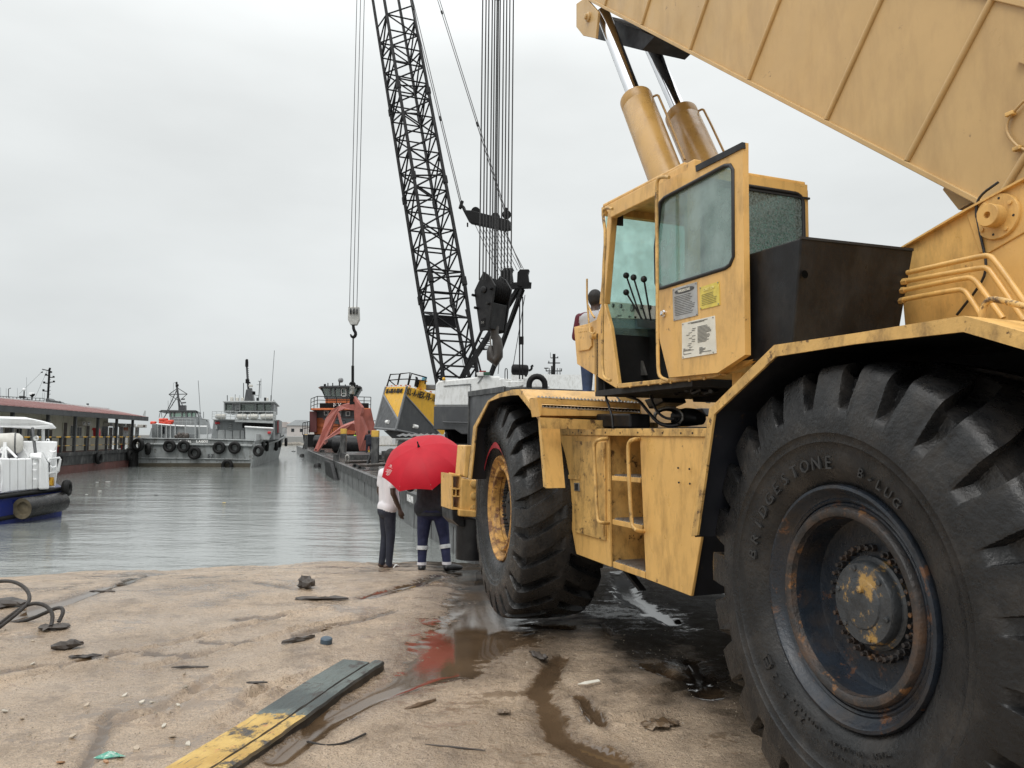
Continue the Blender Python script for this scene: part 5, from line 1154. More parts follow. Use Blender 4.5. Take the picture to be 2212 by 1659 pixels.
MB().pipe([a + V((.1, 0, .38)), a + V((.12, 0, .55)), a + V((.3, 0, .5))], .09, 10, 1).build('blue_valve', mat('blue_valve_paint', (.10, .30, .45), .4), fb, 60)
MB().tube(fz(1475, 470, 41), fz(1490, 390, 41), .12).build('vent_pipe', LT, fb); MB().tube(fz(1480, 393, 41), fz(1500, 388, 41), .25, .2).build('vent_cap', LT, fb)
MB().box(fz(1610, 470, 42), (.9, .5, .3)).build('hatch_winch', M['mgrey'], fb, bevel=.05)
# steel trestle the float leans on
for k in range(3): MB().box(V(((BN.x + BL.x) / 2 + k * 1.2, 43, DZ + .25)), (.4, 4, .5)).build('trestle_beam', M['barge'], fb)
MB().prism([fz(1100, 965, 41), fz(1640, 985, 41), fz(1600, 1040, 41), fz(1200, 1055, 41)], V((0, 3, 0))).build('float_keel', M['dgrey'], fb)

# ------------------------------------------------------------------ dark container beside the crawler crane
q0, q1 = at(1092, 836, 20), at(1014, 847, 22.5); ct = thing('site_container', (q0.x + 2, 22, DZ), 'dark grey steel container standing behind the yellow front fender', 'container')
dq_ = V((q1.x - q0.x, q1.y - q0.y, 0)); dn = V((dq_.y, -dq_.x, 0)).normalized()
zt_ = q0.z
MB().prism([V((q0.x, q0.y, DZ)), V((q1.x, q1.y, DZ)), V((q1.x, q1.y, zt_)), V((q0.x, q0.y, zt_))], dn * 6.0).build('container_body', M['dgrey'], ct, bevel=.03)
for k in range(3):
    p = V((q0.x, q0.y, 0)) + dq_ * (k / 2.); 
for (fa, fb_) in ((0, .02), (.98, 1.0)):
    a = V((q0.x, q0.y, 0)) + dq_ * fa - dn * .04; b_ = V((q0.x, q0.y, 0)) + dq_ * fb_ - dn * .04
    MB().prism([a + V((0, 0, DZ)), b_ + V((0, 0, DZ)), b_ + V((0, 0, zt_)), a + V((0, 0, zt_))], dn * .05).build('corner_post', M['barge'], ct)
a = V((q0.x, q0.y, zt_ - .13)) - dn * .05; MB().prism([a, a + dq_, a + dq_ + V((0, 0, .15)), a + V((0, 0, .15))], dn * .06).build('top_rail', M['barge'], ct)
MB().prism([V((q0.x, q0.y, zt_)) - dq_.normalized() * .03, V((q0.x, q0.y, zt_)) + dn * 6 - dq_.normalized() * .03, V((q0.x, q0.y, zt_ - .3)) + dn * 6 - dq_.normalized() * .03, V((q0.x, q0.y, zt_ - .3)) - dq_.normalized() * .03], dq_.normalized() * .03).build('top_rail', M['barge'], ct)
lg = at(1160, 836, 21); pts = [lg + V((.36 * math.cos(math.pi * k / 10) * .62, 0, .06 + .24 * math.sin(math.pi * k / 10))) for k in range(11)]
MB().pipe([lg + V((.22, 0, -.1))] + pts + [lg + V((-.22, 0, -.1))], .085, 10).build('lifting_lug', M['lattice'], ct, 60)

# ------------------------------------------------------------------ orange tug at the far end
TD = 88.
SKEW = -.19; RS = .6
tug = thing('tugboat', at(*z2(600, 1130), TD), 'orange and grey tugboat beyond the far end of the barge', 'tugboat')
def tb(name, m, x0, y0, x1, y1, d, depth=6., bevel=.04, par=None): return pxbox(name, m, par or tug, z2, x0, y0, x1, y1, TD + d, depth, bevel)
pxpoly(MB(), z2, [(170, 1010), (1020, 1010), (1000, 1180), (190, 1180)], TD, 22).build('hull', M['lattice'], tug)
tb('lower_house', M['orange'], 300, 820, 905, 1010, 1, 8); tb('mid_house', M['tuggrey'], 300, 722, 910, 822, 1.2, 8)
tb('aft_house', mat('dark_red_paint', (.09, .02, .02), .5), 248, 745, 330, 985, 0, 5)
for (pts, m) in (([(330, 900), (420, 880), (480, 885), (600, 905), (470, 930), (340, 920)], M['orange']), ([(400, 830), (470, 870), (640, 905), (820, 860), (900, 835), (900, 822), (400, 822)], M['tuggrey'])): pxpoly(MB(), z2, pts, TD + .8, .3).build('painted_swoosh', m, tug)
tb('upper_deck', M['orange'], 262, 708, 955, 728, -1, 12, .02); tb('upper_fascia', M['lattice'], 365, 650, 930, 706, 0, 9)
letters('tug_letter', 'MV', at(*z2(568, 675), TD - .1), (1, 0, 0), (0, 0, 1), .62, M['whitepaint'], tug, .02, .9, .02, .9)
tb('wheelhouse_base', M['orange'], 430, 598, 760, 650, 1, 6)
wb = [(430, 598), (760, 598), (830, 470), (370, 470)]
pxpoly(MB(), z2, [(430, 598), (440, 598), (395, 470), (370, 470)], TD + 1, 5).build('wheelhouse_pillar', M['tuggrey'], tug); pxpoly(MB(), z2, [(745, 598), (775, 598), (850, 470), (800, 470)], TD + 1, 5).build('wheelhouse_pillar', M['tuggrey'], tug)
pxpoly(MB(), z2, [(420, 598), (770, 598), (775, 575), (412, 575)], TD + .9, 5).build('wheelhouse_sill', M['tuggrey'], tug)
pxpoly(MB(), z2, [(425, 575), (772, 575), (835, 474), (372, 474)], TD + 3.5, .1).build('wheelhouse_back', M['dgrey'], tug)
for x in (480, 530, 600, 680): pxbox('window_bar', M['tuggrey'], tug, z2, x, 474, x + 14, 580, TD + .85, .2)
pxpoly(MB(), z2, [(425, 575), (772, 575), (835, 474), (372, 474)], TD + 1.0, .03).build('wheelhouse_glass', M['glass_pale'], tug)
for (x0, y0, x1, y1) in ((612, 482, 672, 488), (612, 565, 672, 573), (612, 482, 620, 573), (664, 482, 672, 573), (612, 535, 672, 541)): pxbox('white_window_frame', M['whitepaint'], tug, z2, x0, y0, x1, y1, TD + .7, .1)
pxpoly(MB(), z2, [(345, 470), (855, 470), (830, 450), (600, 445), (380, 452)], TD, 7).build('wheelhouse_roof', M['dgrey'], tug, bevel=.03)
MB().lathe([(.18, 0), (.28, .1), (.28, .42), (.2, .5)], at(*z2(585, 390), TD) , (1, -.3, .1), 18).build('searchlight', M['mgrey'], tug, 50); pxrod('searchlight_post', M['lattice'], tug, z2, (592, 445), (592, 405), TD, .12)
for x, y in ((425, 430), (460, 418), (515, 418), (795, 440), (740, 425), (660, 435)): pxrod('roof_fitting', M['lattice'], tug, z2, (x, 452), (x, y), TD, .22 if x in (425, 795) else .1)
for (x, y, s) in ((440, 765, 1), (585, 770, 1), (690, 772, 1), (880, 765, .8)):
    fr_ = pxbox('porthole_frame', M['whitepaint'], tug, z2, x - 26 * s, y - 26, x + 26 * s, y + 26, TD + .9, .3); pxbox('porthole_pane', M['windark'], fr_, z2, x - 16 * s, y - 18, x + 16 * s, y + 18, TD + .85, .1)
def railing(z, parent, pts, D, y_drop, n, m, r=.05, mids=1):
    r *= RS
    for a, b_ in zip(pts, pts[1:]):
        A, B_ = at(*z(*a), a[2] if len(a) > 2 else D), at(*z(*b_), D)
        rod('rail', m, parent, A, B_, r)
        dz = (at(*z(a[0], a[1] + y_drop), D) - at(*z(a[0], a[1]), D)).z
        for k in range(1, mids + 1): rod('rail', m, parent, A + V((0, 0, dz * k / (mids + 1))), B_ + V((0, 0, dz * k / (mids + 1))), r * .8)
        for i in range(n + 1): p = A + (B_ - A) * (i / n); rod('stanchion', m, parent, p, p + V((0, 0, dz)), r)
railing(z2, tug, [(265, 600), (340, 572), (560, 578), (800, 578), (955, 582)], TD - 1, 130, 2, M['lattice'], .07, 2)
railing(z2, tug, [(172, 878), (250, 860)], TD - .5, 140, 3, M['lattice'], .07, 1); railing(z2, tug, [(890, 852), (1018, 855)], TD - .5, 140, 4, M['lattice'], .07, 1)
railing(z2, tug, [(440, 850), (660, 852)], TD - 1, 130, 3, M['lattice'], .05, 1)
# ------------------------------------------------------------------ floating dock office on the left
M['cream'] = mat('cream_wall_panel', (.52, .51, .43), .6, var=.06, scale=1.5, dirt=(.30, .29, .23), damt=.4, dscale=1.6, dstretch=3)
M['roofred'] = mat('red_brown_roof_sheet', (.17, .068, .062), .45, var=.12, scale=.6, dirt=(.26, .14, .125), damt=.4, dscale=.9)
M['fascia'] = mat('black_roof_fascia', (.045, .048, .05), .5, var=.2, scale=1)
M['hullred'] = mat('red_boot_topping', (.11, .045, .038), .6, var=.25, scale=1.2, dirt=(.05, .04, .035), damt=.6, dscale=2)
M['doordark'] = mat('dark_brown_door', (.045, .032, .024), .5, var=.2, scale=3)
M['acwhite'] = mat('air_conditioner_casing', (.50, .49, .45), .55, var=.1)
M['redp'] = mat('red_paint', (.45, .03, .035), .45, var=.1, scale=3)
M['navygrey'] = mat('naval_grey_paint', (.24, .257, .262), .5, var=.08, scale=.8, dirt=(.14, .14, .13), damt=.45, dscale=1.3, dstretch=3, rust=(.10, .06, .04), ramt=.04, rscale=2)
M['hullgrey'] = mat('weathered_grey_hull', (.25, .268, .268), .5, var=.14, scale=.8, dirt=(.07, .065, .058), damt=.9, dscale=1.3, dstretch=3.2, rust=(.06, .045, .035), ramt=.16, rscale=1.7)
M['palegrey'] = mat('pale_grey_paint', (.38, .40, .40), .5, var=.08, scale=1, dirt=(.25, .25, .24), damt=.4, dscale=1.4, dstretch=2.5)
M['growth'] = mat('waterline_growth', (.06, .052, .035), .7, var=.3, scale=2)
M['blue'] = mat('royal_blue_hull', (.010, .022, .15), .35, var=.15, scale=1.5, dirt=(.03, .035, .09), damt=.5, dscale=2)
M['lifeorange'] = mat('orange_life_jacket', (.62, .06, .03), .5, var=.15, scale=5)
M['shipwhite'] = mat('clean_white_paint', (.78, .79, .79), .38, var=.03, scale=2, dirt=(.55, .54, .50), damt=.35, dscale=2.5, dstretch=2.5)
EA = math.radians(9.1); EH = V((-math.sin(EA), math.cos(EA), 0)); EW = V((math.cos(EA), math.sin(EA), 0)); E0 = onz(279, 1008, WATER_Z)
def Ef(s, t, z): return E0 + EH * s + EW * t + V((0, 0, z - WATER_Z))
def eh(p, t=0.): return onplane(p[0], p[1], E0 + EW * t, EW)
def es(p, t=0.): q = eh(p, t) - E0; return q.dot(EH), q.z + WATER_Z
dock = thing('dock_house', Ef(-8, -3, WATER_Z), 'long floating dock office with red roof and cream walls on the left', 'dock house')
ZDK = es(zd(1820, 1238))[1]; NEAR = -34.; FAR = 1.6
ax_e = (EH, EW, V((0, 0, 1)))
def ebox(name, m, s0, s1, t0, t1, z_0, z_1, par=None, bevel=0): return MB().box(Ef((s0 + s1) / 2, (t0 + t1) / 2, (z_0 + z_1) / 2), (abs(s1 - s0), abs(t1 - t0), abs(z_1 - z_0)), ax_e).build(name, m, par or dock, bevel=bevel)
ebox('hull', M['barge'], NEAR, FAR, -9, 0, -.02, ZDK - .02); ebox('hull_bottom', M['hullred'], NEAR, FAR, -8.98, -.02, -1.2, -.025); ebox('deck_edge', M['barge'], NEAR, FAR, -.1, .06, ZDK - .16, ZDK + .02); ebox('deck', M['hullred'], NEAR, FAR, -9, -.1, ZDK - .018, ZDK)
TW = -1.5
zE = es(zd(1820, 845), .2)[1]
zE0 = (es(zd(700, 750), .2)[1] + es(zd(1600, 822), .2)[1]) / 2
zF1 = (es(zd(700, 668), .25)[1] + es(zd(1600, 760), .25)[1]) / 2
n_pan = 26; sW0, sW1 = NEAR, FAR - 1.2
for i in range(n_pan):
    a = sW0 + (sW1 - sW0) * i / n_pan; b_ = sW0 + (sW1 - sW0) * (i + 1) / n_pan; ebox('wall_panel', M['cream'], a + .012, b_ - .012, TW - .1, TW, ZDK + .005, zE0 + .1)
ebox('wall_core', M['doordark'], sW0, sW1, TW - 5.5, TW - .08, ZDK, zE0 + .05)
ebox('roof_fascia', M['fascia'], NEAR, FAR + 1.0, .12, .24, zE0, zF1); ebox('eave_soffit', M['cream'], NEAR, FAR + .9, TW - .2, .12, zE0 + .1, zE0 + .16)
zR = (es(zd(200, 553), -4.2)[1] + es(zd(1400, 672), -4.2)[1]) / 2; sR = es(zd(1480, 680), -4.2)[0]
mb = MB(); mb.add([Ef(NEAR, .26, zF1), Ef(FAR + 1, .26, zF1), Ef(sR, -4.2, zR), Ef(NEAR, -4.2, zR), Ef(FAR + 1, -8.6, zF1), Ef(NEAR, -8.6, zF1)], [(0, 1, 2, 3), (3, 2, 4, 5), (1, 4, 2), (0, 3, 5), (0, 5, 4, 1)])
roof = mb.build('roof', M['roofred'], dock)
for i in range(60):
    s_ = NEAR + i * .6
    if s_ < sR: rod('roof_seam', M['roofred'], roof, Ef(s_, .2, zF1 + .02), Ef(s_, -4.15, zR + .02), .02)
ebox('ridge_cap', M['shipwhite'], NEAR, sR, -4.35, -4.05, zR - .02, zR + .07)
zRl = (es(zd(1000, 1066), -.12)[1] + es(zd(1700, 1064), -.12)[1]) / 2; zM = (es(zd(900, 1188), -.12)[1] + es(zd(1600, 1165), -.12)[1]) / 2
s_a = [es(zd(x, 1066), -.12)[0] for x in (150, 645, 1025, 1340, 1600, 1822)]
for s_ in s_a + [s_a[0] - 5, s_a[0] - 9.5]: ebox('roof_post', M['fascia'], s_ - .07, s_ + .07, -.17, -.04, ZDK, zE0 + .05)
for s_ in [(a + b_) / 2 for a, b_ in zip(s_a, s_a[1:])]: ebox('rail_post', M['fascia'], s_ - .06, s_ + .06, -.18, -.06, ZDK, zRl)
L_ = .55; k = 0; s_ = s_a[0] - 6
while s_ < FAR + .3:
    rod('rail_piece', M['ygloss'] if k % 2 else M['fascia'], dock, Ef(s_, -.12, zRl), Ef(s_ + L_, -.12, zRl), .035)
    rod('rail_piece', M['post_y'] if k % 2 else M['fascia'], dock, Ef(s_, -.12, zM), Ef(s_ + L_, -.12, zM), .018)
    s_ += L_; k += 1
def edoor(x0, x1, y0, y1): 
    a, b_ = es(zd(x0, 1000), TW)[0], es(zd(x1, 1000), TW)[0]; zt2 = es(zd(x0, y0), TW)[1]
    d = ebox('door', M['doordark'], a, b_, TW, TW + .04, ZDK + .01, zt2); ebox('door_frame', M['cream'], a - .06, a, TW, TW + .06, ZDK + .01, zt2, d)
def ewin(x0, x1, y0, y1):
    a, b_ = es(zd(x0, 1000), TW)[0], es(zd(x1, 1000), TW)[0]; z0_, z1_ = es(zd(x0, y1), TW)[1], es(zd(x0, y0), TW)[1]
    d = ebox('window', M['acwhite'], a - .07, b_ + .07, TW, TW + .03, z0_ - .07, z1_ + .07); ebox('pane', M['windark'], a, (a + b_) / 2 - .03, TW + .031, TW + .04, z0_, z1_, d); ebox('pane', M['windark'], (a + b_) / 2 + .03, b_, TW + .031, TW + .04, z0_, z1_, d)
def eac(x0, x1, y0, y1):
    a, b_ = es(zd(x0, 880), TW)[0], es(zd(x1, 880), TW)[0]; z0_, z1_ = es(zd(x0, y1), TW)[1], es(zd(x0, y0), TW)[1]
    d = ebox('air_conditioner', M['acwhite'], a, b_, TW, TW + .38, z0_, z1_, bevel=.02); ebox('grille', M['windark'], a + .08 * (1), (a + b_) / 2, TW + .381, TW + .39, z0_ + .05, z1_ - .05, d)
for q in ((620, 712, 965, 0), (862, 915, 866, 0), (1176, 1226, 885, 0), (1506, 1548, 930, 0), (1645, 1688, 905, 0), (1776, 1804, 905, 0), (40, 110, 940, 0)): edoor(*q)
for q in ((968, 1010, 910, 1050), (1060, 1118, 930, 1050), (1400, 1482, 920, 1060), (1566, 1600, 930, 1050), (1700, 1760, 930, 1050), (1868, 1912, 930, 1060), (140, 180, 945, 1050), (216, 290, 950, 1050), (368, 440, 950, 1050), (505, 585, 950, 1050)): ewin(*q)
for q in ((1045, 1095, 845, 905), (1105, 1182, 848, 908), (1425, 1490, 862, 915), (1492, 1552, 866, 918), (1615, 1672, 876, 925), (1728, 1798, 880, 930), (1900, 1955, 890, 935), (570, 600, 820, 860)): eac(*q)
# things on the dock
p = eh(zd(1300, 1060), -.3); mb = MB(); mb.prism([p + V((-.25, 0, -.5)), p + V((.25, 0, -.5)), p + V((.3, 0, .5)), p + V((-.3, 0, .5))], V((0, .4, 0)))
o = thing('lifebuoy_box', p, 'red lifebuoy stand on the dock walkway under the eaves', 'lifebuoy stand'); pxpoly(MB(), zd, [(1285, 970), (1325, 970), (1320, 1060), (1288, 1060)], p.y, .4).build('cabinet', M['redp'], o); pxpoly(MB(), zd, [(1268, 970), (1280, 938), (1328, 938), (1325, 972)], p.y - .05, .5).build('hood', M['redp'], o); pxpoly(MB(), zd, [(1342, 960), (1352, 940), (1366, 1000), (1362, 1050), (1345, 1045)], p.y, .3).build('lifebuoy', M['redp'], o)
for i, (x, y, lb) in enumerate(((805, 1245, 'red fire bottle behind the white boat at the dock edge'), (1690, 1200, 'red fire bottle standing on the far part of the dock deck'))):
    p = eh(zd(x, y + 35), -.4); tag(MB().lathe([(.07, 0), (.08, .03), (.08, .26), (.04, .32), (.03, .38)], V((p.x, p.y, ZDK)), (0, 0, 1), 14).build('fire_bottle', M['redp'], None, 50), lb, 'fire bottle', 'red fire bottles on the dock')
for i, (x, y, lb) in enumerate(((1365, 1360, 'tyre fender hung on the middle of the dock hull'), (1795, 1320, 'tyre fender hung near the far end of the dock hull'), (810, 1390, 'tyre fender on the dock hull beside the white boat'))):
    tyre_fender(eh(zd(x, y), .17), EW, .34, .10, lb, 'tyres on the dock hull')

# ------------------------------------------------------------------ ship hidden behind the dock: mast and upper works
SD = 62.
SKEW = -.36; RS = .38
ship = thing('moored_ship', at(*zd(600, 760), SD), 'grey ship behind the dock roof, showing its tall black mast and rails', 'ship')
pxbox('upper_house', M['navygrey'], ship, zd, -700, 590, 860, 830, SD, 9); pxpoly(MB(), zd, [(630, 535), (660, 525), (700, 560), (790, 565), (845, 600), (845, 620), (630, 620)], SD - .3, 2).build('mast_house', M['dgrey'], ship)
mx_ = [(685, 118), (662, 530)]; pxrod('mast', M['lattice'], ship, zd, (684, 125), (662, 535), SD, .22)
for (a, b_) in (((585, 128), (685, 150)), ((620, 210), (680, 213)), ((670, 240), (738, 240)), ((598, 318), (670, 322)), ((670, 308), (748, 304)), ((588, 428), (665, 432))):
    pxrod('yard', M['lattice'], ship, zd, a, b_, SD, .1)
for (x, y) in ((632, 200), (605, 308), (595, 415), (735, 232), (700, 165), (740, 296), (684, 118)): pxbox('mast_lamp', M['lattice'], ship, zd, x - 9, y - 12, x + 9, y + 10, SD - .1, .3)
for k in range(7): y = 170 + k * 50; pxrod('mast_step', M['lattice'], ship, zd, (665, y + 8), (700, y), SD, .05)
pxpoly(MB(), zd, [(558, 175), (575, 160), (592, 162), (585, 178)], SD, .1).build('pennant', M['dgrey'], ship)
for (a, b_) in (((600, 145), (270, 465)), ((652, 150), (490, 510))): pxrod('halyard', M['rope'], ship, zd, a, b_, SD, .025)
for x, y in ((8, 380), (85, 390), (240, 385), (368, 240), (590, 450), (615, 450)): pxrod('whip_antenna', M['navygrey'], ship, zd, (x, 560), (x, y), SD, .03)
pxrod('lamp_pole', M['lattice'], ship, zd, (115, 560), (118, 400), SD, .07); pxrod('lamp_arm', M['lattice'], ship, zd, (118, 400), (150, 388), SD, .07)
pxrod('radome_post', M['lattice'], ship, zd, (330, 540), (334, 430), SD, .12); MB().ball(at(*zd(333, 408), SD), (.13, .13, .12)).build('radome', M['shipwhite'], ship, 60)
MB().lathe([(.05, 0), (.05, .35), (.20, .52), (.21, .58), (.20, .62)], at(*zd(440, 572), SD), (0, 0, 1), 16).build('satellite_drum', M['lattice'], ship, 40); MB().lathe([(.22, 0), (.22, .14), (.18, .17)], at(*zd(440, 482), SD), (0, 0, 1), 16).build('drum_lid', M['shipwhite'], ship, 40)
pxbox('life_raft_cradle', M['lattice'], ship, zd, 262, 540, 390, 562, SD, .8); pxbox('searchlight_box', M['dgrey'], ship, zd, 262, 495, 320, 525, SD, .8)
railing(zd, ship, [(0, 500), (180, 512), (380, 522), (610, 530)], SD, 70, 4, M['lattice'], .06, 1)
MB().ball(at(*zd(822, 588), SD - .5), .14).build('capstan', M['dgrey'], ship, 60); MB().lathe([(.12, 0), (.12, .14), (.05, .18)], at(*zd(1208, 650), SD), (0, 0, 1), 12).build('vent_head', M['shipwhite'], ship, 40); pxrod('vent_pipe', M['dgrey'], ship, zd, (1212, 640), (1212, 600), SD, .25)
# distant harbour crane
hc_ = thing('harbour_crane', at(*zd(2000, 800), 240), 'faint distant harbour crane seen over the dock roof', 'crane')
for (a, b_) in (((1975, 790), (2005, 700)), ((2003, 780), (2008, 700)), ((1982, 775), (2002, 765)), ((1988, 752), (2004, 742)), ((1995, 730), (2005, 722)), ((1960, 800), (2010, 800))): pxrod('crane_strut', M['palegrey'], hc_, zd, a, b_, 240, .45)

# ------------------------------------------------------------------ grey landing boat moored stern-on
GD = 48.
SKEW = -.27; RS = .5
gb = thing('grey_workboat', at(*zb(900, 1500), GD), 'big weathered grey workboat moored stern-on with tyres on its hull', 'workboat')
def gp(x, y, D): return at(*zb(x, y), D)
hullst = [((130, 1505), (1585, 1500), (1652, 1150), (128, 1120), 48.), ((420, 1440), (1700, 1462), (1800, 1120), (420, 1100), 54.), ((800, 1410), (1830, 1420), (1935, 1075), (800, 1070), 61.), ((1500, 1390), (1905, 1390), (2020, 1035), (1500, 1040), 67.), ((1930, 1370), (1932, 1370), (2042, 1010), (2040, 1010), 70.)]
mb = MB(); mb.loft([[gp(*a, D) - V((0, 0, .7)), gp(*b_, D) - V((0, 0, .7)), gp(*c_, D), gp(*d_, D)] for a, b_, c_, d_, D in hullst]); hull = mb.build('hull', M['hullgrey'], gb)
for y0, y1, r in ((1205, 1215, .085), (1385, 1395, .05), (1132, 1150, .04)):
    MB().pipe([gp(150, y0 - 12, GD - .05), gp(900, y0 - 4, GD - .05), gp(1630 - (y0 - 1132) * .2, y1, GD - .05)], r, 10).build('rub_rail', M['hullgrey'], gb, 60)
MB().pipe([gp(1640, 1215, GD - .03), gp(1800, 1190, 54), gp(1935, 1150, 61), gp(2030, 1100, 68)], .09, 10).build('rub_rail', M['hullgrey'], gb, 60)
pxpoly(MB(), zb, [(138, 1440), (1590, 1440), (1580, 1500), (140, 1505)], GD - .02, .05).build('waterline_band', M['growth'], gb)
# white draft stripes on the side
for i, x in enumerate((1600, 1650, 1700, 1760, 1830)):
    D = 48.3 + i * 3.4; a, b_ = gp(x + 10, 1370 - i * 8, D), gp(x - 5, 1480 - i * 18, D); MB().hexa([a + V((.03, 0, 0)), a + V((-.03, .5, 0)), a + V((-.03, .5, -.05)), a + V((.03, 0, -.05)), b_ + V((.04, 0, 0)), b_ + V((-.02, .5, 0)), b_ + V((-.02, .5, .05)), b_ + V((.04, 0, .05))]).build('draft_stripe', M['palegrey'], gb)
letters('stern_letter', 'LAGOS', gp(960, 1162, GD - .12), (1, 0, 0), (0, 0, 1), .20, M['whitepaint'], gb, .01, 1.0, .01, .8)
letters('draft_number', '57', gp(1070, 1350, GD - .1), (1, 0, 0), (0, 0, 1), .28, M['dgrey'], gb, .01, 1.0, .02, .8); letters('stern_letter', 'AMIRAL', gp(745, 1160, GD - .12), (1, 0, 0), (0, 0, 1), .17, M['whitepaint'], gb, .01, 1.0, .01, .75)
def gbx(name, m, x0, y0, x1, y1, d, depth, bevel=.03, par=None): return pxbox(name, m, par or gb, zb, x0, y0, x1, y1, GD + d, depth, bevel)
# deckhouse
pxpoly(MB(), zb, [(1075, 1135), (1890, 1140), (1890, 880), (1110, 880)], GD + 4, 10).build('deckhouse', M['navygrey'], gb, bevel=.05)
gbx('boat_deck', M['palegrey'], 1095, 866, 1895, 884, 3.2, 11); gbx('locker_door', M['palegrey'], 1165, 1010, 1255, 1130, 3.9, .1); gbx('locker_door', M['palegrey'], 1262, 1012, 1350, 1132, 3.9, .1); gbx('locker_door', M['palegrey'], 1358, 1014, 1450, 1132, 3.9, .1); gbx('locker_door', M['palegrey'], 1458, 1016, 1510, 1132, 3.9, .1)
gbx('awning_gap_shade', M['windark'], 1480, 925, 1880, 985, 3.7, .3); gbx('sign_board', M['redp'], 1128, 905, 1190, 935, 3.9, .1); gbx('fuse_box', M['palegrey'], 1135, 950, 1160, 1005, 3.8, .3)  # the dark box paints in the shade of the deck awning gap
for k in range(4): MB().pipe([gp(1295, 935 + k * 25, GD + 3.9), gp(1325, 928 + k * 25, GD + 3.7), gp(1355, 935 + k * 25, GD + 3.9)], .02, 6, 1).build('wall_rung', M['palegrey'], gb, 60)
pxpoly(MB(), zb, [(1390, 905), (1880, 925), (1890, 890), (1400, 880)], GD + 2.6, 1.4).build('raft_platform', M['palegrey'], gb)
# bulwark pieces
pxpoly(MB(), zb, [(1520, 1140), (1830, 1140), (1890, 990), (1700, 985), (1520, 960)], GD + 2.4, .2).build('wing_bulwark', M['palegrey'], gb, bevel=.03); MB().pipe([gp(1515, 968, GD + 2.3), gp(1620, 975, GD + 2.3), gp(1885, 990, GD + 2.3)], .055, 10, 1).build('bulwark_rail', M['shipwhite'], gb, 60)
MB().prism([gp(1645, 1150, 48.4), gp(1985, 1085, 66), gp(1985, 1000 + 65, 66), gp(1645, 1065, 48.4)], V((.1, -.05, 0))).build('side_bulwark', M['palegrey'], gb)
MB().prism([gp(1975, 1090, 64), gp(2045, 1050, 70), gp(2045, 985, 70), gp(1965, 985, 64)], V((.1, -.05, 0))).build('bow_bulwark', M['palegrey'], gb)
# stern bulwark frames on the left
pxpoly(MB(), zb, [(360, 1120), (730, 1125), (730, 960), (370, 930)], GD + 3, .15).build('stern_bulwark', M['navygrey'], gb); MB().pipe([gp(365, 932, GD + 2.9), gp(600, 955, GD + 2.9), gp(860, 965, GD + 2.9), gp(1035, 965, GD + 2.9)], .05, 8, 1).build('bulwark_rail', M['shipwhite'], gb, 60)
for x in (380, 430, 490, 545, 605, 735, 865, 915, 1020): pxbox('bulwark_stay', M['palegrey'], gb, zb, x, 945, x + 12, 1122, GD + 2.8, .25)
gbx('bulwark_panel', M['navygrey'], 865, 945, 930, 1125, 3.2, .15); gbx('bulwark_panel', M['navygrey'], 770, 1060, 860, 1120, 3.3, .15); gbx('engine_box', M['navygrey'], 310, 930, 365, 1120, 3.5, 2); gbx('freeing_port', M['windark'], 445, 970, 475, 1060, 2.95, .1)
o = MB(); 
for k in range(9): o.ball(gp(630 + k * 17, 1095 + 12 * math.sin(k * 2.3), GD + 2.2), (.16, .14, .13 + .05 * (k % 3)), 8, 6)
tag(o.build('net_heap', M['timber'], gb, 60), kind='stuff')
tag(o, None) if False else None
# bridge
pxpoly(MB(), zb, [(1245, 780), (1890, 785), (1885, 755), (1252, 752)], GD + 5, 6).build('bridge_sill', M['navygrey'], gb)
for x0, x1 in ((1240, 1262), (1350, 1372), (1445, 1462), (1640, 1665), (1745, 1768), (1850, 1890)): gbx('bridge_pillar', M['navygrey'], x0, 655, x1, 784, 4.9, 6 if x0 in (1240, 1850) else .3)
gbx('bridge_wall', M['navygrey'], 1366, 655, 1448, 784, 5.0, .2); gbx('bridge_bulkhead', M['dgrey'], 1262, 655, 1870, 784, 10.5, .2); gbx('bridge_header', M['navygrey'], 1250, 645, 1890, 668, 4.8, 6.2)
for x0, x1, y0, y1 in ((1465, 1640, 675, 768), (1262, 1350, 680, 770), (1770, 1850, 680, 775), (1668, 1745, 680, 775)):
    w_ = gbx('bridge_window', M['glass_pale'], x0, y0, x1, y1, 5.05, .04, 0)
for (x0, y0, x1, y1) in ((1460, 670, 1645, 678), (1460, 764, 1645, 772)): gbx('window_frame', M['palegrey'], x0, y0, x1, y1, 4.75, .1)
gbx('captain_chair', M['windark'], 1540, 730, 1580, 780, 6, .5); gbx('bridge_roof', M['palegrey'], 1228, 634, 1905, 652, 4, 8)
for k in range(6): pxrod('bridge_ladder_rung', M['palegrey'], gb, zb, (1388, 670 + k * 20), (1448, 670 + k * 20), GD + 4.6, .04)
for x in (1388, 1448): pxrod('bridge_ladder_rail', M['palegrey'], gb, zb, (x, 780), (x, 560), GD + 4.6, .04)
for (x, y) in ((1340, 608), (1412, 614), (1478, 614), (1680, 614), (1780, 612), (1800, 616)): gbx('roof_unit', M['acwhite'] if x < 1500 or x > 1790 else M['windark'], x - 17, y - 24, x + 17, 636, 4.6, .6)
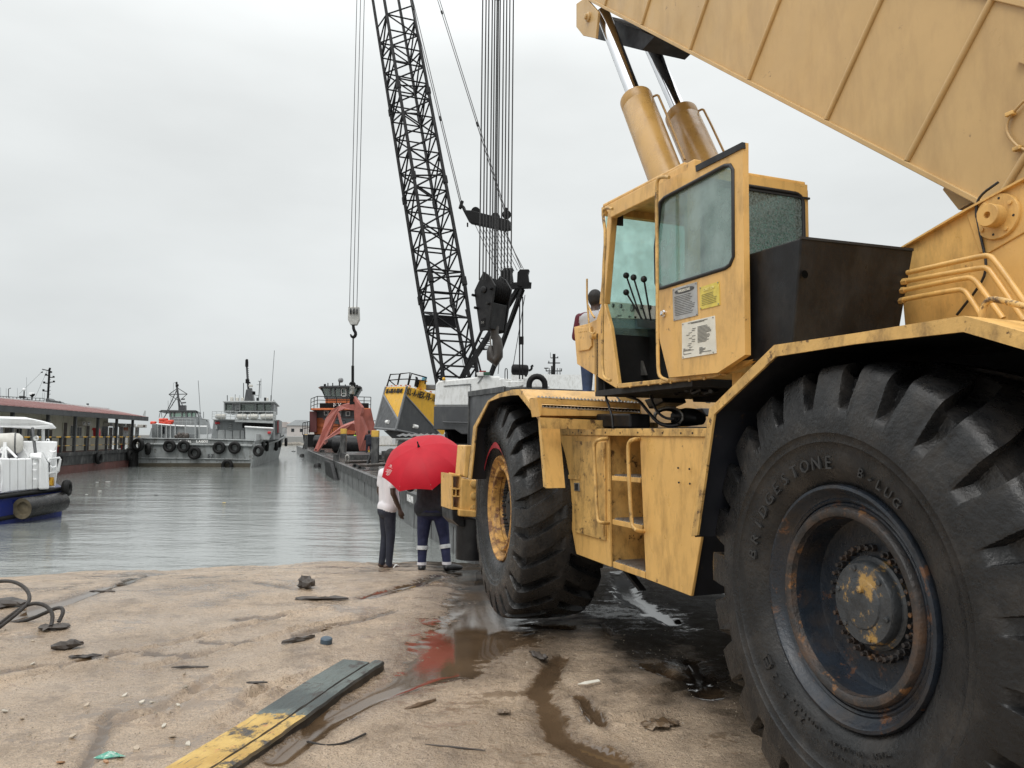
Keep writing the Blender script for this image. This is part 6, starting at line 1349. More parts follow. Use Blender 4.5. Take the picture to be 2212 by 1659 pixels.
# funnel tower and mast
pxpoly(MB(), zb, [(1505, 634), (1628, 634), (1602, 485), (1530, 485)], GD + 6, 1.6).build('mast_tower', M['dgrey'], gb, bevel=.03)
pxrod('mast', M['dgrey'], gb, zb, (1560, 490), (1540, 180), GD + 6.5, .16); pxrod('mast_top', M['lattice'], gb, zb, (1538, 190), (1540, 100), GD + 6.5, .22)
for (x, y, w_, h_) in ((1545, 375, 22, 24), (1588, 437, 24, 12), (1588, 478, 18, 8), (1540, 105, 10, 14), (1630, 530, 16, 20), (1552, 395, 30, 8), (1538, 150, 16, 34)): pxbox('mast_fitting', M['lattice'] if y != 437 else M['acwhite'], gb, zb, x - w_, y - h_, x + w_, y + h_, GD + 6.3, .5)
for k in range(7): pxrod('mast_step', M['dgrey'], gb, zb, (1533, 215 + k * 25), (1568, 215 + k * 25), GD + 6.5, .03)
for a, b_, r in (((1497, 620), (1498, 400), .06), ((1695, 620), (1708, 378), .06), ((1722, 600), (1724, 345), .03), ((1853, 640), (1898, -20), .035), ((1853, 640), (1856, 560), .08), ((1288, 634), (1287, 560), .06), ((1390, 630), (1390, 550), .04), ((1668, 425), (1720, 425), .03), ((1685, 378), (1728, 378), .04), ((1640, 560), (1700, 565), .03), ((1890, 650), (1890, 620), .06)): pxrod('antenna', M['dgrey'], gb, zb, a, b_, GD + 6, r)
# life rafts
for k, (x, w_) in enumerate(((1200, 66), (1475, 66), (1625, 66), (1782, 66), (1858, 36))):
    a, b_ = gp(x - w_, 835, GD + 3.0), gp(x + w_, 835, GD + 3.0); L2 = (b_ - a).length
    MB().lathe([(.08, 0), (.165, .05), (.175, L2 * .48), (.195, L2 * .49), (.195, L2 * .51), (.175, L2 * .52), (.165, L2 - .05), (.08, L2)], a, b_ - a, 16).build('life_raft', M['acwhite'], gb, 40)
railing(zb, gb, [(1092, 770), (1390, 768)], GD + 2.7, 100, 5, M['palegrey'], .035, 2); railing(zb, gb, [(1390, 770), (1885, 775), (1920, 780)], GD + 2.4, 110, 5, M['palegrey'], .035, 2); pxrod('gangway_stay', M['palegrey'], gb, zb, (1415, 775), (1388, 905), GD + 2.4, .05); pxrod('gangway_stay', M['palegrey'], gb, zb, (1905, 775), (1878, 920), GD + 2.4, .05)
gbx('side_stair_house', M['navygrey'], 1885, 880, 1965, 1060, 6, 5); gbx('red_pipe', M['redp'], 1938, 890, 1948, 1050, 5.9, .1); gbx('red_drum', M['redp'], 1808, 1030, 1850, 1060, 2.2, .5)
# tyres on the grey boat
for i, (x, y, R_, D, nrm, lb) in enumerate((
    (537, 1220, .72, GD - .2, (0, 1, 0), 'tyre on the grey workboat stern, third from the left'), (720, 1225, .72, GD - .2, (0, 1, 0), 'tyre on the grey workboat stern below the white lettering'), (862, 1310, .74, GD - .2, (0, 1, 0), 'tyre hung lower than its neighbours on the grey workboat stern'),
    (1180, 1240, .72, GD - .2, (0, 1, 0), 'left tyre of the pair right of centre on the grey workboat stern'), (1380, 1240, .71, GD - .2, (0, 1, 0), 'right tyre of the pair right of centre on the grey workboat stern'), (1690, 1282, .66, GD - .1, (.25, 1, 0), 'tyre on the right corner of the grey workboat stern'),
    (1285, 1468, .66, GD - .2, (0, 1, 0), 'tyre half sunk at the waterline of the grey workboat'), (258, 1255, .70, GD - .25, (.8, .6, 0), 'tilted tyre near the left corner of the grey workboat stern'), (130, 1205, .78, GD - .5, (.25, 1, 0), 'fat tyre on the left corner of the grey workboat stern, by the dock'),
    (1748, 1228, .62, 51, (1, .4, 0), 'first tyre along the right side of the grey workboat'), (1800, 1222, .66, 53.5, (1, .4, 0), 'second tyre along the right side of the grey workboat'), (1920, 1218, .72, 61, (1, .45, 0), 'third tyre along the right side of the grey workboat'), (1962, 1180, .72, 64, (1, .45, 0), 'fourth tyre along the right side of the grey workboat'), (2048, 1168, .72, 70, (1, .3, 0), 'last tyre at the bow of the grey workboat'))):
    tyre_fender(gp(x, y, D), V(nrm), R_ * .57, R_ * .17, lb, 'tyres on the grey workboat')
o = MB().pipe([gp(60, 1250, GD - .2), gp(50, 1400, GD - .2), gp(60, 1510, GD - .2)], .36, 14).build('fender_roll', M['rubber_dull'], None, 60); tag(o, 'black rubber roll between the dock hull and the grey workboat', 'fender')

# ------------------------------------------------------------------ second grey boat behind
HD2 = 62.
SKEW = -.36; RS = .42
g2 = thing('grey_launch', at(*zb(650, 1100), HD2), 'smaller grey launch with lattice mast behind the workboat stern', 'launch')
pxpoly(MB(), zb, [(250, 1200), (1060, 1200), (1040, 985), (300, 985)], HD2, 14).build('hull', M['navygrey'], g2)
pxpoly(MB(), zb, [(400, 985), (1035, 985), (1010, 880), (930, 870), (930, 950), (400, 950)], HD2 + .5, 6).build('deckhouse', M['navygrey'], g2)
pxpoly(MB(), zb, [(540, 950), (920, 950), (915, 840), (540, 840)], HD2 + 1, 5).build('wheelhouse', M['navygrey'], g2)
pxpoly(MB(), zb, [(395, 772), (905, 768), (880, 755), (430, 752)], HD2 + .6, 6).build('wheelhouse_roof', M['dgrey'], g2)
for x0, x1 in ((535, 555), (588, 602), (690, 706), (742, 768), (815, 830), (870, 885)): pxbox('window_post', M['navygrey'], g2, zb, x0, 768, x1, 845, HD2 + 1, .4)
pxbox('window_head', M['navygrey'], g2, zb, 535, 768, 890, 782, HD2 + 1, .4)
for x0, x1 in ((555, 588), (602, 690), (706, 742), (768, 815), (830, 870)): pxbox('wheelhouse_pane', M['glass_pale'], g2, zb, x0, 780, x1, 838, HD2 + 1.1, .04)
pxpoly(MB(), zb, [(890, 770), (935, 845), (930, 950), (905, 950), (905, 770)], HD2 + 1, 4).build('wing_wall', M['navygrey'], g2); pxpoly(MB(), zb, [(935, 865), (1035, 880), (1035, 872), (990, 865)], HD2 + .5, 3).build('wing_roof', M['palegrey'], g2)
for a, b_, r in (((420, 770), (402, 850), .06), ((430, 770), (440, 850), .05)): pxrod('awning_post', M['dgrey'], g2, zb, a, b_, HD2 + 1, r)
pxbox('mast_base', M['dgrey'], g2, zb, 652, 690, 750, 752, HD2 + 2, 1)
for a, b_, r in (((665, 700), (628, 395), .22), ((642, 470), (500, 780), .09), ((655, 580), (800, 900), .09), ((530, 550), (768, 545), .09), ((530, 550), (645, 468), .08), ((768, 545), (645, 468), .08), ((530, 550), (640, 620), .07), ((768, 545), (690, 612), .07), ((642, 575), (460, 860), .09), ((690, 660), (750, 655), .15), ((690, 612), (735, 610), .15), ((910, 370), (942, 850), .05), ((980, 775), (980, 860), .06), ((590, 400), (580, 700), .025), ((558, 510), (556, 680), .025), ((632, 390), (596, 400), .03), ((520, 630), (520, 745), .03)): pxrod('mast_spar', M['dgrey'], g2, zb, a, b_, HD2 + 2, r)
for (x, y) in ((630, 398), (645, 430), (625, 440)): pxbox('mast_lamp', M['lattice'], g2, zb, x - 9, y - 12, x + 9, y + 12, HD2 + 1.9, .3)
railing(zb, g2, [(600, 862), (870, 868)], HD2 - .5, 80, 5, M['palegrey'], .04, 1)
for i, (x, y) in enumerate(((440, 880), (480, 878), (510, 905), (560, 900), (440, 915), (485, 920), (540, 925), (330, 918))):
    o = MB().box(gp(x, y, HD2 - .3), (.42, .4, .24)).build('life_jacket_bundle', M['lifeorange'], g2, bevel=.08)
# ------------------------------------------------------------------ blue and white boat at the left edge
WD = 18.
wbt = thing('blue_boat', at(-40, 1150, WD), 'white topped blue hulled work launch cut by the left edge', 'launch')
def wp(x, y, D): return at(*z1(x, y), D)
mb = MB()
st = [(-700, 1560, 1210, 15.), (0, 1410, 1125, 16.9), (300, 1342, 1085, 18.), (462, 1308, 1062, 18.8)]
rings = []
for x, yb_, yt, D in st:
    a, b_ = wp(x, yb_, D), wp(x + 14, yt, D); rings.append([a - V((0, 0, .6)), b_, b_ + V((-2.3, 3.2, 0)), a + V((-2.1, 3.0, -.6))])
mb.loft(rings); mb.build('hull', M['blue'], wbt)
MB().pipe([wp(x + 10, yt + 8, D - .05) for x, yb_, yt, D in st], .05, 8).build('rub_rail', M['rubber_dull'], wbt, 60)
MB().pipe([wp(x - 2, yt * .42 + yb_ * .58 + 10, D - .03) for x, yb_, yt, D in st[:3]], .05, 8).build('lower_rub_rail', M['rubber_dull'], wbt, 60)
mb = MB(); mb.loft([[wp(x, yb_ - 12, D - .02) - V((0, 0, .5)), wp(x, yb_ - 14, D - .02), wp(x, yb_ - 14, D - .02) + V((-2.0, 2.8, 0)), wp(x, yb_, D) + V((-2.0, 2.8, -.5))] for x, yb_, yt, D in st]); mb.build('boot_topping', M['hullred'], wbt)
# white coaming panels (the near side of the raised deckhouse)
wpan = [((-300, 850), (-300, 1140), 16.2), ((0, 845), (0, 1108), 17.0), ((75, 848), (75, 1092), 17.2), ((135, 848), (135, 1085), 17.4), ((195, 846), (195, 1080), 17.6), ((245, 845), (245, 1075), 17.75), ((300, 842), (300, 1068), 17.9)]
for (a0, a1, D0), (b0, b1, D1) in zip(wpan, wpan[1:]): MB().prism([wp(a0[0] + 1, a0[1], D0), wp(b0[0] - 1, b0[1], D1), wp(b1[0] - 1, b1[1], D1), wp(a1[0] + 1, a1[1], D0)], V((-.55, .8, 0))).build('coaming_panel', M['shipwhite'], wbt, bevel=.015)
MB().prism([wp(225, 808, 17.7), wp(320, 800, 17.9), wp(365, 880, 18.0), wp(372, 1075, 18.0), wp(290, 1080, 17.8), wp(295, 850, 17.8), wp(228, 845, 17.7)], V((-.8, 1.2, 0))).build('bow_locker', M['shipwhite'], wbt, bevel=.04)
MB().prism([wp(135, 712, 18.4), wp(430, 716, 18.9), wp(425, 860, 18.9), wp(372, 880, 18.6), wp(320, 805, 18.5), wp(228, 812, 18.4), wp(225, 845, 18.3), wp(130, 845, 18.3)], V((-.95, 1.4, 0))).build('wheelhouse_front', M['shipwhite'], wbt, bevel=.03)
MB().prism([wp(425, 730, 18.9), wp(432, 716, 18.9), wp(415, 1060, 18.9), wp(370, 1062, 18.6), wp(378, 870, 18.6)], V((-.66, 1.0, 0))).build('bow_bulkhead', M['shipwhite'], wbt)
for y0 in (885, 1000, 930): MB().box(wp(262, y0 - 0, 17.72), (.09, .03, .05)).build('hinge_plate', M['shipwhite'], wbt, bevel=.01)
for x, y in ((68, 905), (195, 890), (68, 1020), (195, 1010)): MB().box(wp(x, y, 17.1 + x * .0033), (.02, .03, .06)).build('door_hinge', M['shipwhite'], wbt)
for y in (790, 905): MB().pipe([wp(380, y - 4, 18.45), wp(392, y + 6, 18.35), wp(410, y + 6, 18.35), wp(418, y - 4, 18.45)], .02, 8, 1).build('bow_cleat', M['shipwhite'], wbt, 60)
railp = [wp(365, 860, 18.3), wp(370, 848, 18.3), wp(448, 838, 18.8), wp(455, 850, 18.8), wp(440, 940, 18.8), wp(430, 948, 18.8), wp(372, 955, 18.3)]
MB().pipe(railp, .028, 8).build('bow_rail', M['shipwhite'], wbt, 60); MB().pipe([wp(420, 845, 18.6), wp(428, 925, 18.6), wp(412, 1050, 18.6)], .022, 8).build('bow_rail', M['shipwhite'], wbt, 60)
MB().prism([wp(-400, 590, 18.0), wp(-400, 530, 18), wp(0, 540, 18.4), wp(235, 546, 18.8), wp(395, 580, 19.2), wp(432, 618, 19.3), wp(250, 622, 18.9), wp(0, 606, 18.4)], V((-2.25, 3.2, .12))).build('canopy', M['shipwhite'], wbt, bevel=.04)
MB().tube(wp(245, 615, 18.7), wp(268, 805, 18.2), .035).build('canopy_post', M['fascia'], wbt, 40); MB().tube(wp(325, 620, 19.4), wp(325, 712, 19.4), .04).build('canopy_post', M['shipwhite'], wbt, 40); MB().tube(wp(10, 606, 19.4), wp(10, 712, 19.4), .04).build('canopy_post', M['shipwhite'], wbt, 40)
a, b_ = wp(-120, 738, 17.9), wp(175, 728, 18.3); MB().lathe([(.2, 0), (.25, .05), (.26, (b_ - a).length * .75), (.24, (b_ - a).length * .9), (.16, (b_ - a).length)], a, b_ - a, 24).build('life_raft', mat('dirty_white_fibreglass', (.50, .49, .45), .5, var=.1, dirt=(.3, .28, .24), damt=.5), wbt, 40)
for t2 in (.35, .80): MB().lathe([(.267, -.015), (.267, .015)], a + (b_ - a) * t2, b_ - a, 24, False).build('raft_strap', M['fascia'], wbt)
for pa, pb in (((20, 845), (35, 720)), ((40, 720), (45, 845)), ((60, 770), (125, 835)), ((10, 800), (60, 760)), ((-40, 845), (20, 760))): rod('raft_cradle', M['shipwhite'], wbt, wp(*pa, 17.75), wp(*pb, 17.75), .028)
MB().prism([wp(-300, 760, 18.3), wp(140, 760, 18.6), wp(135, 850, 18.4), wp(-300, 850, 18.2)], V((0, .1, 0))).build('well_shade_sheet', M['dgrey'], wbt)  # dark sheet standing in for the shadow inside the boat's well
rod('lock_lever', M['shipwhite'], wbt, wp(212, 838, 18.2), wp(220, 760, 18.2), .01); MB().lathe([(.06, -.02), (.06, .02), (.028, .02), (.028, -.02)], wp(272, 690, 18.4), (0, 1, 0), 18, False).build('tow_eye', M['shipwhite'], wbt, 40); MB().pipe([wp(350, 712, 18.6), wp(352, 698, 18.6), wp(368, 698, 18.6), wp(370, 712, 18.6)], .015, 6).build('roof_handle', M['shipwhite'], wbt, 60)
MB().tube(wp(388, 1050, 18.6), wp(390, 985, 18.6), .05).build('yellow_bollard', M['ygloss'], wbt, 40); MB().tube(wp(378, 1045, 18.5), wp(378, 1005, 18.5), .045).build('yellow_bollard', M['ygloss'], wbt, 40)
MB().pipe([wp(0, 860, 17), wp(12, 900, 17), wp(20, 1000, 17.05), wp(5, 1090, 17)], .02, 6, 2).build('loose_rope', M['shipwhite'], wbt, 60)
tyre_fender(wp(503, 1066, 18.7), (1, .25, .05), .215, .075, 'black tyre on the bow corner of the blue boat', 'tyre on the blue boat')
a, b_ = wp(165, 1222, 17.2), wp(478, 1165, 18.6); L2 = (b_ - a).length
o = thing('cylinder_fender', a, 'long black cylindrical rubber fender hung along the blue hull', 'fender'); MB().lathe([(.235, 0), (.245, .03), (.235, L2 * .3), (.24, L2 * .5), (.23, L2 * .7), (.235, L2 * .93), (.17, L2)], a, b_ - a, 28, 'end').build('rubber_sleeve', M['rubber'], o, 50); MB().lathe([(.235, 0), (.15, .02), (.135, .07), (.001, .07)], a, b_ - a, 28, 'end').build('worn_end', mat('torn_fender_end', (.11, .09, .055), .7, var=.5, scale=5, bump=.4, bscale=14), o, 50)
# ------------------------------------------------------------------ mast and white vessels beyond the crane, far shore
sh2 = thing('distant_ship', at(1195, 850, 75), 'distant ship showing a dark mast with yards above the dark container', 'ship')
for a, b_, r in (((1573, 760), (1577, 285), .32), ((1490, 410), (1660, 410), .12), ((1465, 520), (1685, 520), .12), ((1440, 482), (1500, 482), .12), ((1465, 485), (1468, 525), .1), ((1530, 340), (1630, 338), .1), ((1628, 320), (1628, 345), .1), ((1680, 485), (1680, 520), .1), ((1505, 380), (1505, 412), .1), ((1525, 265), (1527, 340), .05), ((1490, 548), (1545, 545), .1), ((1500, 685), (1610, 685), .1), ((1605, 545), (1760, 735), .03), ((1545, 450), (1545, 700), .16)): rod('mast_spar', M['lattice'], sh2, at(*zh(*a), 75), at(*zh(*b_), 75), r * .45)
MB().box(at(*zh(1590, 800), 76), (9, 5, 3)).build('bridge_deck', M['white'], sh2)
for x in (2090, 2100, 2060): rod('whip_antenna', M['mgrey'], sh2, at(x / 1.736, 1380 / 1.736, 75), at(x / 1.736, 1520 / 1.736, 75), .05)
rod('whip_antenna', M['mgrey'], sh2, at(1210, 805, 75), at(1212, 850, 75), .05)
wv = thing('white_vessel', at(1460, 920, 58), 'white vessel with red striped awning glimpsed under the cab', 'boat')
pxpoly(MB(), z8, [(1000, 430), (1540, 430), (1540, 215), (1000, 190)], 58, 6).build('white_house', M['shipwhite'], wv)
pxpoly(MB(), z8, [(1300, 272), (1340, 235), (1500, 240), (1500, 272)], 57, 3).build('awning', M['redp'], wv)
for k in range(8): pxpoly(MB(), z8, [(1345 + k * 19, 238), (1352 + k * 19, 238), (1342 + k * 20, 272), (1332 + k * 20, 272)], 56.9, .05).build('awning_stripe', M['shipwhite'], wv)
for k in range(4): pxbox('cabin_window', M['windark'], wv, z8, 1140 + k * 40, 205, 1165 + k * 40, 225, 57.9, .2)
# far shore
FSD = 170.
def sh(x, y, D=FSD): return at(x, y, D)
a, b_ = onz(560, 962, WATER_Z), None
MB().prism([V((-240, FSD, WATER_Z - 1)), V((120, FSD, WATER_Z - 1)), V((120, FSD, 1.4)), V((-240, FSD, 1.4))], V((0, 200, 0))).build('sea_wall', mat('far_concrete', (.26, .26, .25), .8, var=.1, scale=.2), None)
tag(bpy.data.objects['sea_wall'], kind='structure')
R8 = random.Random(5); M['rubble'] = mat('shore_rubble', (.24, .22, .19), .9, var=.4, scale=.6)
mb = MB()
for k in range(220): mb.ball((R8.uniform(-110, 20), FSD - R8.uniform(0, 5), WATER_Z + .1), (R8.uniform(.3, 1.2), .5, R8.uniform(.2, .6)), 6, 4)
tag(mb.build('shore_rubble', M['rubble'], None), 'rubble heaped along the foot of the far sea wall', 'rubble', None, 'stuff')
cols = [(.48, .48, .46), (.40, .42, .43), (.44, .41, .39), (.54, .54, .53)]; fm = [mat('hazed_far_wall_%s' % n_, c_, .8, var=.08, scale=.3) for n_, c_ in zip(('sand', 'slate', 'brick', 'pale'), cols)]; fr_m = [mat('hazed_far_roof_%s' % n_, c_, .7, var=.1, scale=.3) for n_, c_ in zip(('grey', 'rust'), ((.34, .36, .37), (.36, .32, .30)))]  # walls and roofs greyed and paled, distance haze put into their colours
wherep = ['left of the tug', 'behind the workboat bow', 'right of the workboat bow']
k = 0; x_ = 560.
while x_ < 690:
    wd = R8.uniform(9, 15); D = 300 + R8.uniform(0, 15); c0 = at(x_, 945, D); h = R8.uniform(3.0, 5.0)
    th = thing('far_house', (c0.x, D, 1.4), '%s house on the far shore, number %d from the left in the row' % (('sand', 'slate', 'brick', 'pale')[k % 4] + '-walled', k + 1), 'house', 'houses on the far shore')
    MB().box((c0.x, D + 4, 1.4 + h / 2), (wd, 8, h)).build('wall', fm[k % 4], th)
    MB().prism([V((c0.x - wd / 2 - .5, D - .5, 1.4 + h)), V((c0.x + wd / 2 + .5, D - .5, 1.4 + h)), V((c0.x + wd * .2, D - .5, 1.4 + h + 2.2)), V((c0.x - wd * .2, D - .5, 1.4 + h + 2.2))], V((0, 9, 0))).build('roof', fr_m[k % 2], th)
    for q in range(3): MB().box((c0.x - wd * .3 + q * wd * .3, D - .06, 1.4 + h * .55), (1.2, .1, 1.3)).build('window', M['windark'], th)
    x_ += 1613 * wd / D * .8; k += 1
# ------------------------------------------------------------------ people
M['skin'] = mat('dark_brown_skin', (.055, .030, .020), .45, var=.1, scale=9)
M['hair'] = mat('black_hair', (.010, .009, .008), .7, var=.2, scale=40)
M['polo'] = mat('white_polo_cloth', (.66, .64, .66), .8, var=.05, scale=6, bump=.25, bscale=9)
M['navy'] = mat('dark_navy_trousers', (.014, .017, .030), .75, var=.25, scale=8, bump=.4, bscale=14)
M['workblue'] = mat('navy_work_trousers', (.012, .016, .055), .75, var=.3, scale=8, bump=.5, bscale=14)
M['jacket'] = mat('washed_black_jacket', (.018, .022, .030), .75, var=.35, scale=7, bump=.45, bscale=12)
M['reflect'] = mat('silver_reflective_tape', (.55, .57, .58), .35, metal=.2, var=.1, scale=20)
M['shoe'] = mat('black_leather_shoe', (.012, .012, .013), .4, var=.2)
M['sole'] = mat('brown_flip_flop_sole', (.06, .028, .02), .6, var=.2)
M['maroon'] = mat('maroon_shirt_cloth', (.10, .012, .025), .8, var=.15, scale=8)
M['vest'] = mat('grey_vest_cloth', (.40, .40, .41), .8, var=.08, scale=8)
M['jeans'] = mat('blue_denim', (.022, .045, .11), .8, var=.25, scale=12)
M['hivis'] = mat('hi_vis_lime_cloth', (.42, .72, .03), .7, var=.1, scale=5)
M['hiyel'] = mat('yellow_rain_cloth', (.72, .55, .03), .6, var=.1, scale=5)
def capsule(mb, a, b_, r0, r1, sy=1.0, n=14):
    a, b_ = V(a), V(b_); d = b_ - a; L_ = d.length; d = d / L_; x, y = perp(d)
    rings = []
    for k in range(5): th = math.pi / 2 * (1 - k / 4.); rings.append((a - d * r0 * math.sin(th), max(r0 * math.cos(th), 1e-4)))
    for k in range(5): th = math.pi / 2 * (k / 4.); rings.append((b_ + d * r1 * math.sin(th), max(r1 * math.cos(th), 1e-4)))
    mb.loft([[c_ + (x * math.cos(2 * math.pi * i / n) + y * math.sin(2 * math.pi * i / n)) * r for i in range(n)] for c_, r in rings])
def make_person(name, feet, rotz, scale, bones, mats, voxel, label, group=None, hair=True):
    """bones: (material index, a, b, ra, rb); one voxel-fused skin, faces coloured by nearest bone"""
    mb = MB()
    bones = [bb for bb in bones if (V(bb[1]) - V(bb[2])).length > 1e-4]
    for bb in bones: capsule(mb, bb[1], bb[2], bb[3], bb[4])
    me = bpy.data.meshes.new('t'); me.from_pydata(mb.v, [], mb.f); me.update(); o = bpy.data.objects.new('t', me); col.objects.link(o)
    r = o.modifiers.new('r', 'REMESH'); r.mode = 'VOXEL'; r.voxel_size = voxel
    s = o.modifiers.new('s', 'SMOOTH'); s.factor = .5; s.iterations = 9
    bpy.context.view_layer.update()
    m2 = bpy.data.meshes.new_from_object(o.evaluated_get(bpy.context.evaluated_depsgraph_get())); bpy.data.objects.remove(o); bpy.data.meshes.remove(me)
    m2.name = name
    m2.materials.clear()
    for m in mats: m2.materials.append(m)
    idx = []
    for p in m2.polygons:
        c_ = p.center; best = 1e9; bi = 0
        for bb in bones:
            a, b_ = V(bb[1]), V(bb[2]); d = b_ - a; t_ = max(0, min(1, (c_ - a).dot(d) / d.length_squared)); q = (c_ - a - d * t_).length - (bb[3] * (1 - t_) + bb[4] * t_)
            if q < best - (1e-4): best = q; bi = bb[0]
        idx.append(bi)
    m2.polygons.foreach_set('material_index', idx); m2.polygons.foreach_set('use_smooth', [True] * len(idx)); m2.update()
    o = bpy.data.objects.new(name, m2); col.objects.link(o); o.location = feet; o.rotation_euler = (0, 0, rotz); o.scale = (scale,) * 3
    WL[o.name] = V(feet); return tag(o, label, 'person', group)
def hand(m, w_, e_, palm_dir, curl, side):
    """palm and five curled fingers continuing the forearm w_ (wrist)"""
    w_, d = V(w_), V(palm_dir).normalized(); f_ = V(curl).normalized(); sd_ = d.cross(f_).normalized() * side
    out = [(m, w_, w_ + d * .075, .030, .036)]
    for k, (o_, L_) in enumerate(((-.030, .060), (-.010, .072), (.011, .068), (.030, .052))):
        a = w_ + d * .085 + sd_ * o_; b_ = a + d * L_ * .55 + f_ * .010; c_ = b_ + d * L_ * .3 + f_ * L_ * .45
        out += [(m, a, b_, .0105, .0100), (m, b_, c_, .0100, .0090)]
    a = w_ + d * .03 - sd_ * .034; out += [(m, a, a + d * .035 - sd_ * .018 + f_ * .01, .0125, .011), (m, a + d * .035 - sd_ * .018 + f_ * .01, a + d * .065 - sd_ * .012 + f_ * .025, .011, .0095)]
    return out
# local frame: facing +y, x to the figure's right, z up
def head(m, hairm, c_, fwd=(0, 1, 0), s=1.0):
    c_, f_ = V(c_), V(fwd).normalized(); u_ = V((0, 0, 1)); r_ = f_.cross(u_)
    return [(m, c_ - u_ * .10 - f_ * .015, c_ - u_ * .19 - f_ * .03, .055, .060), (m, c_ + f_ * .012 - u_ * .045, c_ + f_ * .018 + u_ * .02, .072, .082), (hairm, c_ - f_ * .022 + u_ * .035, c_ - f_ * .01 + u_ * .055, .092, .088), (hairm, c_ - f_ * .035 - u_ * .02, c_ - f_ * .03 + u_ * .03, .078, .088),
            (m, c_ + f_ * .095 - u_ * .005, c_ + f_ * .105 - u_ * .03, .012, .018), (m, c_ + f_ * .075 - u_ * .075, c_ + f_ * .07 - u_ * .09, .03, .03), (m, c_ + f_ * .092 - u_ * .058 + r_ * .015, c_ + f_ * .092 - u_ * .058 - r_ * .015, .012, .012),
            (m, c_ + r_ * .088 + u_ * .012 - f_ * .005, c_ + r_ * .09 - u_ * .025 - f_ * .005, .016, .012), (m, c_ - r_ * .088 + u_ * .012 - f_ * .005, c_ - r_ * .09 - u_ * .025 - f_ * .005, .016, .012)]
# person in white polo: stands facing right (world +x)
SK, HR, SH_, TR_, FT = 0, 1, 2, 3, 4
def std_body(armL, armR, legL, legR, mats=(SK, HR, SH_, TR_, FT), belly=.0, sleeve=.5):
    SK, HR, SH_, TR_, FT = mats; B = []
    B += [(SH_, (-.10, .00, 1.36), (.10, .00, 1.36), .108, .108), (SH_, (-.085, .0, 1.35), (-.088, .01 + belly * .6, .93), .108, .122), (SH_, (.085, .0, 1.35), (.088, .01 + belly * .6, .93), .108, .122), (SH_, (0, .005, 1.38), (0, .015 + belly, .93), .105, .124), (SH_, (-.045, .0, 1.37), (-.045, .015 + belly, .93), .107, .124), (SH_, (.045, .0, 1.37), (.045, .015 + belly, .93), .107, .124), (SH_, (-.088, .0, .90), (.088, 0, .90), .118, .118), (SH_, (-.14, -.01, 1.41), (.14, -.01, 1.41), .062, .062), (TR_, (-.075, -.01, .84), (.075, -.01, .84), .112, .112)]
    for (s_, e_, w_) in (armL, armR): B += [(SH_, s_, tuple(V(s_).lerp(V(e_), sleeve)), .062, .058), (SK, tuple(V(s_).lerp(V(e_), sleeve)), e_, .046, .040), (SK, e_, w_, .042, .028)]
    for (h_, k_, a_) in (legL, legR): B += [(TR_, h_, k_, .098, .068), (TR_, k_, a_, .066, .048)]
    return B
M1 = [M['skin'], M['hair'], M['polo'], M['navy'], M['skin']]
f1 = onz(*z3(270, 1492), -.43); f1 = onz(*z3(270, 1492), ground_h(f1.x, f1.y))
B = std_body(((-.20, -.01, 1.40), (-.25, -.03, 1.12), (-.21, .05, .88)), ((.20, -.01, 1.40), (.245, -.02, 1.12), (.235, .10, .885)), ((-.09, 0, .86), (-.10, .02, .47), (-.10, -.03, .07)), ((.09, .0, .86), (.10, .02, .47), (.10, .0, .07)), belly=.035, sleeve=.62)
B += head(SK, HR, (0, .05, 1.625), (0, 1, -.12))
B += hand(SK, (-.21, .05, .875), None, (.0, .12, -1), (.3, .6, 0), 1) + hand(SK, (.235, .10, .88), None, (0, .15, -1), (-.3, .6, 0), -1)
for x in (-.10, .10): B += [(SK, (x, -.05, .045), (x, .08, .035), .038, .036), (SK, (x, .08, .032), (x, .15, .026), .036, .024)]
for x in (-.10, .10):
    for k in range(4): B.append((SK, (x - .03 + k * .02, .16, .022), (x - .032 + k * .021, .185, .020), .012, .010))
p1 = make_person('person', f1 + V((0, 0, .028)), math.radians(-58), 1.0, B, M1, .010, 'person in white polo shirt and dark trousers standing beside the umbrella')
for x, y_ in ((-.10, 0), (.10, 0)):
    sl = MB(); prof = [(x + .048 * math.sin(math.pi * t_ / 12) * (1 if t_ < 12 else 1) * (1 if t_ <= 12 else -1), 0) for t_ in range(1)]
    pts = []
    for k in range(24):
        a = 2 * math.pi * k / 24; pts.append(V((x + (.047 + .006 * math.sin(a)) * math.cos(a), .055 + .155 * math.sin(a), -.026)))
    o = MB().prism(pts, (0, 0, .024)).build('flip_flop', M['sole'], p1, local=True, bevel=.004)
    MB().pipe([V((x - .045, .03, 0)), V((x - .02, .10, .072)), V((x + .003, .16, .035)), V((x + .02, .10, .072)), V((x + .045, .03, 0))], .009, 8, 2).build('sandal_strap', M['whitepaint'], o, 60, local=True)
MB().lathe([(.060, 0), (.066, .012), (.062, .03)], (0, -.005, 1.455), (0, -.15, 1), 18, False).build('shirt_collar', M['polo'], p1, 60, local=True)
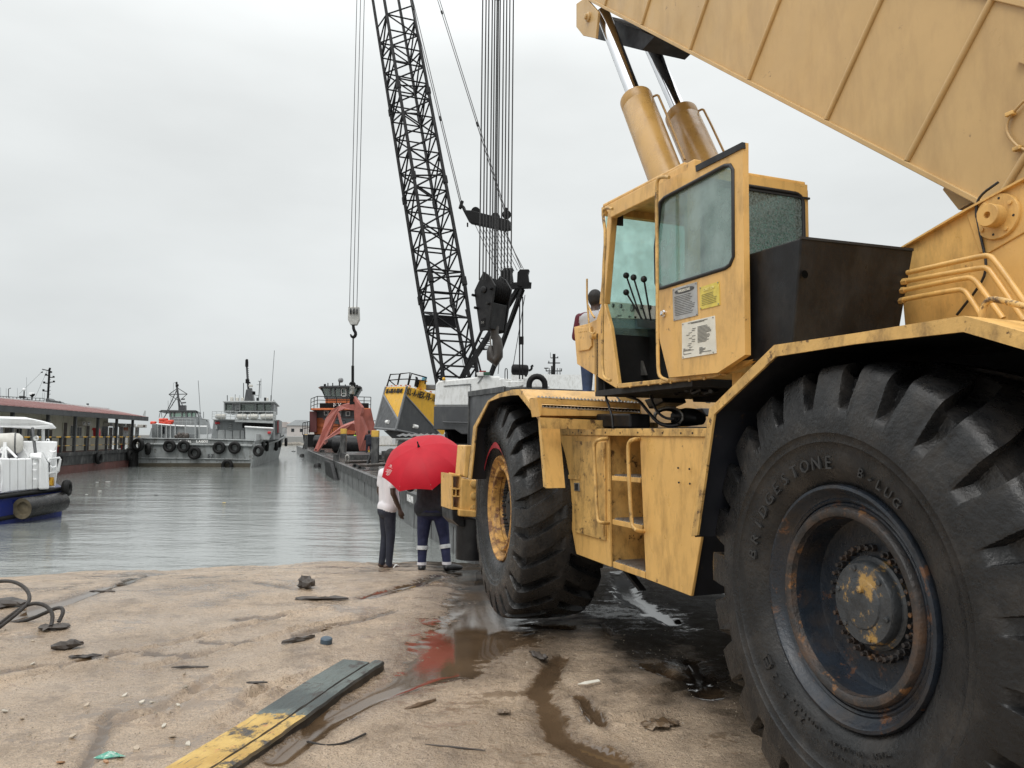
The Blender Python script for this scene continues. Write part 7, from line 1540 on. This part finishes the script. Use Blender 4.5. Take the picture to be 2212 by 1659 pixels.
# person under the umbrella: facing away (+y), both arms forward
M2 = [M['skin'], M['hair'], M['jacket'], M['workblue'], M['shoe']]
f2 = onz(*z3(740, 1492), ground_h(-1.2, 11.0)); f2 = onz(*z3(740, 1500), ground_h(f2.x, f2.y))
B = std_body(((-.22, .0, 1.40), (-.33, .10, 1.16), (-.12, .27, 1.26)), ((.22, .0, 1.40), (.34, .12, 1.18), (.12, .29, 1.20)), ((-.10, 0, .86), (-.13, .03, .47), (-.135, -.01, .09)), ((.10, .0, .86), (.165, .05, .49), (.22, -.02, .10)), sleeve=1.0)
B = [(SH_ if (bb[0] == SK and bb[3] == .042) else bb[0], bb[1], bb[2], bb[3] * (1.2 if bb[0] in (SH_, TR_) else 1), bb[4] * (1.2 if bb[0] in (SH_, TR_) else 1)) for bb in B]
B += [(SH_, (-.12, 0, .88), (.12, 0, .88), .145, .145)]
B += head(SK, HR, (0, .06, 1.63), (.2, 1, -.1))
B += hand(SK, (-.10, .29, 1.26), None, (.9, .4, .1), (.1, .3, -.8), 1) + hand(SK, (.10, .31, 1.20), None, (-.9, .3, .1), (0, .3, -.8), -1)
B += [(FT, (-.135, -.05, .05), (-.135, .09, .045), .052, .048), (FT, (-.135, .09, .04), (-.135, .18, .035), .05, .036), (FT, (.22, -.06, .065), (.31, .06, .055), .052, .048), (FT, (.31, .06, .05), (.40, .10, .04), .05, .036)]
p2 = make_person('person', f2, 0.0, 1.0, B, M2, .011, 'person in dark jacket and navy work trousers holding the red umbrella')
for (k_, a_) in (((-.13, .03, .47), (-.135, -.01, .09)), ((.165, .05, .49), (.22, -.02, .10))):
    c_ = V(k_).lerp(V(a_), .38); d = V(a_) - V(k_); MB().lathe([(.083, -.028), (.086, 0), (.082, .028)], c_, d, 20, False).build('reflective_band', M['reflect'], p2, 50, local=True)
for x, y_, z_ in ((-.135, -.02, .115), (.215, -.03, .125)): MB().lathe([(.066, -.02), (.066, .02)], (x, y_, z_), (0, 0, 1), 16, False).build('sock', M['polo'], p2, 50, local=True)
MB().lathe([(.158, -.02), (.166, 0), (.158, .03)], (0, .0, .80), (0, 0, 1), 24, False).build('jacket_hem', M['jacket'], p2, 60, local=True).scale = (1.35, 1, 1)
# umbrella
UC = at(*z3(642, 325), f2.y - .18)
ua = V((-.16, -.60, .78)).normalized(); UR, UHt = .60, .31
um = thing('umbrella', UC, 'open red umbrella with white print held over two people', 'umbrella')
M['umb'] = bpy.data.materials.new('red_umbrella_cloth'); M['umb'].use_nodes = True
t = M['umb'].node_tree; bb_ = t.nodes['Principled BSDF']; bb_.inputs['Base Color'].default_value = (.62, .012, .03, 1); bb_.inputs['Specular IOR Level'].default_value = .3; bb_.inputs['Roughness'].default_value = .5; bb_.inputs['Transmission Weight'].default_value = 0
tl_ = N(t, 'ShaderNodeBsdfTranslucent'); tl_.inputs[0].default_value = (.75, .02, .04, 1); mxs = N(t, 'ShaderNodeMixShader'); mxs.inputs[0].default_value = .3
g = N(t, 'ShaderNodeNewGeometry'); nn = N(t, 'ShaderNodeTexNoise'); nn.inputs['Scale'].default_value = 7; nn.inputs['Detail'].default_value = 5; t.links.new(g.outputs['Position'], nn.inputs['Vector'])
mc = N(t, 'ShaderNodeMix', data_type='RGBA'); mc.inputs[6].default_value = (.46, .010, .024, 1); mc.inputs[7].default_value = (.66, .016, .036, 1); t.links.new(nn.outputs[0], mc.inputs[0]); t.links.new(mc.outputs[2], bb_.inputs['Base Color'])
t.links.new(bb_.outputs[0], mxs.inputs[1]); t.links.new(tl_.outputs[0], mxs.inputs[2]); t.links.new(mxs.outputs[0], t.nodes['Material Output'].inputs[0])
ux = V((1, 0, 0)); ux = (ux - ua * ux.dot(ua)).normalized(); uy = ua.cross(ux)
off = .30
def upt(ang, q):   # q 0 tip .. 1 rim
    k8 = ang / (math.pi / 4); fr = k8 - math.floor(k8); sag = 4 * fr * (1 - fr)
    r = UR * math.sin(q * 1.22) / math.sin(1.22); chord = math.cos(math.pi / 8) / math.cos((fr - .5) * math.pi / 4)
    r *= 1 - (1 - chord) * (.35 + .65 * q)
    h = UHt * ((math.cos(q * 1.22) - math.cos(1.22)) / (1 - math.cos(1.22))) + .030 * sag * q * q - .02 * q * sag * (1 - q)
    return UC + (ux * math.cos(ang + off) + uy * math.sin(ang + off)) * r + ua * (h - UHt * .35)
for k in range(8):
    mb = MB(); n, m_ = 9, 12
    vs = [upt((k + i / (n - 1.0001)) * math.pi / 4, .02 + .98 * j / m_) for j in range(m_ + 1) for i in range(n)]
    mb.add(vs, [(j * n + i, j * n + i + 1, (j + 1) * n + i + 1, (j + 1) * n + i) for j in range(m_) for i in range(n - 1)]); mb.build('canopy_panel', M['umb'], um, 60)
    MB().pipe([upt(k * math.pi / 4 + .0001, j / 8) - ua * .006 for j in range(9)], .004, 6).build('umbrella_rib', M['steel'], um, 60)
tip = upt(0, .001)
MB().lathe([(.020, -.01), (.016, .02), (.011, .03), (.010, .085), (.006, .095)], tip, ua, 12).build('ferrule', M['gasket'], um, 40)
MB().tube(tip, tip - ua * .78, .007).build('shaft', M['steel'], um, 40); MB().tube(tip - ua * .78, tip - ua * .90, .014).build('handle', M['gasket'], um, 40)
# white print near the left rim
def uprint(px_, py_, d=.004):   # point on canopy under pixel z3
    best = None
    for k in range(160):
        for j in range(24):
            p = upt(k / 160 * 2 * math.pi, .35 + .64 * j / 23); s_ = p - CAM; X_ = CX + F * s_.dot(_r) / s_.dot(_f); Y_ = CY - F * s_.dot(_u) / s_.dot(_f); tx_, ty_ = z3(px_, py_)
            e_ = (X_ - tx_) ** 2 + (Y_ - ty_) ** 2
            if s_.dot(ua) < 0 and (best is None or e_ < best[0]): best = (e_, p)
    return best[1] + ua * d - V((0, .012, 0))
pc0 = uprint(310, 450); pX = (uprint(345, 485) - uprint(285, 440)); pX = V((.9, 0, -.42)).normalized(); pY = V((.3, -.25, .9)); pY = (pY - pX * pY.dot(pX)).normalized()
pc0 = pc0 - V((0, .02, 0))
for (dx, dy, r) in ((-.005, .070, .014), (.065, .035, .011)): MB().lathe([(r, 0), (r, .002), (r * .55, .002), (r * .55, 0)], pc0 + pX * dx + pY * dy, pX.cross(pY), 16, False).build('print_emblem', M['whitepaint'], um)
for k, (ln, y_) in enumerate(((.055, .045), (.05, .012), (.075, -.004), (.085, -.022), (.080, -.038), (.055, -.058), (.035, -.074))):
    MB().box(pc0 + pX * (.0 + .012 * (k % 2)) + pY * y_, (ln, .007 if k > 1 else .004, .001), (pX, pY, pX.cross(pY))).build('print_line', M['whitepaint'], um)
# person behind the cab on the crane's front platform
pl = at(1284, 760, 9.6); zfeet = 1.80
MB().box(C(5.85, 1.9, zfeet - .06), (1.5, 2.4, .12), CA).build('front_platform', M['yellow'], crane, bevel=.01); MB().box(C(5.85, 1.9, 1.3), (1.2, 2.2, .8), CA).build('front_bumper', M['black'], crane, bevel=.02)
M3 = [M['skin'], M['hair'], M['maroon'], M['jeans'], M['shoe'], M['vest']]
B = std_body(((-.21, .0, 1.40), (-.28, .05, 1.15), (-.16, .26, 1.08)), ((.21, .0, 1.40), (.29, .05, 1.15), (.18, .25, 1.05)), ((-.10, 0, .86), (-.11, .03, .47), (-.115, -.01, .09)), ((.10, .0, .86), (.12, .03, .47), (.125, -.02, .10)), sleeve=1.0)
B = [((5 if i in (0, 1, 2, 3, 4, 5, 6) else bb[0]), *bb[1:]) for i, bb in enumerate(B)]
B += head(SK, HR, (0, .04, 1.635), (.3, 1, -.2)) + hand(SK, (-.16, .26, 1.08), None, (.5, .8, -.2), (.2, .2, -.8), 1) + hand(SK, (.18, .25, 1.05), None, (-.5, .8, -.2), (0, .2, -.8), -1)
B += [(FT, (-.115, -.05, .05), (-.115, .16, .04), .05, .038), (FT, (.125, -.05, .05), (.135, .16, .04), .05, .038)]
make_person('person', V((pl.x, pl.y, zfeet)), math.radians(-25), .98, B, M3, .014, 'person in maroon sleeves, grey vest and jeans standing beyond the cab')
# workers on the barge
def worker(x, yfeet, ytop, m3, label, rot, lean=.0, D=None):
    p = onz(*z2(x, yfeet), DZ + .01) if D is None else at(*z2(x, yfeet), D); h = (yfeet - ytop) * .1875 / F * p.y; p.z = DZ + .01
    B = std_body(((-.21, .0, 1.40), (-.27, .08, 1.15), (-.18, .30, 1.10)), ((.21, .0, 1.40), (.27, .08, 1.15), (.18, .30, 1.08)), ((-.10, 0, .86), (-.14, .03, .47), (-.15, -.01, .09)), ((.10, .0, .86), (.14, .03, .47), (.15, -.02, .10)), sleeve=1.0) + head(SK, HR, (0, .05, 1.63), (0, 1, -.2))
    B = [(SH_ if (bb[0] == SK and bb[3] == .042) else bb[0], *bb[1:]) for bb in B]
    B += [(FT, (-.15, -.05, .05), (-.15, .16, .04), .05, .038), (FT, (.15, -.05, .05), (.15, .16, .04), .05, .038)]
    make_person('person', p, rot, min(1.12, max(.95, h / 1.74)), B, m3, .022, label, 'workers on the barge')
worker(782, 1170, 945, [M['skin'], M['hivis'], M['hivis'], M['jeans'], M['shoe']], 'worker in lime hi-vis jacket standing beyond the anchor', 2.6, D=62)
worker(930, 1215, 920, [M['skin'], M['hair'], M['navy'], M['navy'], M['hiyel']], 'worker in dark coverall with yellow boots beside the nearer post', .4, D=47)
worker(958, 1190, 880, [M['skin'], M['hair'], M['hiyel'], M['hiyel'], M['shoe']], 'worker in yellow rain suit behind the dark clad worker', .2, D=50)
# ------------------------------------------------------------------ things lying on the sand
def gz(x, y, lift=0.):
    p = gpt(x, y); return V((p.x, p.y, ground_h(p.x, p.y) + lift))
def Zg(x, y, lift=0.): return gz(*zg(x, y), lift)
def Zk(x, y, lift=0.): return gz(*zk(x, y), lift)
# painted plank
pm = bpy.data.materials.new('peeling_painted_plank'); pm.use_nodes = True; t = pm.node_tree; b = t.nodes['Principled BSDF']; L = t.links.new; g = N(t, 'ShaderNodeNewGeometry')
fl, fr2, nl = onz(*zg(1895, 697), .05), onz(*zg(2098, 728), .05), onz(*zg(905, 1298), .05)
pd_ = (nl - fl); pd_.z = 0; PLN = 3.1; pd_.normalize(); pw = V((-pd_.y, pd_.x, 0)); pw = pw if pw.dot(fr2 - fl) > 0 else -pw
PW_ = (fr2 - fl).dot(pw)
dt_ = N(t, 'ShaderNodeVectorMath', operation='DOT_PRODUCT'); L(g.outputs['Position'], dt_.inputs[0]); dt_.inputs[1].default_value = tuple(pd_)
ysplit = Zg(1450, 1040).dot(pd_)
nz = gn(9, 8, .7, None); pos = gma('ADD', dt_.outputs['Value'], gr(nz, .3, .7, -.10, .10))
dp2 = N(t, 'ShaderNodeVectorMath', operation='DOT_PRODUCT'); L(g.outputs['Position'], dp2.inputs[0]); dp2.inputs[1].default_value = tuple(pw)
cxyz = N(t, 'ShaderNodeCombineXYZ'); L(gma('MULTIPLY', dt_.outputs['Value'], 2.2), cxyz.inputs[0]); L(gma('MULTIPLY', dp2.outputs['Value'], 26.), cxyz.inputs[1])
grn = N(t, 'ShaderNodeTexNoise'); grn.inputs['Scale'].default_value = 2.4; grn.inputs['Detail'].default_value = 8; grn.inputs['Roughness'].default_value = .7; L(cxyz.outputs[0], grn.inputs['Vector']); grain_ = grn.outputs[0]
wood = gmix(gr(grain_, .35, .65, 0, 1), (.016, .015, .014), (.085, .075, .065))
green = gmix(gr(gn(4, 8, .7), .35, .65, 0, 1), (.055, .072, .067), (.14, .17, .158)); yel = gmix(gr(gn(5, 6), .35, .65, 0, 1), (.44, .27, .06), (.60, .41, .12))
yel = gmix(gr(gn(30, 4), .62, .70, 0, .6), yel, (.45, .10, .08))
paint = gmix(gr(pos, ysplit - .01, ysplit + .01, 0, 1), green, yel)
bandp = gma('MULTIPLY', gr(pos, ysplit - .42, ysplit - .30, 0, 1), gr(pos, ysplit - .12, ysplit - .02, 1, 0)); paint = gmix(gma('MULTIPLY', bandp, .75), paint, (.03, .04, .04))
peel = gma('MAXIMUM', gr(gn(8, 10, .76), .53, .60, 0, 1), gr(grain_, .57, .64, 0, 1))
sepn = N(t, 'ShaderNodeSeparateXYZ'); L(g.outputs['Normal'], sepn.inputs[0]); topm = gr(sepn.outputs[2], .55, .8, 0, 1)
fac = gma('MULTIPLY', gma('SUBTRACT', 1.0, peel), topm)
L(gmix(fac, wood, paint), b.inputs['Base Color']); b.inputs['Roughness'].default_value = .42
gst = gn(3, 8, .7); bn = N(t, 'ShaderNodeBump'); bn.inputs['Strength'].default_value = .5; bn.inputs['Distance'].default_value = .01; L(gma('ADD', gma('MULTIPLY', fac, .6), gma('MULTIPLY', grain_, 1.5)), bn.inputs['Height']); L(bn.outputs[0], b.inputs['Normal'])
plk = thing('painted_plank', fl + pd_ * 1.0, 'long weathered plank painted green and yellow lying on the sand', 'plank')
R6 = random.Random(3)
def board(w0, w1, far_off, name):
    n = 70; rings = []
    for i in range(n + 1):
        tt = far_off + (PLN - far_off) * i / n
        e0 = w0 + .004 * MN.noise(V((tt * 9, w0 * 7, 1))) + .003 * MN.noise(V((tt * 31, 2, 1))); e1 = w1 + .007 * MN.noise(V((tt * 7, w1 * 5, 3))) + .006 * MN.noise(V((tt * 29, 5, 1)))
        zt = .052 + .010 * MN.noise(V((tt * 1.2, 0, 0))); base = fl + pd_ * tt; zb_ = -.02
        q = lambda w_, z_: V((base.x, base.y, 0)) + pw * w_ + V((0, 0, z_))
        m_ = (e0 + e1) / 2
        rings.append([q(e0, zb_ - .01), q(e0, zt - .010), q(e0 + .008, zt), q(m_, zt + .003 * MN.noise(V((tt * 14, 1, 8)))), q(e1 - .010, zt - .004), q(e1, zt - .018), q(e1 - .006, zt - .032), q(e1, zb_ - .01)])
    MB().loft(rings).build(name, pm, plk, 40)
board(0, PW_ * .70, .0, 'plank_board'); board(PW_ * .715, PW_, -.05, 'plank_board')
# wire rope sling with frayed end plate
M['wire'] = mat('twisted_steel_rope', (.028, .023, .020), .5, var=.4, scale=30, bump=.8, bscale=90)
base = Zg(150, 545); D0 = base.y
wr = thing('wire_rope_sling', Zg(40, 540), 'stiff looped black wire rope sling at the left edge of the sand', 'wire rope')
def wpth(pts): return [at(*zg(x, y), D0 + d) for x, y, d in pts]
for P_ in ([(-60, 275, .5), (20, 262, .5), (85, 268, .45), (140, 300, .4), (166, 345, .3), (158, 385, .2), (100, 440, .1), (0, 520, 0), (-80, 570, 0)], [(-60, 545, .1), (0, 500, .1), (90, 430, .15), (150, 395, .2), (205, 385, .2), (260, 402, .2), (292, 445, .15), (288, 490, .1), (280, 515, .05)], [(-40, 510, .3), (60, 500, .3), (170, 475, .3), (250, 440, .3), (310, 412, .28), (345, 412, .25), (350, 440, .2), (325, 490, .15)]):
    pts = wpth(P_); mb = MB(); mb.pipe(pts, .0155, 8, 2); mb.build('rope_strand', M['wire'], wr, 60)
def lump(name, m, c_, X, sx, sy, sz, label, cat, seed, group=None, jag=.5, n=8):
    """an irregular broken piece: a jagged bar"""
    sx *= .8; sy *= .75; sz *= .75
    R_ = random.Random(seed); X = V(X); X.z = 0; X.normalize(); Y_ = V((-X.y, X.x, 0)); rings = []
    for i in range(n):
        f_ = i / (n - 1); tp = (1 - .5 * abs(2 * f_ - 1) ** 3); o_ = V((0, 0, sz * .45))
        rings.append([V(c_) + X * (f_ - .5) * sx + o_ + (Y_ * math.cos(a) * sy / 2 + V((0, 0, math.sin(a) * sz / 2))) * (tp * (1 + jag * R_.uniform(-1, 1))) + X * R_.uniform(-.5, .5) * sx / n * jag for a in [2 * math.pi * k / 8 + .4 for k in range(8)]])
    return tag(MB().loft(rings).build(name, m, None, None), label, cat, group)
tag(lump('frayed_plate', M['timber'], Zg(300, 528), (1, .1, 0), .28, .20, .05, 'dark torn plate under the end of the wire rope', 'scrap', 1), None)
lump('wood_chunk', M['timber'], Zg(372, 638), (1, .5, 0), .26, .10, .08, 'small dark wood chunk left of the ruts on the sand', 'wood', 2)
lump('wood_block', M['timber'], Zg(1692, 300), (.6, -.9, 0), .30, .17, .16, 'broken dark timber block near the water edge', 'wood', 3)
lump('bark_strip', M['timber'], Zg(1780, 370), (1, .05, 0), .62, .10, .05, 'flat black strip of bark below the timber block', 'wood', 4, jag=.6)
lump('stick', M['timber'], Zg(1650, 597), (1, .9, 0), .34, .06, .05, 'short dark stick on the sand left of the blue cap', 'wood', 5)
lump('stick', mat('brown_split_wood', (.11, .07, .04), .6, var=.3, scale=12, bump=.4, bscale=30), Zk(585, 788), (.7, .75, 0), .30, .035, .03, 'brown split stick beside the red tinted puddle', 'wood', 6)
lump('stick', M['timber'], Zk(745, 994), (1, -.22, 0), .40, .012, .012, 'long thin twig at the bottom of the sand', 'wood', 7, jag=.2)
lump('wood_chunk', M['timber'], Zk(1130, 582), (.6, -1, 0), .24, .09, .05, 'wedge of dark wood on the sand ridge before the wheels', 'wood', 8)
lump('wood_chunk', M['timber'], Zk(1447, 455), (.15, -1, 0), .40, .07, .06, 'dark wood offcut in the mud under the crane', 'wood', 9)
lump('mud_clod', gm, Zk(1690, 890), (1, .2, 0), .26, .15, .05, 'large clod of churned mud near the rear wheel', 'mud', 10, jag=.6, n=9)
lump('mud_clod', gm, Zk(970, 838), (1, .2, 0), .10, .07, .04, 'small clod of mud on the sand ridge', 'mud', 11, jag=.6)
lump('mud_clod', gm, Zg(1832, 527), (1, .2, 0), .18, .11, .06, 'reddish clod above the blue cap on the sand', 'mud', 12, jag=.5)
lump('timber_scrap', M['timber'], Zg(20, 400), (1, -.1, 0), .55, .28, .10, 'grey timber scrap at the left edge behind the wire rope', 'wood', 13)
lump('stick', M['timber'], Zg(565, 328), (1, 0, 0), .32, .03, .03, 'thin dark stick by the water edge on the left', 'wood', 14)
lump('stick', M['timber'], Zg(1420, 860), (1, .1, 0), .16, .03, .02, 'small black splinter beside the plank', 'wood', 15)
lump('stick', M['timber'], Zg(1050, 748), (1, .1, 0), .30, .025, .02, 'thin black splinter in the middle of the sand', 'wood', 16)
lump('stick', M['timber'], Zg(470, 686), (1, .2, 0), .26, .05, .03, 'dark crumb of wood in the wheel rut', 'wood', 17)
c0 = Zg(1803, 612); cp = thing('plastic_lid', c0, 'small blue grey plastic cap on the sand beyond the plank', 'cap'); MB().lathe([(.040, 0), (.046, .006), (.045, .040), (.038, .046)], c0, (.1, -.1, 1), 20).build('cap_wall', mat('blue_grey_plastic', (.05, .08, .11), .4, var=.2, scale=10), cp, 40); MB().lathe([(.036, .0465), (.030, .042), (.001, .042)], c0, (.1, -.1, 1), 20, 'end').build('cap_top', mat('pale_blue_plastic', (.12, .20, .28), .3), cp, 40)
# green and white plastic wrapper
c0 = Zg(612, 1238); mb = MB(); pts = [c0 + V((dx, dy, .004 + .012 * abs(math.sin(i * 2.1)))) for i, (dx, dy) in enumerate(((-.075, -.02), (-.03, .035), (.0, .03), (.04, .02), (.085, -.02), (.03, -.03), (-.02, -.03)))]
mb.prism(pts, (0, 0, .003)); tag(mb.build('wrapper', mat('green_white_wrapper', (.06, .28, .20), .35, var=.1, scale=8, rust=(.6, .66, .6), ramt=.5, rscale=22), None), 'crumpled green and white wrapper near the bottom edge', 'litter')
# wire twist by the puddle
a = Zk(65, 950, .01); o = MB().pipe([a, a + V((.02, -.05, .02)), a + V((.12, -.09, .015)), a + V((.22, -.06, .02)), a + V((.30, .04, .03))], .006, 6, 2).build('bent_wire', M['wire'], None, 60); tag(o, 'thin bent black wire beside the plank puddle', 'wire')
a = Zk(1310, 705, .01); tag(MB().prism([a, a + V((.05, .02, .01)), a + V((.14, .05, .015)), a + V((.15, .03, .01)), a + V((.06, -.01, .005))], (0, 0, .004)).build('paper_scrap', M['paper'], None), 'white paper scrap on the sand before the wheels', 'litter')
# flat stone/shell chips
R7 = random.Random(77); chips = [(180, 585), (590, 702), (985, 968), (690, 898), (785, 940), (840, 942), (480, 960), (907, 1066), (955, 1125), (1040, 1180), (335, 1272), (585, 1272), (400, 1128), (180, 728), (1020, 792), (1560, 463), (1030, 875), (25, 990), (120, 1030), (755, 1203), (1195, 945), (405, 805), (90, 888), (1100, 1105), (250, 1130), (450, 1282), (60, 338), (865, 1150), (1350, 700), (1500, 590)]
cm = [mat('pale_shell_chip', (.40, .33, .25), .6), mat('orange_shard', (.42, .24, .13), .6), mat('white_shard', (.46, .42, .35), .5)]
for i, (x, y) in enumerate(chips[:20]):
    p = Zg(x, y, .004); s_ = R7.uniform(.011, .020); a0 = R7.uniform(0, 6)
    o = MB().prism([p + V((s_ * R7.uniform(.6, 1.2) * math.cos(a0 + a), s_ * R7.uniform(.6, 1.2) * math.sin(a0 + a), .006 * math.sin(a))) for a in (0, 1.3, 2.4, 3.6, 5.0)], (0, 0, .007)).build('flat_chip', cm[1] if i in (10, 11, 24) else cm[R7.choice((0, 2))], None)
    tag(o, 'small flat pale chip lying on the open sand', 'chip', 'flat chips scattered over the sand')
# coarse grit, one mass
mb = MB()
for i in range(2600):
    x, y = R7.uniform(-4.5, 1.6), 2.4 + 8 * R7.random() ** 1.6
    if wet_at(x, y) > .1: continue
    s_ = R7.uniform(.003, .007) * (1.6 if R7.random() < .07 else 1); z_ = ground_h(x, y)
    mb.add([(x - s_, y - s_ * .6, z_ - .002), (x + s_, y - s_ * .7, z_ - .002), (x + s_ * .8, y + s_, z_ - .002), (x - s_ * .7, y + s_, z_ - .002), (x, y, z_ + s_ * 1.1)], [(0, 1, 4), (1, 2, 4), (2, 3, 4), (3, 0, 4)])
tag(mb.build('grit', mat('mixed_grit', (.30, .25, .19), .6, var=.6, scale=60, rust=(.05, .045, .04), ramt=.4, rscale=60), None), 'coarse grit and shell crumbs strewn over the sand', 'grit', None, 'stuff')
# floating scraps on the water
R9 = random.Random(8)
fl_m = [mat('floating_white_foam', (.7, .7, .66), .5), mat('floating_yellow_foam', (.6, .42, .08), .5), mat('floating_dark_scrap', (.03, .03, .03), .6)]
for i in range(9):
    x, y = R9.uniform(480, 1150), 890 + 200 * R9.random() ** 1.6; p = onz(*z1(x, y + 30), WATER_Z + .015)
    if i == 0: p = onz(*z1(1690, 1178), WATER_Z + .015)
    if i == 1: p = onz(*z1(1165, 1000), WATER_Z + .015)
    if i == 2: p = onz(*z1(1178, 1120), WATER_Z + .015)
    s_ = R9.uniform(.025, .07); k = 1 if i == 0 else (2 if i == 2 else (0 if R9.random() < .8 else 2))
    o = MB().prism([p + V((s_ * 1.6 * math.cos(a), s_ * math.sin(a), 0)) for a in (0, 1.1, 2.2, 3.3, 4.4, 5.4)], (0, 0, .014)).build('floating_scrap', fl_m[k], None)
    tag(o, ('yellow foam scrap floating alone in the middle of the basin' if i == 0 else 'small piece of litter floating on the water by the dock'), 'litter', None if i == 0 else 'litter floating by the dock')
